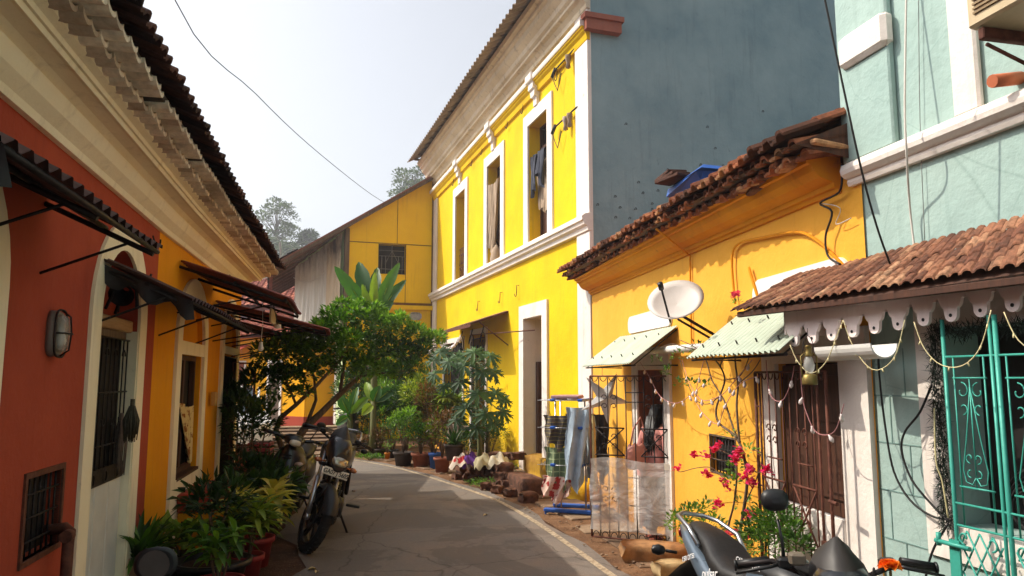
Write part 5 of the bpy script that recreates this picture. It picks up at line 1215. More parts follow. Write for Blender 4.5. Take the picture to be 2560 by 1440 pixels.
def motorcycle(name, lab, loc, rz, lean, steer, plate=None, side_text=(), dusty=False, cat='motorcycle', mirrors=(1, -1)):
    o = thing(name, lab, cat, loc, 0, None, Euler((lean, 0, rz), 'XYZ')); body = DUSTG if dusty else BLACKP
    A = Vector((.44, 0, .80)); ax = Vector((-.42, 0, .907)).normalized()
    MS = Matrix.Translation(A) @ Matrix.Rotation(steer, 4, ax) @ Matrix.Translation(-A)
    f = Vector((.67, 0, .30)); r_ = Vector((-.64, 0, .30))
    t, r = wheel_mb(f, .30, .095); W_f = t.xf(MS).build('front_wheel', TYRE, o); r.xf(MS).build('rim', ALLOY, W_f)
    t, r = wheel_mb(r_, .30, .12); W_r = t.build('rear_wheel', TYRE, o); r.build('rim', ALLOY, W_r)
    # fork
    for sg in (1, -1):
        q = MB(); top = Vector((.40, sg*.095, .92)); bt = Vector((.67, sg*.095, .30)); q.tube([top, top.lerp(bt, .5)], .017, 10); q.tube([top.lerp(bt, .45), bt], .026, 10); q.lathe([(0,-.02),(.03,-.02),(.03,.02),(0,.02)], 10, Matrix.Translation(bt) @ Matrix.Rotation(pi/2, 4, 'X')); q.xf(MS).build('fork_leg', SILVER if not dusty else GREY, o)
    q = MB(); q.bbox(.36, .44, -.12, .12, .90, .93, .01); q.bbox(.42, .50, -.12, .12, .74, .775, .01); q.tube([(.395,0,.92),(.47,0,.74)], .025, 10); q.xf(MS).build('triple_clamp', IRON, o)
    # front fender
    q = MB(); rings = []
    for k in range(15):
        a = radians(155-k*9.5); rr = .335; c = Vector((f.x+rr*cos(a), 0, f.z+rr*sin(a))); rings.append([c+Vector((cos(a)*-.045*abs(y)**2*1.2, y*.072, sin(a)*-.045*abs(y)**2*1.2)) for y in (-1, -.75, -.4, 0, .4, .75, 1)])
    q.loft(rings, closed=False, cap=False); b = len(q.v)
    q.loft([[p*1.0+Vector((0, 0, -.004)) for p in rg] for rg in rings], closed=False, cap=False)
    for sg in (1, -1): q.tube([Vector((f.x+.1, sg*.075, f.z+.32)), Vector((f.x+.02, sg*.09, f.z+.12))], .012, 6)
    q.xf(MS).build('front_fender', body, o)
    # cowl and headlamp
    q = MB(); sec = [(.40, .92, .115, .08), (.50, .93, .125, .13), (.58, .90, .115, .14), (.635, .86, .09, .12), (.66, .84, .06, .08)]
    rings = [ring((x, 0, z), w_, h_, 20, .85, tilt=.25) for x, z, w_, h_ in sec]; q.loft(rings); cw = q.xf(MS).build('headlamp_cowl', body if dusty else GLOSSB, o)
    q = MB(); rings = []
    for x, z, w_ in ((.60, .965, .115), (.555, 1.03, .118), (.50, 1.09, .10), (.46, 1.135, .065), (.445, 1.15, .03)):
        rings.append([Vector((x-.10*(abs(y)**2), y*w_, z-.05*abs(y)**2)) for y in (-1, -.7, -.35, 0, .35, .7, 1)])
    q.loft(rings, closed=False, cap=False); q.loft([[p+Vector((-.006, 0, -.002)) for p in rg] for rg in rings], closed=False, cap=False)
    q.xf(MS).build('visor', simple('smoked_visor', srgb(48, 43, 40), .5, 0, .25, 9, .05, .4), cw)
    q = MB()
    for sg in (1, -1): q.lathe([(0,0),(.006,.002),(0,.006)], 8, Matrix.Translation((.565, sg*.085, 1.0)) @ Matrix.Rotation(pi/2, 4, 'Y'))
    q.xf(MS).build('visor_bolt', SILVER, cw)
    q = MB(); q.loft([ring((.615, 0, .85), .088, .055, 18, .8, tilt=.3), ring((.655, 0, .842), .08, .05, 18, .8, tilt=.35), ring((.678, 0, .835), .055, .034, 18, .9, tilt=.4), ring((.683, 0, .832), .012, .008, 18, tilt=.4)]); q.xf(MS).build('headlamp', LENS2, cw)
    for sg in (1, -1):
        q = MB(); q.tube([(.56, sg*.10, .80), (.57, sg*.15, .795)], .009, 6); q.loft([ring((.57+.0*k, sg*(.15+.02*k), .795), .001+[.012,.02,.02,.008][k]*1.0, [.014,.024,.024,.01][k], 10) for k in range(4)])
        q.lathe([(0, -.016), (.018, -.01), (.021, .01), (.01, .024), (0, .026)], 12, Matrix.Translation((.575, sg*.185, .795)) @ Matrix.Rotation(pi/2, 4, 'Y'), sy=1.5); q.xf(MS).build('indicator', ORL if not dusty else simple('dusty_lens', srgb(190,150,120), .3), o)
    if plate:
        q = MB(); q.bbox(-.005, .005, -.125, .125, -.035, .035, .003); P_ = MS @ Matrix.Translation((.665, 0, .735)) @ Matrix.Rotation(-.12, 4, 'Y')
        pl_ = q.xf(P_).build('number_plate', PLATEW, o)
        e_ = (P_ @ Matrix.Translation((.0075, 0, -.002)) @ Matrix(((0,0,1,0),(1,0,0,0),(0,1,0,0),(0,0,0,1))))
        te_ = text(plate, 'plate_lettering', BLKT, pl_, e_.to_translation(), e_.to_euler(), .056, .0012, sx=.86)
    # bars
    hb = MB(); hp = [(.35, -.36, 1.02), (.37, -.24, 1.04), (.40, -.10, .99), (.40, 0, .965), (.40, .10, .99), (.37, .24, 1.04), (.35, .36, 1.02)]
    hb.tube(hp, .011, 8); hb.xf(MS).build('handlebar', IRON, o)
    for sg in (1, -1):
        q = MB(); q.tube([(.352, sg*.245, 1.04), (.34, sg*.37, 1.018)], .018, 10); q.lathe([(0, -.004), (.022, -.004), (.022, .004), (0, .004)], 10, Matrix.Translation((.34, sg*.375, 1.017)) @ Matrix.Rotation(pi/2, 4, 'X')); q.xf(MS).build('grip', BLACKP, o)
        q = MB(); q.tube([(.40, sg*.215, 1.035), (.425, sg*.25, 1.03), (.405, sg*.38, 1.0)], [.008, .007, .006], 6); q.bbox(.36, .42, sg*.19-.03, sg*.19+.03, 1.02, 1.06, .008); q.xf(MS).build('lever', BLACKP, o)
        if sg not in mirrors: continue
        q = MB(); q.tube([(.375, sg*.19, 1.05), (.365, sg*.19, 1.12), (.36, sg*.20, 1.20)], [.008, .006, .006], 6)
        q.loft([ring((.357+k, sg*.205, 1.275), w_, h_, 16, .8, tilt=.15) for k, w_, h_ in ((-.012, .045, .035), (-.004, .054, .044), (.008, .054, .043), (.022, .04, .03), (.028, .014, .01))]); m2 = q.xf(MS).build('mirror', BLACKP, o)
        q = MB(); q.loft([ring((.335, sg*.205, 1.275), .038, .029, 16, .8, tilt=.15), ring((.334, sg*.205, 1.275), .037, .028, 16, .8, tilt=.15)]); q.xf(MS).build('mirror_glass', MIRROR, m2)
    q = MB(); q.bbox(.40, .46, -.18, -.12, 1.04, 1.085, .008); q.xf(MS).build('brake_reservoir', simple('dusty_reservoir', srgb(120, 108, 92), .6), o)
    q = MB()
    for y in (-.16, -.1, .08, .14): q.tube([(.38, y, 1.02), (.46, y*.8, 1.0), (.50, y*.5, .88), (.42, y*.3, .74)], .005, 5)
    q.xf(MS).build('control_cables', CABLE, o)
    q = MB(); q.loft([ring((.33, 0, 1.0), .075, .03, 14, .7), ring((.40, 0, 1.03), .085, .045, 14, .7, tilt=.6), ring((.44, 0, 1.02), .08, .04, 14, .7, tilt=.6)]); q.xf(MS).build('instrument_pod', BLACKP, o)
    # frame, engine
    q = MB(); q.tube([(.40,0,.80),(.10,0,.72),(-.25,0,.66),(-.55,0,.72)], .022, 8); q.tube([(.42,0,.74),(.30,0,.40),(.10,0,.26)], .02, 8)
    for sg in (1,-1): q.tube([(-.12,sg*.1,.64),(-.15,sg*.11,.34),(-.64,sg*.085,.30)], .018, 8); q.tube([(-.30,sg*.12,.62),(-.60,sg*.11,.36)], .022, 8)
    q.build('frame', IRON, o)
    q = MB(); q.bbox(-.15, .20, -.13, .13, .22, .42, .04); q.bbox(.02, .18, -.08, .08, .40, .58, .02)
    for k in range(6): q.bbox(.0, .20, -.10, .10, .42+k*.026, .428+k*.026, .003)
    q.lathe([(0,-.15),(.09,-.15),(.10,-.12),(.10,.12),(.09,.15),(0,.15)], 20, Matrix.Translation((-.02,0,.31)) @ Matrix.Rotation(pi/2, 4, 'X')); q.build('engine', ALLOY, o)
    q = MB(); q.tube([(.16,.04,.5),(.27,.06,.44),(.25,-.1,.24),(.0,-.14,.20),(-.25,-.16,.24)], .018, 8); q.tube([(-.25,-.16,.24),(-.35,-.17,.27),(-.85,-.18,.36)], [.025,.042,.038], 12); q.build('exhaust', simple('dull_exhaust', srgb(70,66,64), .4, .6), o)
    # tank
    q = MB(); sec = [(.36, .83, .05, .05), (.30, .86, .11, .085), (.18, .875, .15, .115), (.04, .86, .16, .115), (-.06, .83, .13, .09), (-.13, .80, .075, .055)]
    q.loft([ring((x, 0, z), w_, h_, 20, .75) for x, z, w_, h_ in sec]); tk = q.build('fuel_tank', BLACKP, o)
    q = MB()
    for sg in (1,-1): q.loft([[Vector((x, sg*(y+.012), z+h)) for h in (-.06,-.03,0,.03,.05)] for x, y, z in ((.33,.09,.83),(.24,.135,.85),(.12,.155,.86),(.0,.152,.84),(-.06,.12,.82))], closed=False, cap=False)
    q.build('tank_scoop', BODYG, tk)
    q = MB(); q.lathe([(0,.008),(.03,.008),(.034,0)], 16, Matrix.Translation((.13,0,.99))); q.build('fuel_cap', SILVER, tk)
    # seat with rise at the back
    q = MB(); sec = [(-.04, .82, .07, .035), (-.12, .82, .115, .05), (-.28, .815, .135, .055), (-.40, .845, .13, .06), (-.50, .895, .115, .06), (-.64, .925, .10, .055), (-.76, .95, .07, .04), (-.80, .955, .03, .02)]
    q.loft([ring((x, 0, z), w_, h_, 20, .75) for x, z, w_, h_ in sec]); q.build('seat', SEATM, o)
    q = MB(); sec = [(-.02,.74,.09,.05),(-.20,.72,.125,.075),(-.40,.74,.13,.075),(-.60,.82,.115,.06),(-.78,.89,.085,.045),(-.90,.93,.05,.025)]
    q.loft([ring((x, 0, z), w_, h_, 18, .7) for x, z, w_, h_ in sec]); tl = q.build('tail_panel', BODYG, o)
    q = MB(); q.loft([ring((-.885,0,.90), .06,.03,14,.7), ring((-.915,0,.905), .05,.022,14,.7)]); q.build('tail_lamp', REDL, tl)
    q = MB(); q.tube([(-.52,.13,.90),(-.62,.14,.965),(-.80,.12,1.0),(-.86,.06,1.01),(-.86,-.06,1.01),(-.80,-.12,1.0),(-.62,-.14,.965),(-.52,-.13,.90)], .012, 8); q.build('grab_rail', SILVER, o)
    q = MB(); q.loft([[Vector((x, y, z-.05*abs(y)/.08)) for y in (-.08,-.04,0,.04,.08)] for x, z in ((-.78,.80),(-.92,.70),(-.99,.56),(-1.0,.46))], closed=False, cap=False); q.build('rear_fender', BLACKP, o)
    for sg in (1,-1):
        q = MB(); q.tube([(-.84, sg*.08, .80), (-.85, sg*.14, .80)], .009, 6); q.lathe([(0,-.045),(.022,-.03),(.03,0),(.022,.03),(0,.04)], 12, Matrix.Translation((-.85, sg*.185, .80)) @ Matrix.Rotation(pi/2, 4, 'X')); q.build('indicator', BLACKP if not dusty else ORL, o)
        q = MB(); q.bbox(-.19,-.13, sg*.24-.07 if sg>0 else -.31, .31 if sg>0 else sg*.24+.07, .31,.335,.006); q.build('foot_peg', BLACKP, o)
    q = MB(); q.tube([(-.10,.12,.26),(-.16,.26,.02)], .012, 8); q.bbox(-.20,-.12,.24,.30,0,.015,.004); q.build('side_stand', IRON, o)
    # lettering
    for s_, mat_, x, y, z, rx, size, shear in side_text:
        text(s_, 'lettering', mat_, o, (x, y, z), rx, size, .0008, 'CENTER', 1, shear)
    return o
def scooter(name, lab, loc, rz, lean, steer, plate=None, cat='scooter', colr=None, mirrors=(1, -1)):
    o = thing(name, lab, cat, loc, 0, None, Euler((lean, 0, rz), 'XYZ')); bodym = colr or GLOSSB
    A = Vector((.42,0,.6)); ax = Vector((-.40,0,.917)).normalized(); MS = Matrix.Translation(A) @ Matrix.Rotation(steer, 4, ax) @ Matrix.Translation(-A)
    f = Vector((.60,0,.24)); r_ = Vector((-.62,0,.24))
    t, r = wheel_mb(f, .235, .10); W_f = t.xf(MS).build('front_wheel', TYRE, o); r.xf(MS).build('rim', ALLOY, W_f)
    t, r = wheel_mb(r_, .235, .10); W_r = t.build('rear_wheel', TYRE, o); r.build('rim', ALLOY, W_r)
    q = MB(); q.tube([(.44,.06,.62),(.56,.075,.36),(.60,.085,.24)], .022, 8); q.tube([(.66,.085,.40),(.60,.09,.24)], .02, 8); q.xf(MS).build('fork', IRON, o)
    q = MB(); rings = []
    for k in range(15):
        a = radians(160-k*11); rr = .29; c = Vector((f.x+rr*cos(a), 0, f.z+.03+rr*sin(a))); rings.append([c+Vector((cos(a)*-.10*abs(y)**2, y*.095, sin(a)*-.10*abs(y)**2)) for y in (-1,-.8,-.45,0,.45,.8,1)])
    q.loft(rings, closed=False, cap=False); q.loft([[p+Vector((0,0,-.005)) for p in rg] for rg in rings], closed=False, cap=False); q.xf(MS).build('front_fender', DUSTG, o)
    # apron
    q = MB(); rings = []
    for x, z, w_ in ((.44,.30,.13),(.50,.42,.17),(.50,.55,.20),(.47,.68,.205),(.43,.80,.18),(.40,.88,.13),(.385,.92,.08)):
        rings.append([Vector((x-.16*abs(y)**2.2, y*w_, z-.02*abs(y))) for y in (-1,-.85,-.6,-.3,0,.3,.6,.85,1)])
    q.loft(rings, closed=False, cap=False); q.loft([[p+Vector((-.05,0,0)) for p in rg] for rg in rings], closed=False, cap=False)
    for sg in (0,-1): q.loft([[rg[sg] for rg in rings], [rg[sg]+Vector((-.05,0,0)) for rg in rings]], closed=False, cap=False)
    ap = q.build('front_apron', bodym, o)
    q = MB(); [q.bbox(.462-.01*k,.470-.01*k,-.055,.055,.765+.03*k,.78+.03*k,.003) for k in range(2)]; q.build('vent_slots', BLACKP, ap)
    q = MB(); q.bbox(-.30,.46,-.14,.14,.22,.27,.02); q.bbox(-.32,-.22,-.12,.12,.24,.62,.03); q.build('floorboard', BLACKP, o)
    q = MB(); sec = [(-.22,.50,.10,.14),(-.32,.50,.16,.20),(-.55,.54,.18,.19),(-.78,.58,.14,.14),(-.92,.62,.07,.07)]
    q.loft([ring((x,0,z),w_,h_,20,.75) for x,z,w_,h_ in sec]); q.build('body_panel', bodym, o)
    q = MB(); sec = [(-.18,.72,.08,.03),(-.26,.735,.13,.05),(-.50,.75,.14,.055),(-.75,.785,.12,.05),(-.86,.80,.07,.03)]
    q.loft([ring((x,0,z),w_,h_,20,.75) for x,z,w_,h_ in sec]); q.build('seat', SEATM, o)
    q = MB(); q.tube([(-.70,.12,.80),(-.92,.10,.84),(-.95,0,.845),(-.92,-.10,.84),(-.70,-.12,.80)], .012, 8); q.build('grab_rail', SILVER, o)
    q = MB(); q.loft([ring((-.91,0,.64),.09,.05,14,.7), ring((-.95,0,.64),.07,.035,14,.7)]); q.build('tail_lamp', REDL, o)
    # head
    q = MB(); sec = [(.26,.97,.06,.03),(.32,.985,.12,.055),(.38,.975,.125,.06),(.43,.955,.085,.045),(.455,.945,.05,.03)]
    q.loft([ring((x,0,z),w_,h_,18,.75) for x,z,w_,h_ in sec]); q.tube([(.345,-.10,.98),(.30,-.24,1.0),(.27,-.35,1.0)], .02, 8); q.tube([(.345,.10,.98),(.30,.24,1.0),(.27,.35,1.0)], .02, 8); hd = q.xf(MS).build('handlebar_cover', bodym, o)
    q = MB(); q.loft([ring((.43,0,.955),.075,.04,16,.8), ring((.462,0,.945),.065,.032,16,.8), ring((.468,0,.943),.02,.01,16)]); q.xf(MS).build('headlamp', LEN, hd)
    q = MB(); q.tube([(.30,-.26,1.0),(.26,-.37,1.0)], .02, 8); q.tube([(.30,.26,1.0),(.26,.37,1.0)], .02, 8); q.tube([(.34,-.20,1.0),(.36,-.26,.99),(.32,-.36,.98)], .006, 6); q.tube([(.34,.20,1.0),(.36,.26,.99),(.32,.36,.98)], .006, 6); q.xf(MS).build('grip', BLACKP, o)
    for sg in mirrors:
        q = MB(); q.tube([(.31,sg*.19,1.01),(.32,sg*.22,1.10),(.31,sg*.25,1.16)], .007, 6); q.loft([ring((.31+k,sg*.27,1.205),w_,h_,16,.85) for k,w_,h_ in ((-.010,.048,.038),(-.003,.058,.046),(.008,.056,.044),(.02,.036,.028))]); m2 = q.xf(MS).build('mirror', BLACKP, o)
        q = MB(); q.lathe([(0,0),(.04,0)], 16, Matrix.Translation((.288,sg*.27,1.205)) @ Matrix.Rotation(-pi/2,4,'Y')); q.xf(MS).build('mirror_glass', MIRROR, m2)
        q = MB(); q.lathe([(0,-.02),(.03,-.01),(.035,.01),(0,.03)], 12, Matrix.Translation((.44,sg*.15,.70)) @ Matrix.Rotation(pi/2,4,'Y'), sy=1.6); q.build('indicator', simple('pale_lens', srgb(200,170,150), .2), ap)
    if plate:
        q = MB(); q.bbox(-.004,.004,-.10,.10,-.06,.06,.003); P_ = Matrix.Translation((.512,0,.60)) @ Matrix.Rotation(-.12,4,'Y'); pl_ = q.xf(P_).build('number_plate', PLATEW, o)
        for k, s_ in enumerate(plate):
            e_ = (P_ @ Matrix.Translation((.006, 0, .027-.054*k)) @ Matrix(((0,0,1,0),(1,0,0,0),(0,1,0,0),(0,0,0,1)))); text(s_, 'plate_lettering', BLKT, pl_, e_.to_translation(), e_.to_euler(), .052, .001, sx=.9)
    q = MB(); q.bbox(-.55,-.05,-.16,-.06,.18,.34,.04); q.tube([(-.3,-.15,.22),(-.45,-.17,.24),(-.8,-.17,.28)], [.02,.04,.04], 12); q.build('engine', ALLOY, o)
    q = MB(); q.tube([(-.25,.12,.24),(-.30,.22,.01)], .012, 8); q.build('stand', IRON, o)
    return o
bx, by = gnd(808, 1378)
# front wheel stands at (bx,by); heading towards the camera, slightly to the right
hd_ = radians(-84); m1 = motorcycle('motorcycle', 'black motorcycle facing the camera with a white front plate, nearest on the left verge', (bx-.66*cos(hd_)-.13, by-.66*sin(hd_), .0), hd_, radians(-11), radians(27), 'GA07 J 5605', mirrors=())
sx_, sy_ = gnd(738, 1318); hs = radians(-86)
scooter('scooter', 'dark scooter with a dusty front fender parked behind the black motorcycle', (sx_-.60*cos(hs)-.24, sy_-.60*sin(hs), 0), hs, radians(-6), radians(25), ('GA.07', 'D 0738'), mirrors=(1,))
g_ = gnd(868, 1128); scooter('scooter', 'dark covered scooter half hidden behind the far banana plants', (g_[0], g_[1], 0), radians(-70), 0, 0, None, colr=DUSTG)
# scooter below the lower left corner: only a mirror rises into the picture
hs = radians(104); mpos = at(388, 1440, 2.15)
s3 = scooter('scooter', 'grey scooter by the red wall, only its round mirror showing at the lower left corner', (0, 0, 0), hs, 0, 0, None, colr=DUSTG, mirrors=(1,))
off_ = Matrix.Rotation(hs, 3, 'Z') @ Vector((.31, .27, 0)); s3.location = (mpos.x-off_.x, mpos.y-off_.y, -.02); s3.scale = (1, 1, 1)
# big motorcycle lower right
hd2 = -1.344; cpos = Vector((1.004, 3.254))
RX = lambda a: (a, 0, 0)
rot_left = (pi/2, 0, pi)       # text on the +y side reading towards the front... seen from the left
rot_right = (pi/2, 0, 0)
m2_ = motorcycle('motorcycle', 'black and blue grey motorcycle with creased seat and smoked visor below the tiled porch', (cpos.x, cpos.y, .0), hd2, -.17, -.459, None,
    [('150 DTSi', WHTT, -.60, -.135, .82, (pi/2, radians(-22), 0), .035, 0), ('pulsar', WHTT, -.36, -.142, .80, (pi/2, radians(-14), 0), .06, .3), ('CARE CENTER', WHTT, .02, -.178, .93, (pi/2, 0, 0),   .03, 0)], mirrors=(-1,))
m2_.scale = (.975, .975, .975); m1.scale = (1.08, 1.08, 1.08)
for c_ in s3.children:
    for g_ in c_.children:
        if g_.name.startswith('mirror_glass'): g_.data.materials[0] = DUSTG
# ================================================================ car behind the plants
cc_ = gnd(640, 1110); ca = thing('parked_car', 'white hatchback parked beyond the iron trellis, half hidden by plants', 'car', (-6.55, 17.0, 0), radians(-62)); WCAR = simple('white_car_paint', srgb(225, 228, 230), .25, 0, .05, 4, 0, .5, .6)
q = MB(); prof = [(-1.75,.35),(-1.78,.8),(-1.7,.95),(-1.45,1.02),(.75,.98),(1.5,.85),(1.75,.68),(1.8,.35)]
rings = []
for y, k in ((-.76,.0),(-.80,.03),(-.80,1),(.80,1),(.80,.03),(.76,0)): pass
q.prism(prof, -.78, .78); q.build('body', WCAR, ca)
q = MB(); cab0 = [(-1.6,1.0),(-1.35,1.42),(-.9,1.5),(.1,1.48),(.85,.98)]; 
q.loft([[Vector((x, s*(.74 if z < 1.1 else .60), z)) for x, z in cab0] for s in (-1, 1)], closed=True, cap=True, sm=False); q.build('cabin', simple('car_glass', srgb(40,54,62), .06, 0, .1, 4, 0, .9), ca)
q = MB(); q.bbox(-1.38,.16,-.60,.60,1.475,1.52,.02)
for s in (-1,1):
    for a, b_ in (((-1.6,1.0),(-1.36,1.46)),((-.45,1.0),(-.45,1.48)),((.1,1.48),(.85,.98))): q.tube([(a[0],s*.75,a[1]),(b_[0],s*.61,b_[1])], .03, 6)
q.build('roof', WCAR, ca)
for x in (-1.15, 1.15):
    for s in (-1, 1):
        t, r = wheel_mb(Vector((x, s*.70, .29)), .29, .18); w_ = t.build('wheel', TYRE, ca); r.build('rim', SILVER, w_)
for s in (-1, 1):
    q = MB(); q.loft([ring((.62+k, s*.88, 1.02), w_, h_, 10, .8) for k, w_, h_ in ((-.06,.04,.03),(0,.09,.06),(.06,.05,.035))]); q.build('side_mirror', BLACKP, ca)
    q = MB(); q.bbox(1.62,1.80,s*.62-.12,s*.62+.12,.62,.76,.03); q.build('headlight', LEN, ca)
# ================================================================ woman at the far orange door
base = FO.w(8.14, .03, 0); hc = Vector((base.x, base.y, .02))
pw = thing('person', 'long haired woman in pink top and navy trousers entering the far orange house door', 'person', hc, FO.rz+radians(-68))
SKIN = simple('skin', srgb(150, 98, 72), .6, 0, .1, 20, .05)
HAIR = simple('black_hair', srgb(24, 20, 20), .45, 0, .4, 60, .5)
def skinned(name, verts, edges, mat, parent, root=0, sub=2):
    me = bpy.data.meshes.new(name); me.from_pydata([v[:3] for v in verts], edges, []); o = bpy.data.objects.new(name, me); col.objects.link(o); o.parent = parent
    md = o.modifiers.new('skin', 'SKIN'); me.skin_vertices.new() if not me.skin_vertices else None
    for i, v in enumerate(verts):
        sv = me.skin_vertices[0].data[i]; sv.radius = (v[3], v[4] if len(v) > 4 else v[3]); sv.use_root = (i == root)
    ms = o.modifiers.new('sub', 'SUBSURF'); ms.levels = sub; ms.render_levels = sub; me.materials.append(mat)
    md.use_smooth_shade = True; return o
# local axes: x forward (towards the door), z up
V = [(0,0,.78,.11,.12),(0,0,.92,.085,.10),(.01,0,1.04,.09,.12),(.03,0,1.13,.075,.11),(.05,0,1.18,.035),(.075,0,1.225,.04),(.085,0,1.29,.062,.068),(.08,0,1.345,.05,.055),
     (.01,.075,.72,.075),(.09,.08,.46,.055),(.02,.08,.25,.045),(-.03,.08,.09,.03),(.06,.08,.035,.026,.03),
     (-.01,-.075,.72,.075),(.0,-.08,.44,.055),(-.08,-.08,.25,.045),(-.14,-.08,.10,.03),(-.05,-.08,.035,.026,.03),
     (.03,.15,1.12,.045),(.0,.21,.95,.034),(.10,.20,.80,.026),(.13,.19,.75,.022,.03),
     (.03,-.15,1.12,.045),(-.02,-.21,.94,.034),(.08,-.22,.80,.026),(.12,-.22,.76,.022,.03)]
E_ = [(0,1),(1,2),(2,3),(3,4),(4,5),(5,6),(6,7),(0,8),(8,9),(9,10),(10,11),(11,12),(0,13),(13,14),(14,15),(15,16),(16,17),(3,18),(18,19),(19,20),(20,21),(3,22),(22,23),(23,24),(24,25)]
for base_i, sg in ((21, 1), (25, -1)):
    bv = V[base_i]
    for k in range(5):
        n0 = len(V); fx_ = .02 if k < 4 else .0; dy = (-.021+.014*k) if k < 4 else .03*-sg
        L_ = [.05,.058,.055,.045,.035][k]
        V += [(bv[0]+.03*(1 if k < 4 else .4), bv[1]+dy*1.0, bv[2]-.012, .008), (bv[0]+.03+L_*.45, bv[1]+dy*1.15, bv[2]-.025-.008*k, .0075), (bv[0]+.028+L_*.6, bv[1]+dy*1.1, bv[2]-.055, .006)]
        E_ += [(base_i, n0), (n0, n0+1), (n0+1, n0+2)]
bd = skinned('body', V, E_, SKIN, pw)
PTOP = plaster('pink_patterned_cloth', srgb(210, 150, 140), srgb(180, 112, 108), dirt=srgb(120, 70, 70), dirt_amt=.8, streak=.3, bmp=.2); NAVY = simple('navy_cloth', srgb(38, 44, 62), .9, 0, .3, 8, .2); BAGM = simple('pink_leather', srgb(206, 140, 124), .5, 0, .15, 6, .15)
q = MB(); q.loft([ring((.0+x, 0, z), ry, rx, 22, 1, 'z') if False else [Vector((x+rx*cos(2*pi*k/22)*(1+.06*sin(5*2*pi*k/22)*(1.15-z)*3), ry*sin(2*pi*k/22)*(1+.05*sin(6*2*pi*k/22)*(1.15-z)*3), z)) for k in range(22)] for x, rx, ry, z in ((.0,.19,.21,.66),(.0,.17,.20,.74),(.0,.14,.175,.86),(.005,.115,.155,.96),(.02,.115,.17,1.06),(.03,.10,.165,1.13),(.04,.07,.11,1.175),(.05,.045,.05,1.20))], cap=False); q.build('top', PTOP, bd)
for sg in (1, -1):
    q = MB(); q.tube([(.03,sg*.13,1.14),(.02,sg*.185,1.05),(.0,sg*.215,.94),(.04,sg*.215,.89)], [.062,.056,.052,.056], 12); q.build('sleeve', PTOP, bd)
q = MB()
for pts in (((0,.07,.76),(.05,.08,.60),(.09,.08,.46),(.02,.08,.25),(-.03,.08,.10)), ((0,-.07,.76),(0,-.08,.60),(0,-.08,.44),(-.08,-.08,.25),(-.14,-.08,.12))): q.tube(pts, [.105,.095,.075,.062,.06], 14)
q.build('trousers', NAVY, bd)
for p in ((-.0,.08,.0),(-.10,-.08,.0)):
    q = MB(); q.bbox(p[0]-.06,p[0]+.14,p[1]-.04,p[1]+.04,0,.025,.01); q.tube([(p[0]+.06,p[1]-.04,.02),(p[0]+.05,p[1],.065),(p[0]+.06,p[1]+.04,.02)], .01, 6); q.build('sandal', WOODR, bd)
q = MB(); rings = []
for j, (x, z, rx, ry) in enumerate(((.08,1.40,.02,.02),(.07,1.39,.065,.065),(.06,1.34,.082,.082),(.045,1.28,.088,.088),(.02,1.20,.075,.085),(-.03,1.10,.06,.085),(-.07,.98,.05,.085),(-.09,.88,.04,.07),(-.10,.80,.02,.04))):
    rings.append([Vector((x+rx*cos(2*pi*k/26)*(1+.10*sin(9*2*pi*k/26+j*.3)), ry*sin(2*pi*k/26)*(1+.10*sin(11*2*pi*k/26+j*.2)), z)) for k in range(26)])
q.loft(rings); hr_ = q.build('hair', HAIR, bd)
q = MB()
for i in range(60):
    a = R.uniform(pi*.5, pi*1.5); q.tube([(.03+.09*cos(a), .09*sin(a), 1.27), (-.03+.07*cos(a), .10*sin(a), 1.08), (-.08+.05*cos(a), .11*sin(a)+R.uniform(-.02,.02), R.uniform(.78,.95))], [.008,.008,.003], 4)
q.build('hair_strands', HAIR, bd)
q = MB()     # face: nose, eyes, mouth, ears on the hidden side
q.lathe([(0,.02),(.012,0),(.014,-.015),(0,-.02)], 8, Matrix.Translation((.148,0,1.27))); q.lathe([(0,.01),(.018,0),(.0,-.01)], 8, Matrix.Translation((.08,.068,1.28))); q.lathe([(0,.01),(.018,0),(.0,-.01)], 8, Matrix.Translation((.08,-.068,1.28))); q.build('nose_and_ears', SKIN, bd)
for sg in (1,-1): q = MB(); q.lathe([(0,.006),(.012,0),(0,-.006)], 10, Matrix.Translation((.14,sg*.026,1.295))); q.build('eye', BLKT, bd)
q = MB(); q.lathe([(0,.005),(.02,0),(0,-.005)], 10, Matrix.Translation((.138,0,1.24))); q.build('mouth', REDL, bd)
bp = hc+Vector((-.22, .0, .76)); bg_ = thing('shoulder_bag', 'large pale pink bag hanging from the woman\'s shoulder at the door', 'bag', at(1592, 1140, hc.y-.12), FO.rz+radians(-70))
q = MB(); q.loft([[Vector((rx*cos(2*pi*k/20), ry*sin(2*pi*k/20)*abs(sin(2*pi*k/20))**.0, z+.012*sin(5*2*pi*k/20))) for k in range(20)] for rx, ry, z in ((.04,.03,-.13),(.12,.06,-.12),(.14,.075,-.05),(.13,.07,.05),(.10,.045,.11),(.08,.03,.12))]); q.build('pouch', BAGM, bg_)
q = MB(); q.tube([(-.08,0,.11),(-.04,.0,.28),(.06,0,.40),(.10,0,.28),(.08,0,.11)], .009, 6); q.build('strap', BAGM, bg_)
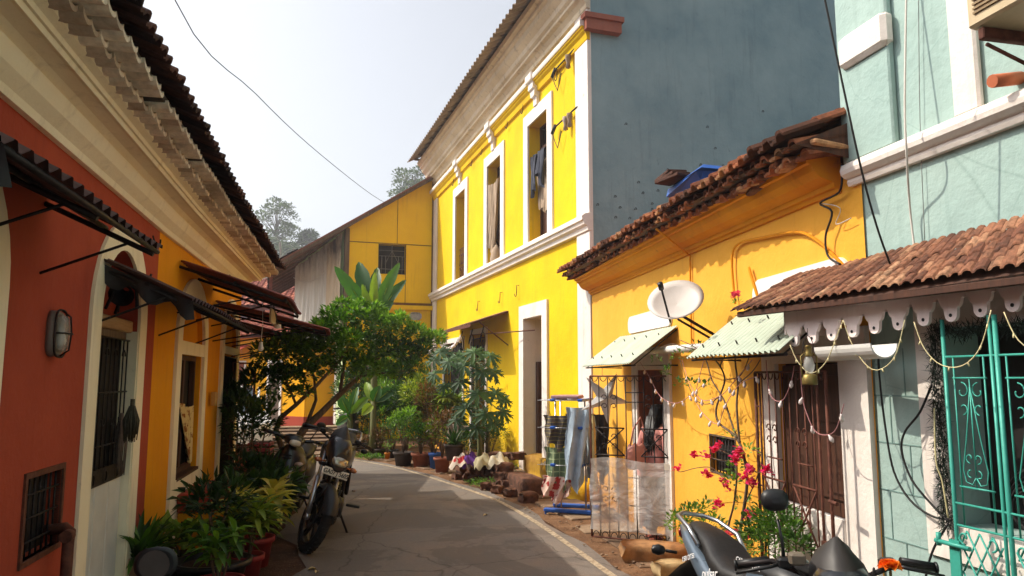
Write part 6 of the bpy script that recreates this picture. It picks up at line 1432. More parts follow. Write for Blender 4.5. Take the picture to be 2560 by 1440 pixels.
# ================================================================ drying rack with washing
rx_, ry_ = gnd(1425, 1283); rk = thing('drying_rack', 'tall drying rack with blue plastic feet and shelves beside the white corner pilaster', 'drying rack', (rx_+.02, ry_, 0), radians(-20))
q = MB()
for x in (-.17, .22): 
    for y in (-.12, .12): q.tube([(x, y, .05), (x, y, 1.42)], .011, 7)
for z in (.62, 1.08, 1.42):
    for y in (-.28, -.14, 0, .14, .28): q.tube([(-.36, y, z), (.36, y, z)], .004, 5)
q.build('frame', SILVER, rk)
q = MB()
for y in (-.2, .2): q = MB(); q.bbox(-.30, .32, y-.035, y+.035, .035, .085, .012); q.build('blue_foot', BLUEP, rk)
q = MB()
for z in (.62, 1.08, 1.42): q.bbox(-.19, -.13, -.3, .3, z-.015, z+.02, .008); q.bbox(.17, .23, -.3, .3, z-.015, z+.02, .008)
for x in (-.27, .27):
    for y in (-.2, .2): q.lathe([(0,-.015),(.022,-.015),(.022,.015),(0,.015)], 10, Matrix.Translation((x, y, .022)) @ Matrix.Rotation(pi/2, 4, 'X'))
q.build('blue_clips', BLUEP, rk)
def checks(name, c1, c2, sc=28, w_=.25, vert=True):
    m, nt, b = newmat(name, .9); tc = N(nt, 'ShaderNodeTexCoord').outputs['Object']; sx = N(nt, 'ShaderNodeSeparateXYZ'); nt.links.new(tc, sx.inputs[0]); cc = c1
    for i in ((0, 2) if vert else (2,)):
        f = N(nt, 'ShaderNodeMath', operation='MULTIPLY', i_1=sc); nt.links.new(sx.outputs[i], f.inputs[0]); g_ = N(nt, 'ShaderNodeMath', operation='FRACT'); nt.links.new(f.outputs[0], g_.inputs[0]); h_ = N(nt, 'ShaderNodeMath', operation='LESS_THAN', i_1=w_); nt.links.new(g_.outputs[0], h_.inputs[0]); cc = mixc(nt, h_.outputs[0], cc, c2)
    nt.links.new(cc, b.inputs['Base Color']); return m
def spots(name, c1, c2, sc=14):
    m, nt, b = newmat(name, .9); tc = N(nt, 'ShaderNodeTexCoord').outputs['Object']; nt.links.new(mixc(nt, ramp(nt, noise(nt, tc, sc, 2, .5), [(.54, BLK), (.58, WHT)]), c1, c2), b.inputs['Base Color']); return m
def washing(px, py, Y, w_, h_, mat, lab, cat='cloth', rz=-.15, amp=.045, waves=2.6, skew=0, name='hanging_cloth', ph=0):
    p = at(px, py, Y); c = cloth(-w_/2, w_/2, h_, 18, 14, amp, waves, skew, ph, .01); b0 = cloth(-w_/2, w_/2, h_*.8, 18, 12, amp, waves, skew*.7, ph+1, .01, y=.05); i0 = len(c.v); c.v += b0.v; c.f += [[i+i0 for i in f_] for f_ in b0.f]; c.t += b0.t; c.sm += b0.sm
    return solo(c, name, mat, lab, cat, p, rz)
Yr = ry_
washing(1393, 1038, Yr-.15, .36, .42, checks('grey_striped_cloth', srgb(104, 96, 88), srgb(178, 160, 96), 22, .14, False), 'grey shirt with yellow stripes hanging on the top left of the drying rack', 'shirt', name='hanging_shirt')
washing(1438, 1035, Yr-.02, .26, .50, GREYC, 'dark grey garment in the middle of the drying rack', 'garment', name='hanging_garment')
washing(1397, 1118, Yr-.17, .38, .52, checks('green_check_cloth', srgb(112, 132, 100), srgb(176, 190, 146), 13, .16), 'green and white checked towel on the middle shelf of the drying rack', 'towel', name='hanging_towel', waves=2)
washing(1398, 1190, Yr-.2, .44, .30, spots('red_floral_cloth', srgb(226, 196, 180), srgb(180, 60, 56)), 'cream cloth with red flowers hanging lowest on the drying rack', 'cloth', skew=-.06)
washing(1444, 1018, Yr-.32, .30, 1.02, simple('pale_blue_cloth', srgb(186, 206, 222), .9, 0, .25, 6, .3), 'long pale blue garment on the right of the drying rack', 'garment', name='hanging_garment', skew=-.06, waves=2)
washing(1475, 1040, Yr-.1, .14, .9, simple('light_blue_cloth', srgb(196, 210, 220), .9, 0, .25, 6, .3), 'second light blue garment tucked behind the iron gate', 'garment', name='hanging_garment')
washing(1500, 1035, Yr-.02, .22, .85, simple('charcoal_cloth', srgb(52, 48, 56), .9, 0, .3, 6, .3), 'charcoal garment hanging behind the iron gate', 'garment', name='hanging_garment')
washing(1478, 1035, Yr-.35, .05, 1.0, simple('yellow_edge_cloth', srgb(196, 176, 120), .9, 0, .25, 6, .3), 'narrow beige cloth hanging at the gate post', 'cloth', skew=.05, waves=1)
q = MB(); q.bbox(-.2, .16, -.18, .18, 0, .04, .01); q.jitter(.006); solo(q, 'folded_cloth', simple('dusty_pink_cloth', srgb(190,150,146), .9), 'folded dusty pink cloth on top of the drying rack', 'cloth', (rx_, ry_, 1.44), -.3)
# ================================================================ left side: awnings, lamp, mops, cage
DSH = simple('dark_rusted_sheet', srgb(92, 66, 60), .8, .1, .45, 4, .3); RSH = simple('red_brown_sheet', srgb(150, 84, 72), .75, .1, .3, 3, .2)
def left_awning(sa, sb, zw, yo, zo, lab, mat, rod=True, cloth_=False, slope=0.0):
    """sa nearer the camera"""
    o = FL.thing('sheet_awning', lab, 'awning'); q = MB(); corrug(q, (sb, .02, zw+slope), (sb, yo, zo+slope), (sa, .02, zw), (sa, yo, zo), max(4, int((sa-sb)/.11)), .016, .004, .5, 5, .008); q.build('sheet', mat, o)
    f = MB()
    for s_ in (sa-.05, (sa+sb)/2, sb+.05): f.tube([(s_, .0, zw-.05), (s_, yo-.03, zo-.04)], .016, 6); f.tube([(s_, .0, zo-.16), (s_, yo*.75, zo+.02)], .008, 5)
    for v in (.5, .96): f.tube([(sa, yo*v, zw+(zo-zw)*v-.03), (sb, yo*v, zw+(zo-zw)*v-.03+slope)], .014, 6)
    f.build('frame', IRON, o)
    if cloth_:
        q = MB(); rings = []
        for j in range(7): v = j/6; rings.append([(sa-.02-.30*v*.4*abs(sin(i*.5)), yo*(i/14), zw+(zo-zw)*i/14-.02-.10*v*(1+.4*sin(i*1.1))) for i in range(15)])
        q.loft(rings, closed=False, cap=False); q.build('torn_tarp', simple('black_tarp', srgb(44, 42, 44), .6, 0, .4, 8, .4), o)
    q = MB()
    for i in range(3): x = sa-.3-(sa-sb-.5)*i/2; q.tube([(x, yo*.4, zw+(zo-zw)*.4+.01), (x, yo*.4+.01, zw+(zo-zw)*.4+.05)], .008, 5)
    q.build('bolts', IRON, o); return o
left_awning(-2.0, -3.95, 2.66, .57, 2.40, 'dark rusty sheet awning nearest the camera on the terracotta wall', DSH, cloth_=True)
left_awning(-4.83, -8.1, 2.46, .57, 2.22, 'dark sagging awning over the terracotta house door', DSH, cloth_=True)
left_awning(-7.07, -9.0, 2.80, 1.02, 2.47, 'highest red brown awning on the amber house', RSH)
left_awning(-9.05, -10.7, 2.62, 1.35, 2.30, 'long red brown awning reaching furthest over the lane', RSH)
left_awning(-10.6, -12.0, 2.50, 1.28, 2.16, 'lowest red brown awning at the far corner of the amber house', RSH)
o = FL.thing('junction_board', 'cream electrical board hanging under the red brown awnings', 'electrical board', -8.35, .74, 2.30)
q = MB(); q.bbox(-.30, .30, 0, .025, 0, .16, .006); q.build('board', simple('cream_board', srgb(198, 180, 150), .6), o)
q = MB(); 
for x, z in ((-.22, .05), (-.22, .12), (-.12, .12)): q.lathe([(0,.012),(.014,.01),(.016,0)], 10, Matrix.Translation((x, .026, z)) @ Matrix.Rotation(-pi/2, 4, 'X'))
q.build('switches', BLACKP, o); q = MB(); q.lathe([(0,.05),(.035,.045),(.04,0),(0,-.005)], 12, Matrix.Translation((-.2,.05,-.03))); q.build('socket', WPLAS, o)
q = MB(); q.tube([(.2,.03,.2),(.1,.05,.1),(-.1,.05,.02),(-.25,.04,.0)], .006, 5); q.build('wire', CABLE, o)
p = at(652, 868, 8.1); o = thing('hanging_bulb', 'white bulb hanging on a long cord under the red brown awnings', 'bulb', p)
q = MB(); q.tube([(0,0,.05),(.01,0,.25),(.0,0,.50)], .004, 5); q.build('cord', CABW, o)
q = MB(); q.lathe([(0,.06),(.018,.055),(.02,.03),(.022,.02),(.03,-.01),(.028,-.03),(0,-.045)], 14); q.build('bulb', WPLAS, o)
# bulkhead lamp
o = FL.thing('wall_lamp', 'oval bulkhead wall lamp with wire guard on the terracotta wall', 'lamp', -4.12, 0, 1.94)
def oval(w_, h_, y, n=28): return [Vector((w_*abs(cos(2*pi*k/n))**.6*(1 if cos(2*pi*k/n) >= 0 else -1), y, h_*abs(sin(2*pi*k/n))**.6*(1 if sin(2*pi*k/n) >= 0 else -1))) for k in range(n)]
q = MB(); q.loft([oval(.085,.125,0), oval(.085,.125,.025), oval(.075,.115,.04), oval(.068,.106,.04)]); q.build('base', GREY, o)
q = MB(); q.loft([oval(.066,.104,.04), oval(.062,.10,.06), oval(.05,.085,.078), oval(.02,.04,.085)]); m_, nt, b = newmat('lamp_dome_glass', .12, 0, .6); b.inputs['Alpha'].default_value = .45; b.inputs['Base Color'].default_value = (.5,.46,.4,1); q.build('glass', m_, o)
q = MB(); q.lathe([(0,-.06),(.025,-.04),(.03,-.02),(.02,.02),(.018,.04),(0,.04)], 12, Matrix.Translation((0,.045,-.02))); q.build('bulb', WPLAS, o)
q = MB(); q.tube(oval(.088,.128,.045), .006, 5, closed=True); q.tube([(0,.045,.125),(0,.09,.09),(0,.098,0),(0,.09,-.09),(0,.045,-.125)], .005, 5)
for z in (.0,): q.tube([(-.085,.045,z),(-.06,.085,z),(0,.098,z),(.06,.085,z),(.085,.045,z)], .005, 5)
q.build('wire_guard', IRON, o)
# horseshoe hooks
for (px_, py_, lab) in ((38, 378, 'iron horseshoe hook under the cream cornice on the terracotta wall'), (388, 600, 'curved iron hook at the join of the terracotta and amber walls')):
    s_, z_ = FL.px(px_, py_, .03); q = MB(); q.tube([(.0+.045*cos(a), .03+.03*sin(a*.5), .045*sin(a)) for a in [pi*.9+pi*1.3*i/10 for i in range(11)]], .007, 6); q.tube([(.0,.0,-.08),(0,.03,-.045)], .008, 5); solo(q, 'iron_hook', IRON, lab, 'hook', FL.w(s_, 0, z_), FL.rz)
# old lamp/horn above the door
o = FL.thing('broken_lamp', 'black broken lamp and wires in the arch above the terracotta house door', 'lamp', -5.35, -.12, 2.28)
q = MB(); q.tube([(0,0,.1),(0,.12,.12),(-.05,.2,.05),(-.1,.2,-.08)], .014, 6); q.lathe([(.02,.06),(.03,.02),(.055,-.04),(.085,-.07)], 14, Matrix.Translation((.10,.16,.02)) @ Matrix.Rotation(-1.1, 4, 'Y')); q.build('shade', IRON, o)
q = MB(); q.tube([(.1,.05,-.1),(.16,.1,-.02),(.12,.1,.08),(.02,.08,.1),(-.08,.1,.02),(-.12,.05,-.12)], .012, 6); q.tube([(-.2,.05,-.1),(-.05,.1,.12),(.2,.06,.16)], .006, 5); q.build('wire', CABLE, o)
# mops
def mop(px_, py_, lab, mat, h=.36, w_=.055, off=.06):
    s_, z_ = FL.px(px_, py_, off); o = MB()
    for i in range(60):
        a = R.uniform(0, 2*pi); r = w_*sqrt(R.random()); o.tube([(r*.35*cos(a), r*.35*sin(a), 0), (r*cos(a)*1.1, r*sin(a)*1.1, -h*.4), (r*cos(a)*.9+R.uniform(-.01,.01), r*sin(a)*.9, -h*R.uniform(.75,1))], [.005,.006,.003], 4)
    o.tube([(0,0,.05),(0,0,-.04)], .016, 8); return solo(o, 'mop_head', mat, lab, 'mop', FL.w(s_, off, z_), FL.rz)
mop(303, 1050, 'greyish brown mop head hanging lower on the door grille', simple('mop_grey', srgb(122, 108, 96), .95, 0, .4, 30), .40, .045, -.03)
mop(331, 1015, 'dark greenish mop head hanging on the right side of the door frame', simple('mop_dark', srgb(84, 78, 62), .95, 0, .4, 30), .26, .05, .07)
q = MB(); q.bbox(-.06,.06,0,.05,-.08,.08,.006); s_, z_ = FL.px(545, 997, .1); solo(q, 'meter_box', simple('beige_box', srgb(200,160,90), .6), 'small beige meter box beside the amber iron gate door', 'box', FL.w(s_, .03, z_), FL.rz)
# iron trellis cage at the far corner
tq = thing('iron_trellis', 'dark iron trellis frame standing at the far corner of the amber house', 'trellis', (-4.32, 11.3, 0), 0)
q = MB()
for x in (0, .42): q.tube([(x, 0, 0), (x, 0, 1.92)], .018 if x else .014, 6)
for z in (.05, .7, 1.3, 1.65, 1.92): q.tube([(-.1, 0, z), (.42, 0, z)], .010, 5)
for x in (.1, .2, .3): q.tube([(x, 0, .05), (x, 0, 1.65)], .007, 5)
q.tube([(0,0,1.3),(.2,0,1.65),(.4,0,1.3)], .006, 5); q.tube([(0,0,1.65),(.2,0,1.3),(.4,0,1.65)], .006, 5); q.tube([(.42,0,1.92),(.42,-.9,1.92),(.42,-.9,0)], .010, 5); q.tube([(.42,0,1.3),(.42,-.9,1.3)], .007, 5)
q.build('bars', RUST, tq)
def crates(x, y, z, lab, w_=.42):
    o = thing('slatted_crate', lab, 'crate', (x, y, z), .1); q = MB()
    for k in range(4): q.bbox(-w_/2, w_/2, -.15, .15, .005+k*.085, .06+k*.085, .012)
    q.build('slats', simple('maroon_plastic', srgb(128, 44, 50), .55, 0, .25, 7, .1), o); q = MB(); q.bbox(-w_/2+.02, w_/2-.02, -.13, .13, .01, .33, .01); q.build('liner', SOIL, o); return o
g1 = gnd(690, 1232); crates(g1[0], g1[1]+.1, 0, 'maroon slatted planter crate behind the dark scooter')
g1 = gnd(640, 1210); crates(g1[0], g1[1]+.1, 0, 'maroon slatted planter crate by the iron trellis'); g1 = gnd(640, 1212); crates(g1[0]+.02, g1[1]+.1, .35, 'maroon slatted planter crate stacked on top by the iron trellis', .36)
q = MB(); q.bbox(-.3,.3,-.2,.2,0,.45,.02); q.bbox(-.33,.33,-.23,.23,.45,.53,.02); g1 = gnd(600, 1235); solo(q, 'masonry_step', plaster('terracotta_step', srgb(176, 100, 70), srgb(150, 84, 60), dirt=srgb(90,60,50)), 'terracotta topped masonry block at the amber gate door', 'step', (g1[0], g1[1]+.2, 0), FL.rz)
# ================================================================ big leafy tree leaning over the road
TY = 10.6
tb0 = at(722, 1190, TY); tb0.z = 0
tre = thing('leafy_tree', 'leafy tree with two slanting trunks leaning over the road behind the motorcycle', 'tree', tb0)
def T(px_, py_, Y=TY): return at(px_, py_, Y)-tb0
q = MB(); branchy(q, [Vector((0,0,0)), T(712,1160), T(735,1110), T(765,1066), T(800,1035), T(850,985,10.8), T(900,940,11), T(950,890,11.2), T(1010,860,11.3)], .075, .018, 8)
branchy(q, [T(715,1150), T(690,1075,10.4), T(700,1045,10.3), T(740,1012,10.2), T(790,965,10.3), T(850,900,10.4), T(880,850,10.5)], .045, .014, 7)
branchy(q, [T(765,1066), T(790,1000,10.7), T(785,940,10.8), T(760,890,10.9)], .03, .01, 6)
branchy(q, [T(850,985,10.8), T(860,910,10.9), T(850,850,10.9), T(880,800,11)], .03, .01, 6); branchy(q, [T(900,940,11), T(930,860,11), T(960,810,11.1)], .025, .008, 6); branchy(q, [T(900,940,11), T(980,930,10.8), T(1040,925,10.7)], .02, .007, 6)
branchy(q, [T(740,1012,10.2), T(720,960,10), T(690,910,9.9)], .02, .007, 6)
q.build('trunk', BARK, tre)
cr = MB(); LB = [(655,880,9.8,.13),(675,940,9.9,.1),(700,965,10,.1),(735,985,10.1,.08),(1095,845,11.2,.1),(860,765,11,.12),(1060,870,11,.14),(690,880,9.9,.20),(672,910,9.9,.12),(725,868,10.0,.22),(765,855,10.2,.22),(805,838,10.4,.24),(850,815,10.7,.24),(885,790,10.9,.2),(830,790,10.9,.16),(920,805,11.0,.24),(960,820,11,.24),(1000,830,11.1,.22),(1040,840,11.1,.2),(1075,850,11.2,.14),(745,905,10.1,.22),(790,890,10.3,.24),(835,875,10.5,.26),(880,860,10.6,.26),(925,870,10.8,.26),(970,880,10.9,.24),(1015,885,11,.2),(1050,890,11,.13),(870,915,10.6,.22),(915,925,10.7,.2),(960,930,10.7,.18),(1005,930,10.7,.16),(1035,920,10.7,.12),(735,950,10.1,.13),(770,935,10.3,.16),(760,980,10.2,.08),(810,920,10.4,.16),(700,940,10,.10),(940,775,11,.12),(900,765,11,.1),(1000,800,11,.12),(725,935,10,.12),(650,925,9.9,.06)]
for i, (a, b_, Y, r) in enumerate(LB): clump(cr, T(a, b_, Y), (r, r*1.5, r*.85), int(235*(r/.2)**1.6)+20, .095, .042, i*.7, .25, 2, .22, .18 if b_ < 850 else (-.12 if a < 800 else 0))  # leaf tint painted lighter in upper clumps, darker low left, as sunlight falls
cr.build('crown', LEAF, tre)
# ================================================================ banana plants
def banana(base, leaves, lab, stem_h, group=None, lw=.34, mat=None):
    o = thing('banana_plant', lab, 'banana plant', base, 0, group); q = MB(); q.tube([(0,0,0),(.02,0,stem_h*.5),(0,0,stem_h)], [.09,.075,.05], 10); q.build('stem', BARKG, o); q = MB()
    for (tip, w_, t) in leaves:
        tip = Vector(tip); b0 = Vector((0,0,stem_h-.05)); d = tip-b0; n = 14; side = d.cross(Vector((0,-1,.25))).normalized(); up = side.cross(d).normalized(); rows_ = []; L_ = d.length
        for i in range(n+1):
            v = i/n; k = sin(pi*min(1, max(0, (v-.12)/.88))**.8)**.6 if v > .12 else .05; c = b0+d*v+up*(.12*L_*sin(pi*v)*.6)+Vector((0,0,-.08*L_*v*v)); hw = w_/2*k*(1-.15*(i % 3 == 0)*R.random())
            rows_.append([c-side*hw+up*hw*.35, c-side*hw*.5+up*hw*.12, c, c+side*hw*.5+up*hw*.12, c+side*hw+up*hw*.35])
        q.loft(rows_, t=t, closed=False, cap=False)
        q.tube([b0, b0+d*.5+up*(.12*L_*.6)+Vector((0,0,-.02*L_)), b0+d*.9], [.022,.014,.005], 5, t=.95)
    q.build('leaves', mat or LEAFB, o); return o
by_ = 17.0; bb = at(930, 1090, by_); bb.z = 0; sh_ = at(930, 800, by_).z
def BT(px_, py_, dy=0): return at(px_, py_, by_+dy)-bb
banana(bb, [(BT(836,650,-.4), .32, .5), (BT(897,640,.3), .42, .12), (BT(944,655,.5), .32, .1), (BT(1000,642,-.2), .30, .55), (BT(938,668,-.5), .22, .95), (BT(1016,688,.3), .26, .2), (BT(985,745,-.3), .3, .15), (BT(870,760,.2), .3, .3), (BT(1000,790,.2), .3, .15), (BT(905,700,-.6), .2, .8)], 'tall banana plant with broad upright leaves before the boarded yellow gable', sh_)
b2 = Vector((*gnd(872, 1135), 0)); banana(b2, [(at(845,975,b2.y)-b2, .25, .45), (at(866,1035,b2.y-.2)-b2, .28, .35), (at(925,985,b2.y)-b2, .2, .7), (at(895,960,b2.y+.3)-b2, .2, .4), (at(840,1060,b2.y)-b2, .2,.5)], 'young banana plant with a large fresh leaf near the pale green wall', .9)
b3 = Vector((*gnd(930, 1145), 0)); banana(b3, [(at(905,1035,b3.y-.2)-b3, .22, 1.0), (at(950,960,b3.y)-b3, .26, .3), (at(990,965,b3.y+.2)-b3, .26, .2), (at(975,1000,b3.y+.3)-b3, .24, .15), (at(915,950,b3.y+.3)-b3, .2, .8)], 'banana plant with one bright yellow dying leaf', 1.2)
# papaya
pb = at(1196, 1185, 13.0); pb.z = .1; pa = thing('papaya_tree', 'papaya tree with deeply lobed leaves in front of the grille door', 'papaya tree', pb)
def PT(px_, py_, Y=13.0): return at(px_, py_, Y)-pb
q = MB(); branchy(q, [Vector((0,0,0)), PT(1200,1120), PT(1192,1000), PT(1190,900)], .05, .03, 8); q.build('trunk', BARKG, pa)
pl_ = MB(); pet = MB(); top_ = PT(1190, 905)
def palmate(mb, c, nrm, size, t):
    nrm = Vector(nrm).normalized(); u = nrm.orthogonal().normalized(); v = nrm.cross(u)
    rt = R.uniform(0, 6)
    for k in range(8):
        a = rt+2*pi*k/8.6; d = (u*cos(a)+v*sin(a)-nrm*.22).normalized(); L_ = size*(.75+.3*R.random())
        leaf(mb, c, d, L_, L_*.30, max(0, min(1, t+R.uniform(-.15,.2))), nrm, .22, .35, 4)
        for sg in (1, -1):
            for fr_k in (.45, .68): d2 = (d+(u*cos(a+sg*1.1)+v*sin(a+sg*1.1))*.9).normalized(); leaf(mb, c+d*L_*fr_k-nrm*.02, d2, L_*.42, L_*.13, max(0, min(1, t+R.uniform(-.15,.25))), nrm, .2, .3, 2)
for (a, b_, Y, s_) in ((1100,880,12.7,.24),(1140,890,12.6,.24),(1185,880,12.4,.24),(1225,890,12.8,.22),(1085,935,12.6,.2),(1120,905,12.3,.2),(1160,915,12.3,.24),(1205,930,12.3,.26),(1235,930,12.8,.22),(1150,955,12.5,.22),(1110,965,12.6,.18),(1195,985,12.2,.26),(1240,985,12.6,.24),(1165,1020,12.4,.24),(1215,1035,12.2,.26),(1255,1030,12.7,.22),(1140,1050,12.4,.2),(1190,1070,12.3,.22),(1240,1065,12.6,.2),(1262,1000,13,.2),(1085,900,12.9,.2)):
    c = PT(a, b_, Y); palmate(pl_, c, ((a-1190)/300, -.75, .75), s_*1.1, .35+R.uniform(-.2,.25)); t0 = top_ if b_ < 960 else PT(1192, 1000); pet.tube([t0, t0.lerp(c, .5)+Vector((0,0,.06)), c], .008, 5)
pl_.build('leaves', LEAFP, pa); pet.build('leaf_stalks', BARKG, pa)
# ================================================================ potted plants
def potted(x, y, lab, potm=CLAY, r=.15, h=.26, kind='bush', ph=.6, lm=None, rad=.25, n=260, L_=.09, w_=.04, z=0.0, cat='potted plant', name='potted_plant', square=False, tb=0.0, lean=(0, 0)):
    o = thing(name, lab, cat, (x, y, z), R.uniform(0, 6)); lm = lm or LEAF
    if potm is not None:
        q = MB(); pot(q, r, h); q.build('pot', potm, o); soil(o, r*.9, h*.86); z0 = h*.86
    else: z0 = 0
    f = MB(); s_ = MB()
    if kind == 'bush':
        for k in range(5):
            a = 2*pi*k/5; tip = Vector((rad*.6*cos(a)+lean[0], rad*.6*sin(a)+lean[1], z0+ph*R.uniform(.6, .95))); branchy(s_, [Vector((0,0,z0-.02)), Vector((tip.x*.3, tip.y*.3, z0+ph*.35)), tip], .012, .005, 5); clump(f, tip, (rad*.62, rad*.62, ph*.26), n//5, L_, w_, k, .3, 2, .25, tb)
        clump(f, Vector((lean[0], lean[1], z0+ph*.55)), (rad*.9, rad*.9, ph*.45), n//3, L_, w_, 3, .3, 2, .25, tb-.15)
    elif kind == 'strap':
        for k in range(3): c = Vector((R.uniform(-.05,.05), R.uniform(-.05,.05), z0)); rosette(f, c, n//3, L_, w_, .35, 1.35, .1+tb, .8+tb, .55, 4)
    elif kind == 'cane':
        for k in range(4):
            a = 2*pi*k/4+.4; tip = Vector((rad*.5*cos(a), rad*.5*sin(a), z0+ph*R.uniform(.55, .85))); branchy(s_, [Vector((tip.x*.2,tip.y*.2,z0-.02)), Vector((tip.x*.6, tip.y*.6, z0+ph*.4)), tip], .011, .006, 5)
            for m_ in range(3): rosette(f, tip-Vector((0,0,m_*ph*.13)), n//12, L_, w_, -.2, 1.2, .1+tb, .85+tb, .6, 4)
    if s_.v: s_.build('stem', BARK, o)
    f.build('foliage', lm, o); return o
def pg(px_, py_, z=0.0): return gnd(px_, py_, z)
def PP(px_, py_, lab, **k): x, y = pg(px_, py_, k.get('z', 0)); return potted(x, y, lab, **k)
# row along the right of the bend, from far to near
PP(905, 1142, 'low plant with small reddish leaves by the kerb slab at the bend', potm=CONCR, r=.14, h=.14, ph=.35, rad=.24, n=220, L_=.05, w_=.025, lm=LEAFR)
PP(950, 1146, 'small bush in a brown pot left of the little orange pot', potm=CLAYD, r=.11, h=.20, ph=.40, rad=.2, n=200, L_=.06, w_=.025, lm=LEAFR)
PP(968, 1151, 'tiny plant in a small bright orange pot', potm=simple('orange_pot', srgb(214,130,40), .5), r=.06, h=.16, ph=.18, rad=.08, n=50, L_=.06, w_=.02)
PP(984, 1148, 'dark glazed pot with bushy green foliage', potm=BLACKP, r=.10, h=.2, ph=.6, rad=.24, n=320, L_=.07, w_=.03)
PP(1008, 1165, 'bushy light green plant in a wide dark tub', potm=CLAYD, r=.19, h=.27, ph=.75, rad=.28, n=560, L_=.075, w_=.032, lm=LEAF, tb=.2)
PP(1052, 1168, 'fleshy plant in a reddish clay pot beside the dark tub', potm=CLAY, r=.18, h=.27, kind='bush', ph=.5, rad=.26, n=380, L_=.10, w_=.045)
PP(1080, 1165, 'thin plant in a small clay pot behind the blue bucket', potm=CLAY, r=.10, h=.2, ph=.5, rad=.18, n=160, L_=.08, w_=.03, lm=LEAFR)
PP(1088, 1172, 'leggy plant growing in a bright blue bucket', potm=BLUEP, r=.12, h=.30, kind='bush', ph=.6, rad=.2, n=170, L_=.09, w_=.035, lm=LEAFY)
x_, y_ = pg(1105, 1183); o = potted(x_, y_, 'bare twiggy croton with yellow and red leaves in a brown square pot', potm=CLAY, r=.145, h=.28, ph=.85, rad=.26, n=230, L_=.10, w_=.035, lm=LEAFR)
q = MB(); 
for k in range(14): c = Vector((R.uniform(-.12,.12), R.uniform(-.12,.12), .42+R.uniform(0,.22))); leaf(q, c, rdir(-.2, 1), .10, .045, R.random(), None, .2, .3, 2)
q.build('coloured_leaves', tinted('yellow_red_leaf', [(0, srgb(196, 60, 40)), (.4, srgb(224, 120, 30)), (1, srgb(236, 180, 40))], .5, 10, .1, 0, .3, .2), o)
PP(1135, 1150, 'spiky strap leaved plant in a black pot on the stones', potm=CLAYD, r=.16, h=.26, kind='strap', n=48, L_=.42, w_=.035, z=.35, lm=LEAFD)
# ground grown bushes behind the pots
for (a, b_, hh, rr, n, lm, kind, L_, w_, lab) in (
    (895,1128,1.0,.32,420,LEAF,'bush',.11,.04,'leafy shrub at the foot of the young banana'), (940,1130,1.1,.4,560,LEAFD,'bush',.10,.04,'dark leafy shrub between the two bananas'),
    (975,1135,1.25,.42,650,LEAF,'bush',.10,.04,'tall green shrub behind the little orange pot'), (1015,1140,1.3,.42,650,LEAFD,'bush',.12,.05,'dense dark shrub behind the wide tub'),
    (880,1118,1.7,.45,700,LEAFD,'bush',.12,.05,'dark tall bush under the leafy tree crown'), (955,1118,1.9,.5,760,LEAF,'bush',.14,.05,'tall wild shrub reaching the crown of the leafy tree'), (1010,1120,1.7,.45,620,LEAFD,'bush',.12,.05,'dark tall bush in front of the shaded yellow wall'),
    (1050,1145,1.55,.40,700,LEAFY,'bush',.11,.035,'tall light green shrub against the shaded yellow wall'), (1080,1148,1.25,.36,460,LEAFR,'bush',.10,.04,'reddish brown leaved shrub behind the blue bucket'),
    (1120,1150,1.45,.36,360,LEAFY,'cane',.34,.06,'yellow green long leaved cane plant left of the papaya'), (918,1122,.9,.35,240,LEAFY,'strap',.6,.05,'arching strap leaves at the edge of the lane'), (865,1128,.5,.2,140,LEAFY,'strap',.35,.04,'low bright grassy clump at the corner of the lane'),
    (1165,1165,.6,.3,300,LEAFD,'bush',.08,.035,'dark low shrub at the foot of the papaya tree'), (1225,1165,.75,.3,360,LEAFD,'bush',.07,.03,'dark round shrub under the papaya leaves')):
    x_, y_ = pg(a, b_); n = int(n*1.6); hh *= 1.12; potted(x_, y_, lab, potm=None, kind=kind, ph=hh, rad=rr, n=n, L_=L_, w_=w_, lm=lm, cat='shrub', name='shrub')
x_, y_ = pg(1262, 1180); potted(x_, y_-.2, 'patch of low weeds at the foot of the laterite steps', potm=None, ph=.12, rad=.25, n=200, L_=.05, w_=.02, lm=LEAF, cat='weeds', name='weeds')
x_, y_ = pg(1210, 1218); potted(x_, y_, 'low weeds growing along the foot of the stone heap', potm=None, ph=.10, rad=.25, n=260, L_=.045, w_=.018, lm=LEAF, cat='weeds', name='weeds')
x_, y_ = pg(925, 1150); potted(x_, y_, 'low green ground plants beside the kerb slab', potm=None, ph=.10, rad=.3, n=260, L_=.06, w_=.02, lm=LEAF, cat='weeds', name='weeds')
# left foreground pots
potted(-2.86, 5.9, 'long leaved green plant in a pale rimmed clay pot by the terracotta door', potm=simple('pale_clay', srgb(176, 146, 120), .85, 0, .3, 8), r=.17, h=.36, kind='strap', n=66, L_=.42, w_=.05, lm=LEAF, tb=-.1)
potted(-2.85, 6.6, 'broad leaved green plant at the foot of the amber wall', potm=CLAYD, r=.14, h=.2, ph=.2, rad=.26, n=60, L_=.17, w_=.11, lm=LEAF)
potted(-2.40, 6.15, 'tall thin stemmed shrub in a wide black basin', potm=BLACKP, r=.28, h=.26, ph=.62, rad=.24, n=210, L_=.12, w_=.045, lm=LEAFD, tb=-.05)
potted(-2.18, 5.72, 'small plant in a round red pot at the bottom of the picture', potm=REDP, r=.17, h=.22, kind='cane', ph=.45, rad=.2, n=90, L_=.2, w_=.05, lm=LEAF, lean=(0,0))
potted(-2.35, 7.0, 'croton with long yellow and green streaked leaves in front of the bench', potm=REDP, r=.16, h=.26, kind='cane', ph=.58, rad=.40, n=110, L_=.27, w_=.075, lm=LEAFV)
potted(-2.22, 6.4, 'light green cane plant with arching leaves beside the black basin', potm=REDP, r=.14, h=.24, kind='cane', ph=.5, rad=.26, n=120, L_=.27, w_=.055, lm=LEAFY, tb=-.1)
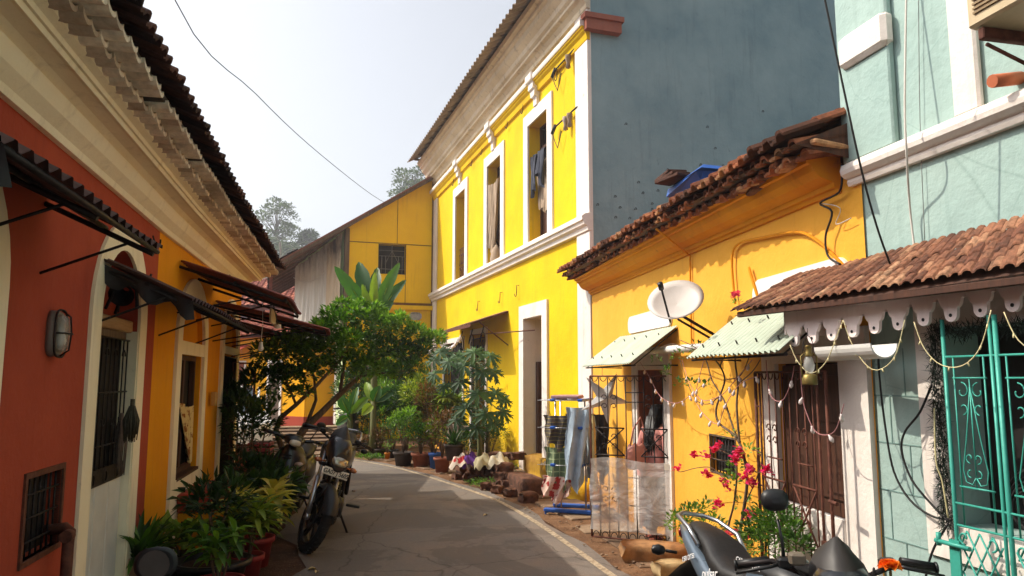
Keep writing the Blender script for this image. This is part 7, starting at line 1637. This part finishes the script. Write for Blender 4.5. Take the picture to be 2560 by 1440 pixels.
potted(-2.62, 8.1, 'dark broad leaved plant in the shade behind the croton', potm=CLAYD, r=.16, h=.26, ph=.4, rad=.3, n=150, L_=.17, w_=.09, lm=LEAFD)
potted(-2.05, 5.3, 'small bright green rosette plant at the lower edge of the verge', potm=None, kind='strap', n=26, L_=.22, w_=.045, lm=LEAFB, cat='plant', name='small_plant')
potted(-3.62, 9.9, 'dark bushy plant under the red brown awnings by the trellis', potm=CLAYD, r=.18, h=.3, ph=1.4, rad=.34, n=520, L_=.12, w_=.05, lm=LEAFD, tb=-.15)
potted(-3.25, 9.5, 'dark shrub growing against the iron trellis post', potm=CLAYD, r=.16, h=.3, ph=1.15, rad=.32, n=420, L_=.11, w_=.045, lm=LEAFD, tb=-.15)
potted(-3.02, 8.9, 'potted shrub between the maroon crates and the scooter', potm=REDP, r=.15, h=.3, ph=.5, rad=.26, n=200, L_=.13, w_=.06, lm=LEAFD)
# ================================================================ bougainvillea on the orange wall
bo_s, bo_o = 6.35, .30; bvb = FO.w(bo_s, bo_o, 0); bv = thing('bougainvillea', 'bougainvillea with bare climbing stems and bright pink flowers on the orange wall', 'bougainvillea', bvb)
def BV(px_, py_, off=.25): s_, z_ = FO.px(px_, py_, off); return FO.w(s_, off, z_)-bvb
q = MB()
for pts, r0, r1 in (([(1838,1400),(1850,1330),(1862,1260),(1868,1200),(1862,1150),(1850,1110),(1832,1085),(1800,1060),(1790,1030),(1800,990),(1812,950),(1800,915),(1770,880)], .014, .006),
    ([(1850,1110),(1845,1060),(1842,1010),(1845,960),(1838,900),(1842,850)], .010, .006), ([(1850,1110),(1830,1060),(1810,1000),(1780,950),(1765,900),(1740,870),(1700,850)], .008, .004),
    ([(1840,1400),(1820,1330),(1835,1260),(1842,1190),(1838,1150),(1810,1130),(1780,1120)], .010, .004), ([(1862,1260),(1890,1200),(1905,1150),(1900,1130),(1880,1125)], .005, .003), ([(1862,1150),(1890,1180),(1916,1178)], .005, .003),
    ([(1838,1153),(1800,1150),(1765,1141),(1737,1139)], .005, .003), ([(1813,1202),(1780,1170),(1740,1170),(1700,1180),(1692,1170)], .004, .003), ([(1800,915),(1820,880),(1880,860),(1930,850)], .006, .004), ([(1770,880),(1720,870),(1680,860),(1650,870)], .006, .004),
    ([(1800,990),(1770,1010),(1740,1000),(1720,960),(1700,900)], .004, .003), ([(1845,960),(1880,930),(1900,900)], .005, .003), ([(1812,950),(1850,940),(1870,900),(1880,870)], .004, .003)):
    q.tube([p for p in catmull([BV(*p) for p in pts], 4)], [r0+(r1-r0)*i/(4*(len(pts)-1)) for i in range(4*(len(pts)-1)+1)], 5)
q.build('stems', BARK, bv)
fl = MB(); gl_ = MB()
for (a, b_, n) in ((1789,1125,26),(1797,1112,14),(1737,1139,14),(1764,1141,12),(1692,1170,12),(1770,1188,26),(1850,1130,26),(1838,1150,22),(1875,1180,34),(1880,1207,34),(1916,1178,26),(1813,1202,8),(1819,1221,10),(1795,1260,34),(1879,1290,26),(1838,1330,8),(1822,1335,8),(1854,1348,20),(1838,738,20),(1862,1195,16),(1845,1140,16)):
    c = BV(a, b_, .30); fl = MB()
    for _ in range(int(n*1.3)): p = c+rdir()*R.uniform(0, .040); leaf(fl, p, rdir(-.3,1), .036, .036, R.random(), None, .15, .2, 2)
    fl.build('flower_cluster', PINK, bv)
for (a, b_, n, r) in ((1840,1170,40,.07),(1830,1205,40,.06),(1700,1310,200,.12),(1730,1290,160,.12),(1760,1270,60,.08),(1780,1320,120,.12),(1900,1330,300,.16),(1940,1300,260,.15),(1920,1360,300,.16),(1970,1340,220,.13),(1880,1370,200,.14),(1990,1370,120,.1),(1740,1345,160,.12),(1830,1090,14,.06),(1700,890,30,.08),(1745,870,20,.06),(1665,930,26,.05),(1730,960,22,.05),(1700,960,16,.05),(1765,965,16,.05),(1640,900,12,.05),(1870,1130,20,.06),(1860,1260,20,.06),(1842,760,8,.03)):
    clump(gl_, BV(a, b_, .26), (r, r, r*.9), n, .042, .022, a*.1, .3, 2, .2, .1)
gl_.build('leaves', LEAF, bv)
# ================================================================ orange rose
rp_ = at(2225, 1412, 2.75); ro = thing('rose', 'large orange rose blooming before the green wall beside the motorcycle', 'rose', (rp_.x, rp_.y, 0))
q = MB(); q.tube([(0,0,0),(.01,0,.45),(0,0,rp_.z-.02)], [.008,.006,.005], 6); q.build('stem', BARKG, ro)
q = MB()
for L_ in range(5):
    n = 5+L_
    for k in range(n):
        a = 2*pi*k/n+L_*.8; e = 1.35-L_*.28; leaf(q, (0,0,rp_.z-.012+.0*L_), (cos(a)*cos(e), sin(a)*cos(e), sin(e)), .030+.004*L_, .034+.004*L_, R.uniform(0,1), (0,0,1), .5, -.5 if L_ < 2 else .4, 4)
q.build('petals', tinted('orange_petals', [(0, srgb(226,70,20)), (.5, srgb(244,110,26)), (1, srgb(250,150,50))], .5, 30, .08, 0, .3, .3), ro)
q = MB(); [leaf(q, (0,0,rp_.z-.1-.09*k), rdir(-.1,.6), .06, .03, R.random(), None, .2, .3, 2) for k in range(8)]; pot(q, .001, .002); q.build('leaves', LEAF, ro)
q = MB(); pot(q, .14, .26); q.build('pot', CLAY, ro)
# ================================================================ laterite heap, steps, cloths
def block(x, y, z, sx, sy, sz, rz, lab='rough brown laterite block in the heap before the grille door', gp='laterite blocks of the heap', nm='laterite_block', cat='stone', mat=None, jit=.022):
    q = MB(); M = Matrix.Identity(4); nx = 3
    # rough rounded block from a subdivided box
    vs = []; idx = {}
    for i in range(4):
        for j in range(4):
            for k in range(4):
                if i in (0,3) or j in (0,3) or k in (0,3):
                    p = Vector((i/3-.5, j/3-.5, k/3-.5)); p2 = p*(1-.12*max(0, p.length-.62)/.24); idx[(i,j,k)] = len(vs); vs.append(Vector((p2.x*sx, p2.y*sy, (p2.z+.5)*sz))+Vector((R.uniform(-jit,jit), R.uniform(-jit,jit), R.uniform(-jit,jit)*.7)))
    fs = []
    for a in range(3):
        for b_ in range(3):
            for s_ in (0, 3):
                for f_ in ([(a,b_,s_),(a+1,b_,s_),(a+1,b_+1,s_),(a,b_+1,s_)], [(a,s_,b_),(a+1,s_,b_),(a+1,s_,b_+1),(a,s_,b_+1)], [(s_,a,b_),(s_,a+1,b_),(s_,a+1,b_+1),(s_,a,b_+1)]): fs.append(tuple(idx[t_] for t_ in f_))
    q.add(vs, fs, R.random(), True); return solo(q, nm, mat or LATER, lab, cat, (x, y, z), rz, gp)
ROWN = ('bottom', 'middle', 'top'); ORD = ('first', 'second', 'third', 'fourth', 'fifth', 'sixth', 'seventh', 'eighth')
for r_ in range(3):
    for k in range(8-r_):
        a = 1150+k*20+r_*10; x_, y_ = pg(a, 1200+k*4.5); block(x_+R.uniform(-.02,.02), y_+.12+.06*r_+R.uniform(-.04,.04), .115*r_, R.uniform(.15,.25), R.uniform(.18,.26), R.uniform(.10,.14), R.uniform(-.5,.5), 'rough laterite block, %s from the left in the %s course of the heap' % (ORD[k], ROWN[r_]))
for k in range(3): x_, y_ = pg(1215+k*30, 1225+8*k); block(x_, y_-.05, 0, .16, .16, .12, k, 'small loose laterite stone, %s from the left at the foot of the heap' % ORD[k])
for k in range(3): x_, y_ = pg(1240+k*24, 1190); block(x_+.02, y_+.35, .25, .30, .26, .12, .2*k, 'flat laterite block, %s of three lying beside the top right of the heap' % ORD[k], 'flat laterite blocks of the heap')
x_, y_ = pg(1305, 1240); block(x_+.05, y_+.3, 0, .95, .34, .26, -1.25, 'long mossy laterite step below the tall yellow house door', None, 'stone_step', 'step', jit=.02)
x_, y_ = pg(1345, 1198); block(x_+.12, y_+.3, 0, 1.0, .4, .36, -1.2, 'upper yellow stained step at the sill of the tall yellow house door', None, 'stone_step', 'step', plaster('yellow_stained_stone', srgb(128, 88, 56), srgb(190, 150, 30), dirt=srgb(80,60,46), dirt_amt=.8, streak=.8, bmp=.7), .02)
x_, y_ = pg(1395, 1245); block(x_+.25, y_+.15, 0, 1.3, .35, .28, -1.25, 'low yellow painted plinth behind the drying rack', None, 'stone_step', 'step', plaster('worn_yellow_plinth', srgb(226, 180, 30), srgb(196, 146, 30), dirt=srgb(100,76,50), dirt_amt=.8, streak=.6, bmp=.6), .012)
x_, y_ = pg(1322, 1256); block(x_, y_, 0, .24, .2, .14, .3, 'small round mossy rock beside the long step', None, 'stone', 'stone')
x_, y_ = pg(1640, 1408); block(x_, y_+.12, 0, .62, .36, .15, -.1, 'flat laterite slab at the foot of the open gate', None, 'stone_slab', 'stone', simple('ochre_laterite', srgb(172, 128, 84), .95, 0, .5, 10, .9), .015)
x_, y_ = pg(1655, 1440); block(x_+.08, y_, 0, .3, .2, .12, .2, 'smaller yellowish stone in front of the laterite slab', None, 'stone_slab', 'stone', simple('pale_stone', srgb(190, 164, 120), .95, 0, .4, 10, .8), .012)
x_, y_ = pg(895, 1140); block(x_, y_+.1, 0, .7, .4, .09, -.1, 'grey concrete kerb slab at the bend of the road', None, 'kerb_slab', 'kerb', CONCR, .008)
q = MB(); q.bbox(-.35,.35,-.25,.25,.62,.66,.01)
for x in (-.3,.3):
    for y in (-.2,.2): q.bbox(x-.03,x+.03,y-.03,y+.03,0,.62,.005)
x_, y_ = pg(1170, 1170); solo(q, 'wooden_table', WOODG, 'weathered wooden table behind the stone heap', 'table', (x_, y_+.45, .1), -.3)
def rag(px_, py_, Y, w_, d_, mat, lab, z=None):
    q = MB(); n = 10; p = at(px_, py_, Y); vs = []
    for j in range(n+1):
        for i in range(n+1):
            u, v = i/n-.5, j/n-.5; r = max(abs(u), abs(v))*2; vs.append((u*w_, v*d_, -.24*max(0, r-.45)**1.2+.035*sin(13*u+7*v)+.03*cos(15*v+4*u)+.05*(1-r)))
    q.add(vs, [(j*(n+1)+i, j*(n+1)+i+1, (j+1)*(n+1)+i+1, (j+1)*(n+1)+i) for j in range(n) for i in range(n)], .5, True); return solo(q, 'cloth', mat, lab, 'cloth', p, R.uniform(-.4,.4))
rag(1152, 1146, 12.35, .32, .30, spots('cream_red_cloth', srgb(222,206,190), srgb(196,60,60), 5), 'cream cloth with a red pattern drying on the stone heap')
rag(1176, 1143, 12.35, .30, .30, simple('purple_cloth', srgb(96, 48, 130), .9, 0, .2, 6), 'purple cloth drying on the stone heap')
rag(1208, 1146, 12.2, .30, .32, simple('khaki_cloth', srgb(176, 166, 132), .9, 0, .2, 6), 'khaki cloth draped over the middle of the stone heap')
rag(1245, 1144, 12.2, .34, .34, simple('cream_cloth', srgb(206, 196, 172), .9, 0, .2, 6), 'cream cloth draped over the right end of the stone heap')
o = MB(); c = cloth(-.12, .12, .5, 10, 10, .03, 3); p = at(1132, 1060, 12.9); solo(c, 'hanging_cloth', simple('pinkish_towel', srgb(206,184,170), .9), 'pinkish towel hanging on a line left of the papaya', 'cloth', p, -.3)
q = MB(); q.bbox(-.17,.17,0,.03,0,.22,.06); s_, z_ = FB.px(1040, 778, .1); solo(q, 'grey_patch', simple('grey_cement', srgb(170,170,176), .9), 'grey cement lump on the ledge of the boarded house', 'cement patch', FB.w(s_, .02, z_-.25), FB.rz)
# small litter on the road
for i, (a, b_, lab) in enumerate(((1218, 1290, 'pale curled leaf lying on the middle of the road'), (768, 1429, 'pale leaf on the asphalt near the bottom left'), (888, 1232, 'brown dry leaf on the road right of the motorcycle'), (1248, 1253, 'white scrap near the road edge line'), (795, 1433, 'tiny white pebble on the asphalt'))):
    x_, y_ = pg(a, b_); q = MB(); leaf(q, (0,0,.012), (1,.2,.15), .09 if i < 3 else .05, .04, .5, (0,0,1), .5, .3, 4); solo(q, 'fallen_leaf' if i < 3 else 'scrap', simple('dry_leaf%d' % i, srgb(190,168,120) if i != 2 else srgb(130,96,66), .8), lab, 'leaf' if i < 3 else 'litter', (x_, y_, .0), R.uniform(0,6))
LIT = MB()
for _ in range(900):
    i = R.randrange(20, 105); p = W_[i]; t_ = (W_[i+1]-W_[i]).normalized(); n_ = Vector((t_.y, -t_.x, 0)); c = p+n_*R.choice([R.uniform(.1,.5), R.uniform(.1,1.6)])+t_*R.uniform(-.2,.2); s_ = R.uniform(.006,.022)
    LIT.bbox(-s_, s_, -s_*.7, s_*.7, 0, s_*.8, s_*.3, R.random(), Matrix.Translation((c.x, c.y, .02)) @ Matrix.Rotation(R.uniform(0,3), 4, 'Z'))
for _ in range(500):
    c = Lp[R.randrange(20, 95)]+Vector((R.uniform(-.9,.05), R.uniform(-.4,.4), 0)); s_ = R.uniform(.006,.02); LIT.bbox(-s_, s_, -s_*.7, s_*.7, 0, s_*.8, s_*.3, R.random(), Matrix.Translation((c.x, c.y, .0)) @ Matrix.Rotation(R.uniform(0,3), 4, 'Z'))
tag(LIT.build('gravel', SLAB), 'scattered gravel and crumbs of stone along the road edges', 'gravel', None, 'stuff')
# ================================================================ far trees on the hill
def far_tree(px_, ptop, pbot, Y, wpx, lab, lm=LEAFF, n=1500, L_=.7, airy=.5, trunk=True, name='hill_tree'):
    top = at(px_, ptop, Y); bot = at(px_, pbot, Y); W2 = wpx/F*Y/2; H_ = top.z-bot.z; gz = hz(bot.x, Y) if Y > 60 else 0
    o = thing(name, lab, 'tree', (bot.x, Y, gz)); q = MB(); h0 = bot.z-gz; q.tube([(0,0,0),(W2*.05,0,h0+H_*.3),(0,0,h0+H_*.8)], [W2*.09,W2*.06,W2*.02], 7); c = MB(); r_ = random.Random(px_)
    for k in range(int(16/airy)):
        a = r_.uniform(0, 2*pi); v = r_.random(); rr = W2*sin(pi*(.12+.8*v))*r_.uniform(.35,.95); tip = Vector((rr*cos(a), rr*sin(a), h0+H_*(.08+.86*v))); q.tube([(0,0,h0+H_*v*.55), tip*.5+Vector((0,0,(h0+H_*v*.55)*.5)), tip], [W2*.025,W2*.015,W2*.006], 4)
        clump(c, tip, (W2*.28, W2*.28, H_*.10), int(n/(16/airy)), L_, L_*.55, k, .2, 1 if airy < .0 else 2, .2)
    q.build('trunk', BARK, o); c.build('crown', lm, o)
far_tree(688, 498, 640, 100, 118, 'tall airy tree with a wide open crown on the hill', n=2000, L_=.45, airy=.45)
far_tree(1030, 418, 520, 90, 150, 'grey green feathery tree behind the roof of the boarded house', n=2200, L_=.38, airy=.4)
far_tree(770, 578, 640, 100, 70, 'dense dark bush tree on the hill right of the palms', LEAFD, 1500, .5, .5)
far_tree(720, 610, 660, 96, 90, 'dark round tree low on the hill between the palms', LEAFD, 1500, .5, .6)
far_tree(660, 590, 650, 96, 70, 'olive tree low on the hill beside the tiled eave', LEAFF, 1200, .5, .6)
far_tree(800, 610, 670, 98, 90, 'low green tree above the roof ridge of the lane houses', LEAFF, 1200, .5, .6)
def palm(px_, py_, Y, L_, lab):
    c = at(px_, py_, Y); gz = hz(c.x, Y); o = thing('palm_tree', lab, 'palm tree', (c.x, Y, gz)); h0 = c.z-gz; q = MB(); q.tube([(0,0,0),(.3,0,h0*.5),(0,0,h0)], [.22,.18,.14], 7); q.build('trunk', BARK, o); q = MB()
    for k in range(15):
        a = 2.4*k; e = .9-.09*k; d = Vector((cos(a)*cos(e), sin(a)*cos(e), sin(e))); p = Vector((0,0,h0)); pts = [p.copy()]
        for i in range(9): p = p+d*L_/9; d = (d-Vector((0,0,.20))).normalized(); pts.append(p.copy())
        q.tube(pts, .03, 4, t=.7)
        for i in range(1, 10):
            for sg in (1,-1):
                for m_ in range(3): s_ = (pts[i]-pts[i-1]).normalized().cross(Vector((0,0,1))).normalized(); leaf(q, pts[i-1].lerp(pts[i], m_/3), s_*sg+Vector((0,0,-.5)), L_*.26*(1-.06*i), .14, R.random(), None, .1, .4, 1)
    q.build('fronds', LEAFF, o)
palm(700, 605, 85, 3.2, 'coconut palm with drooping fronds on the hill, taller of two'); palm(672, 618, 92, 2.6, 'smaller coconut palm beside the tall one on the hill'); palm(735, 622, 80, 2.4, 'low palm in front of the dark hill trees')
# ================================================================ haze
hzm = bpy.data.materials.new('haze_air'); hzm.use_nodes = True; nt = hzm.node_tree; nt.nodes.remove(nt.nodes['Principled BSDF'])
pv = nt.nodes.new('ShaderNodeVolumePrincipled'); pv.inputs['Color'].default_value = (.9, .93, .97, 1); pv.inputs['Density'].default_value = .0021; pv.inputs['Anisotropy'].default_value = .3
nt.links.new(pv.outputs[0], nt.nodes['Material Output'].inputs['Volume'])
q = MB(); q.box(-75, 60, -14, 165, -1.5, 42); tag(q.build('haze', hzm), 'pale haze filling the air over the street', 'haze', None, 'stuff')
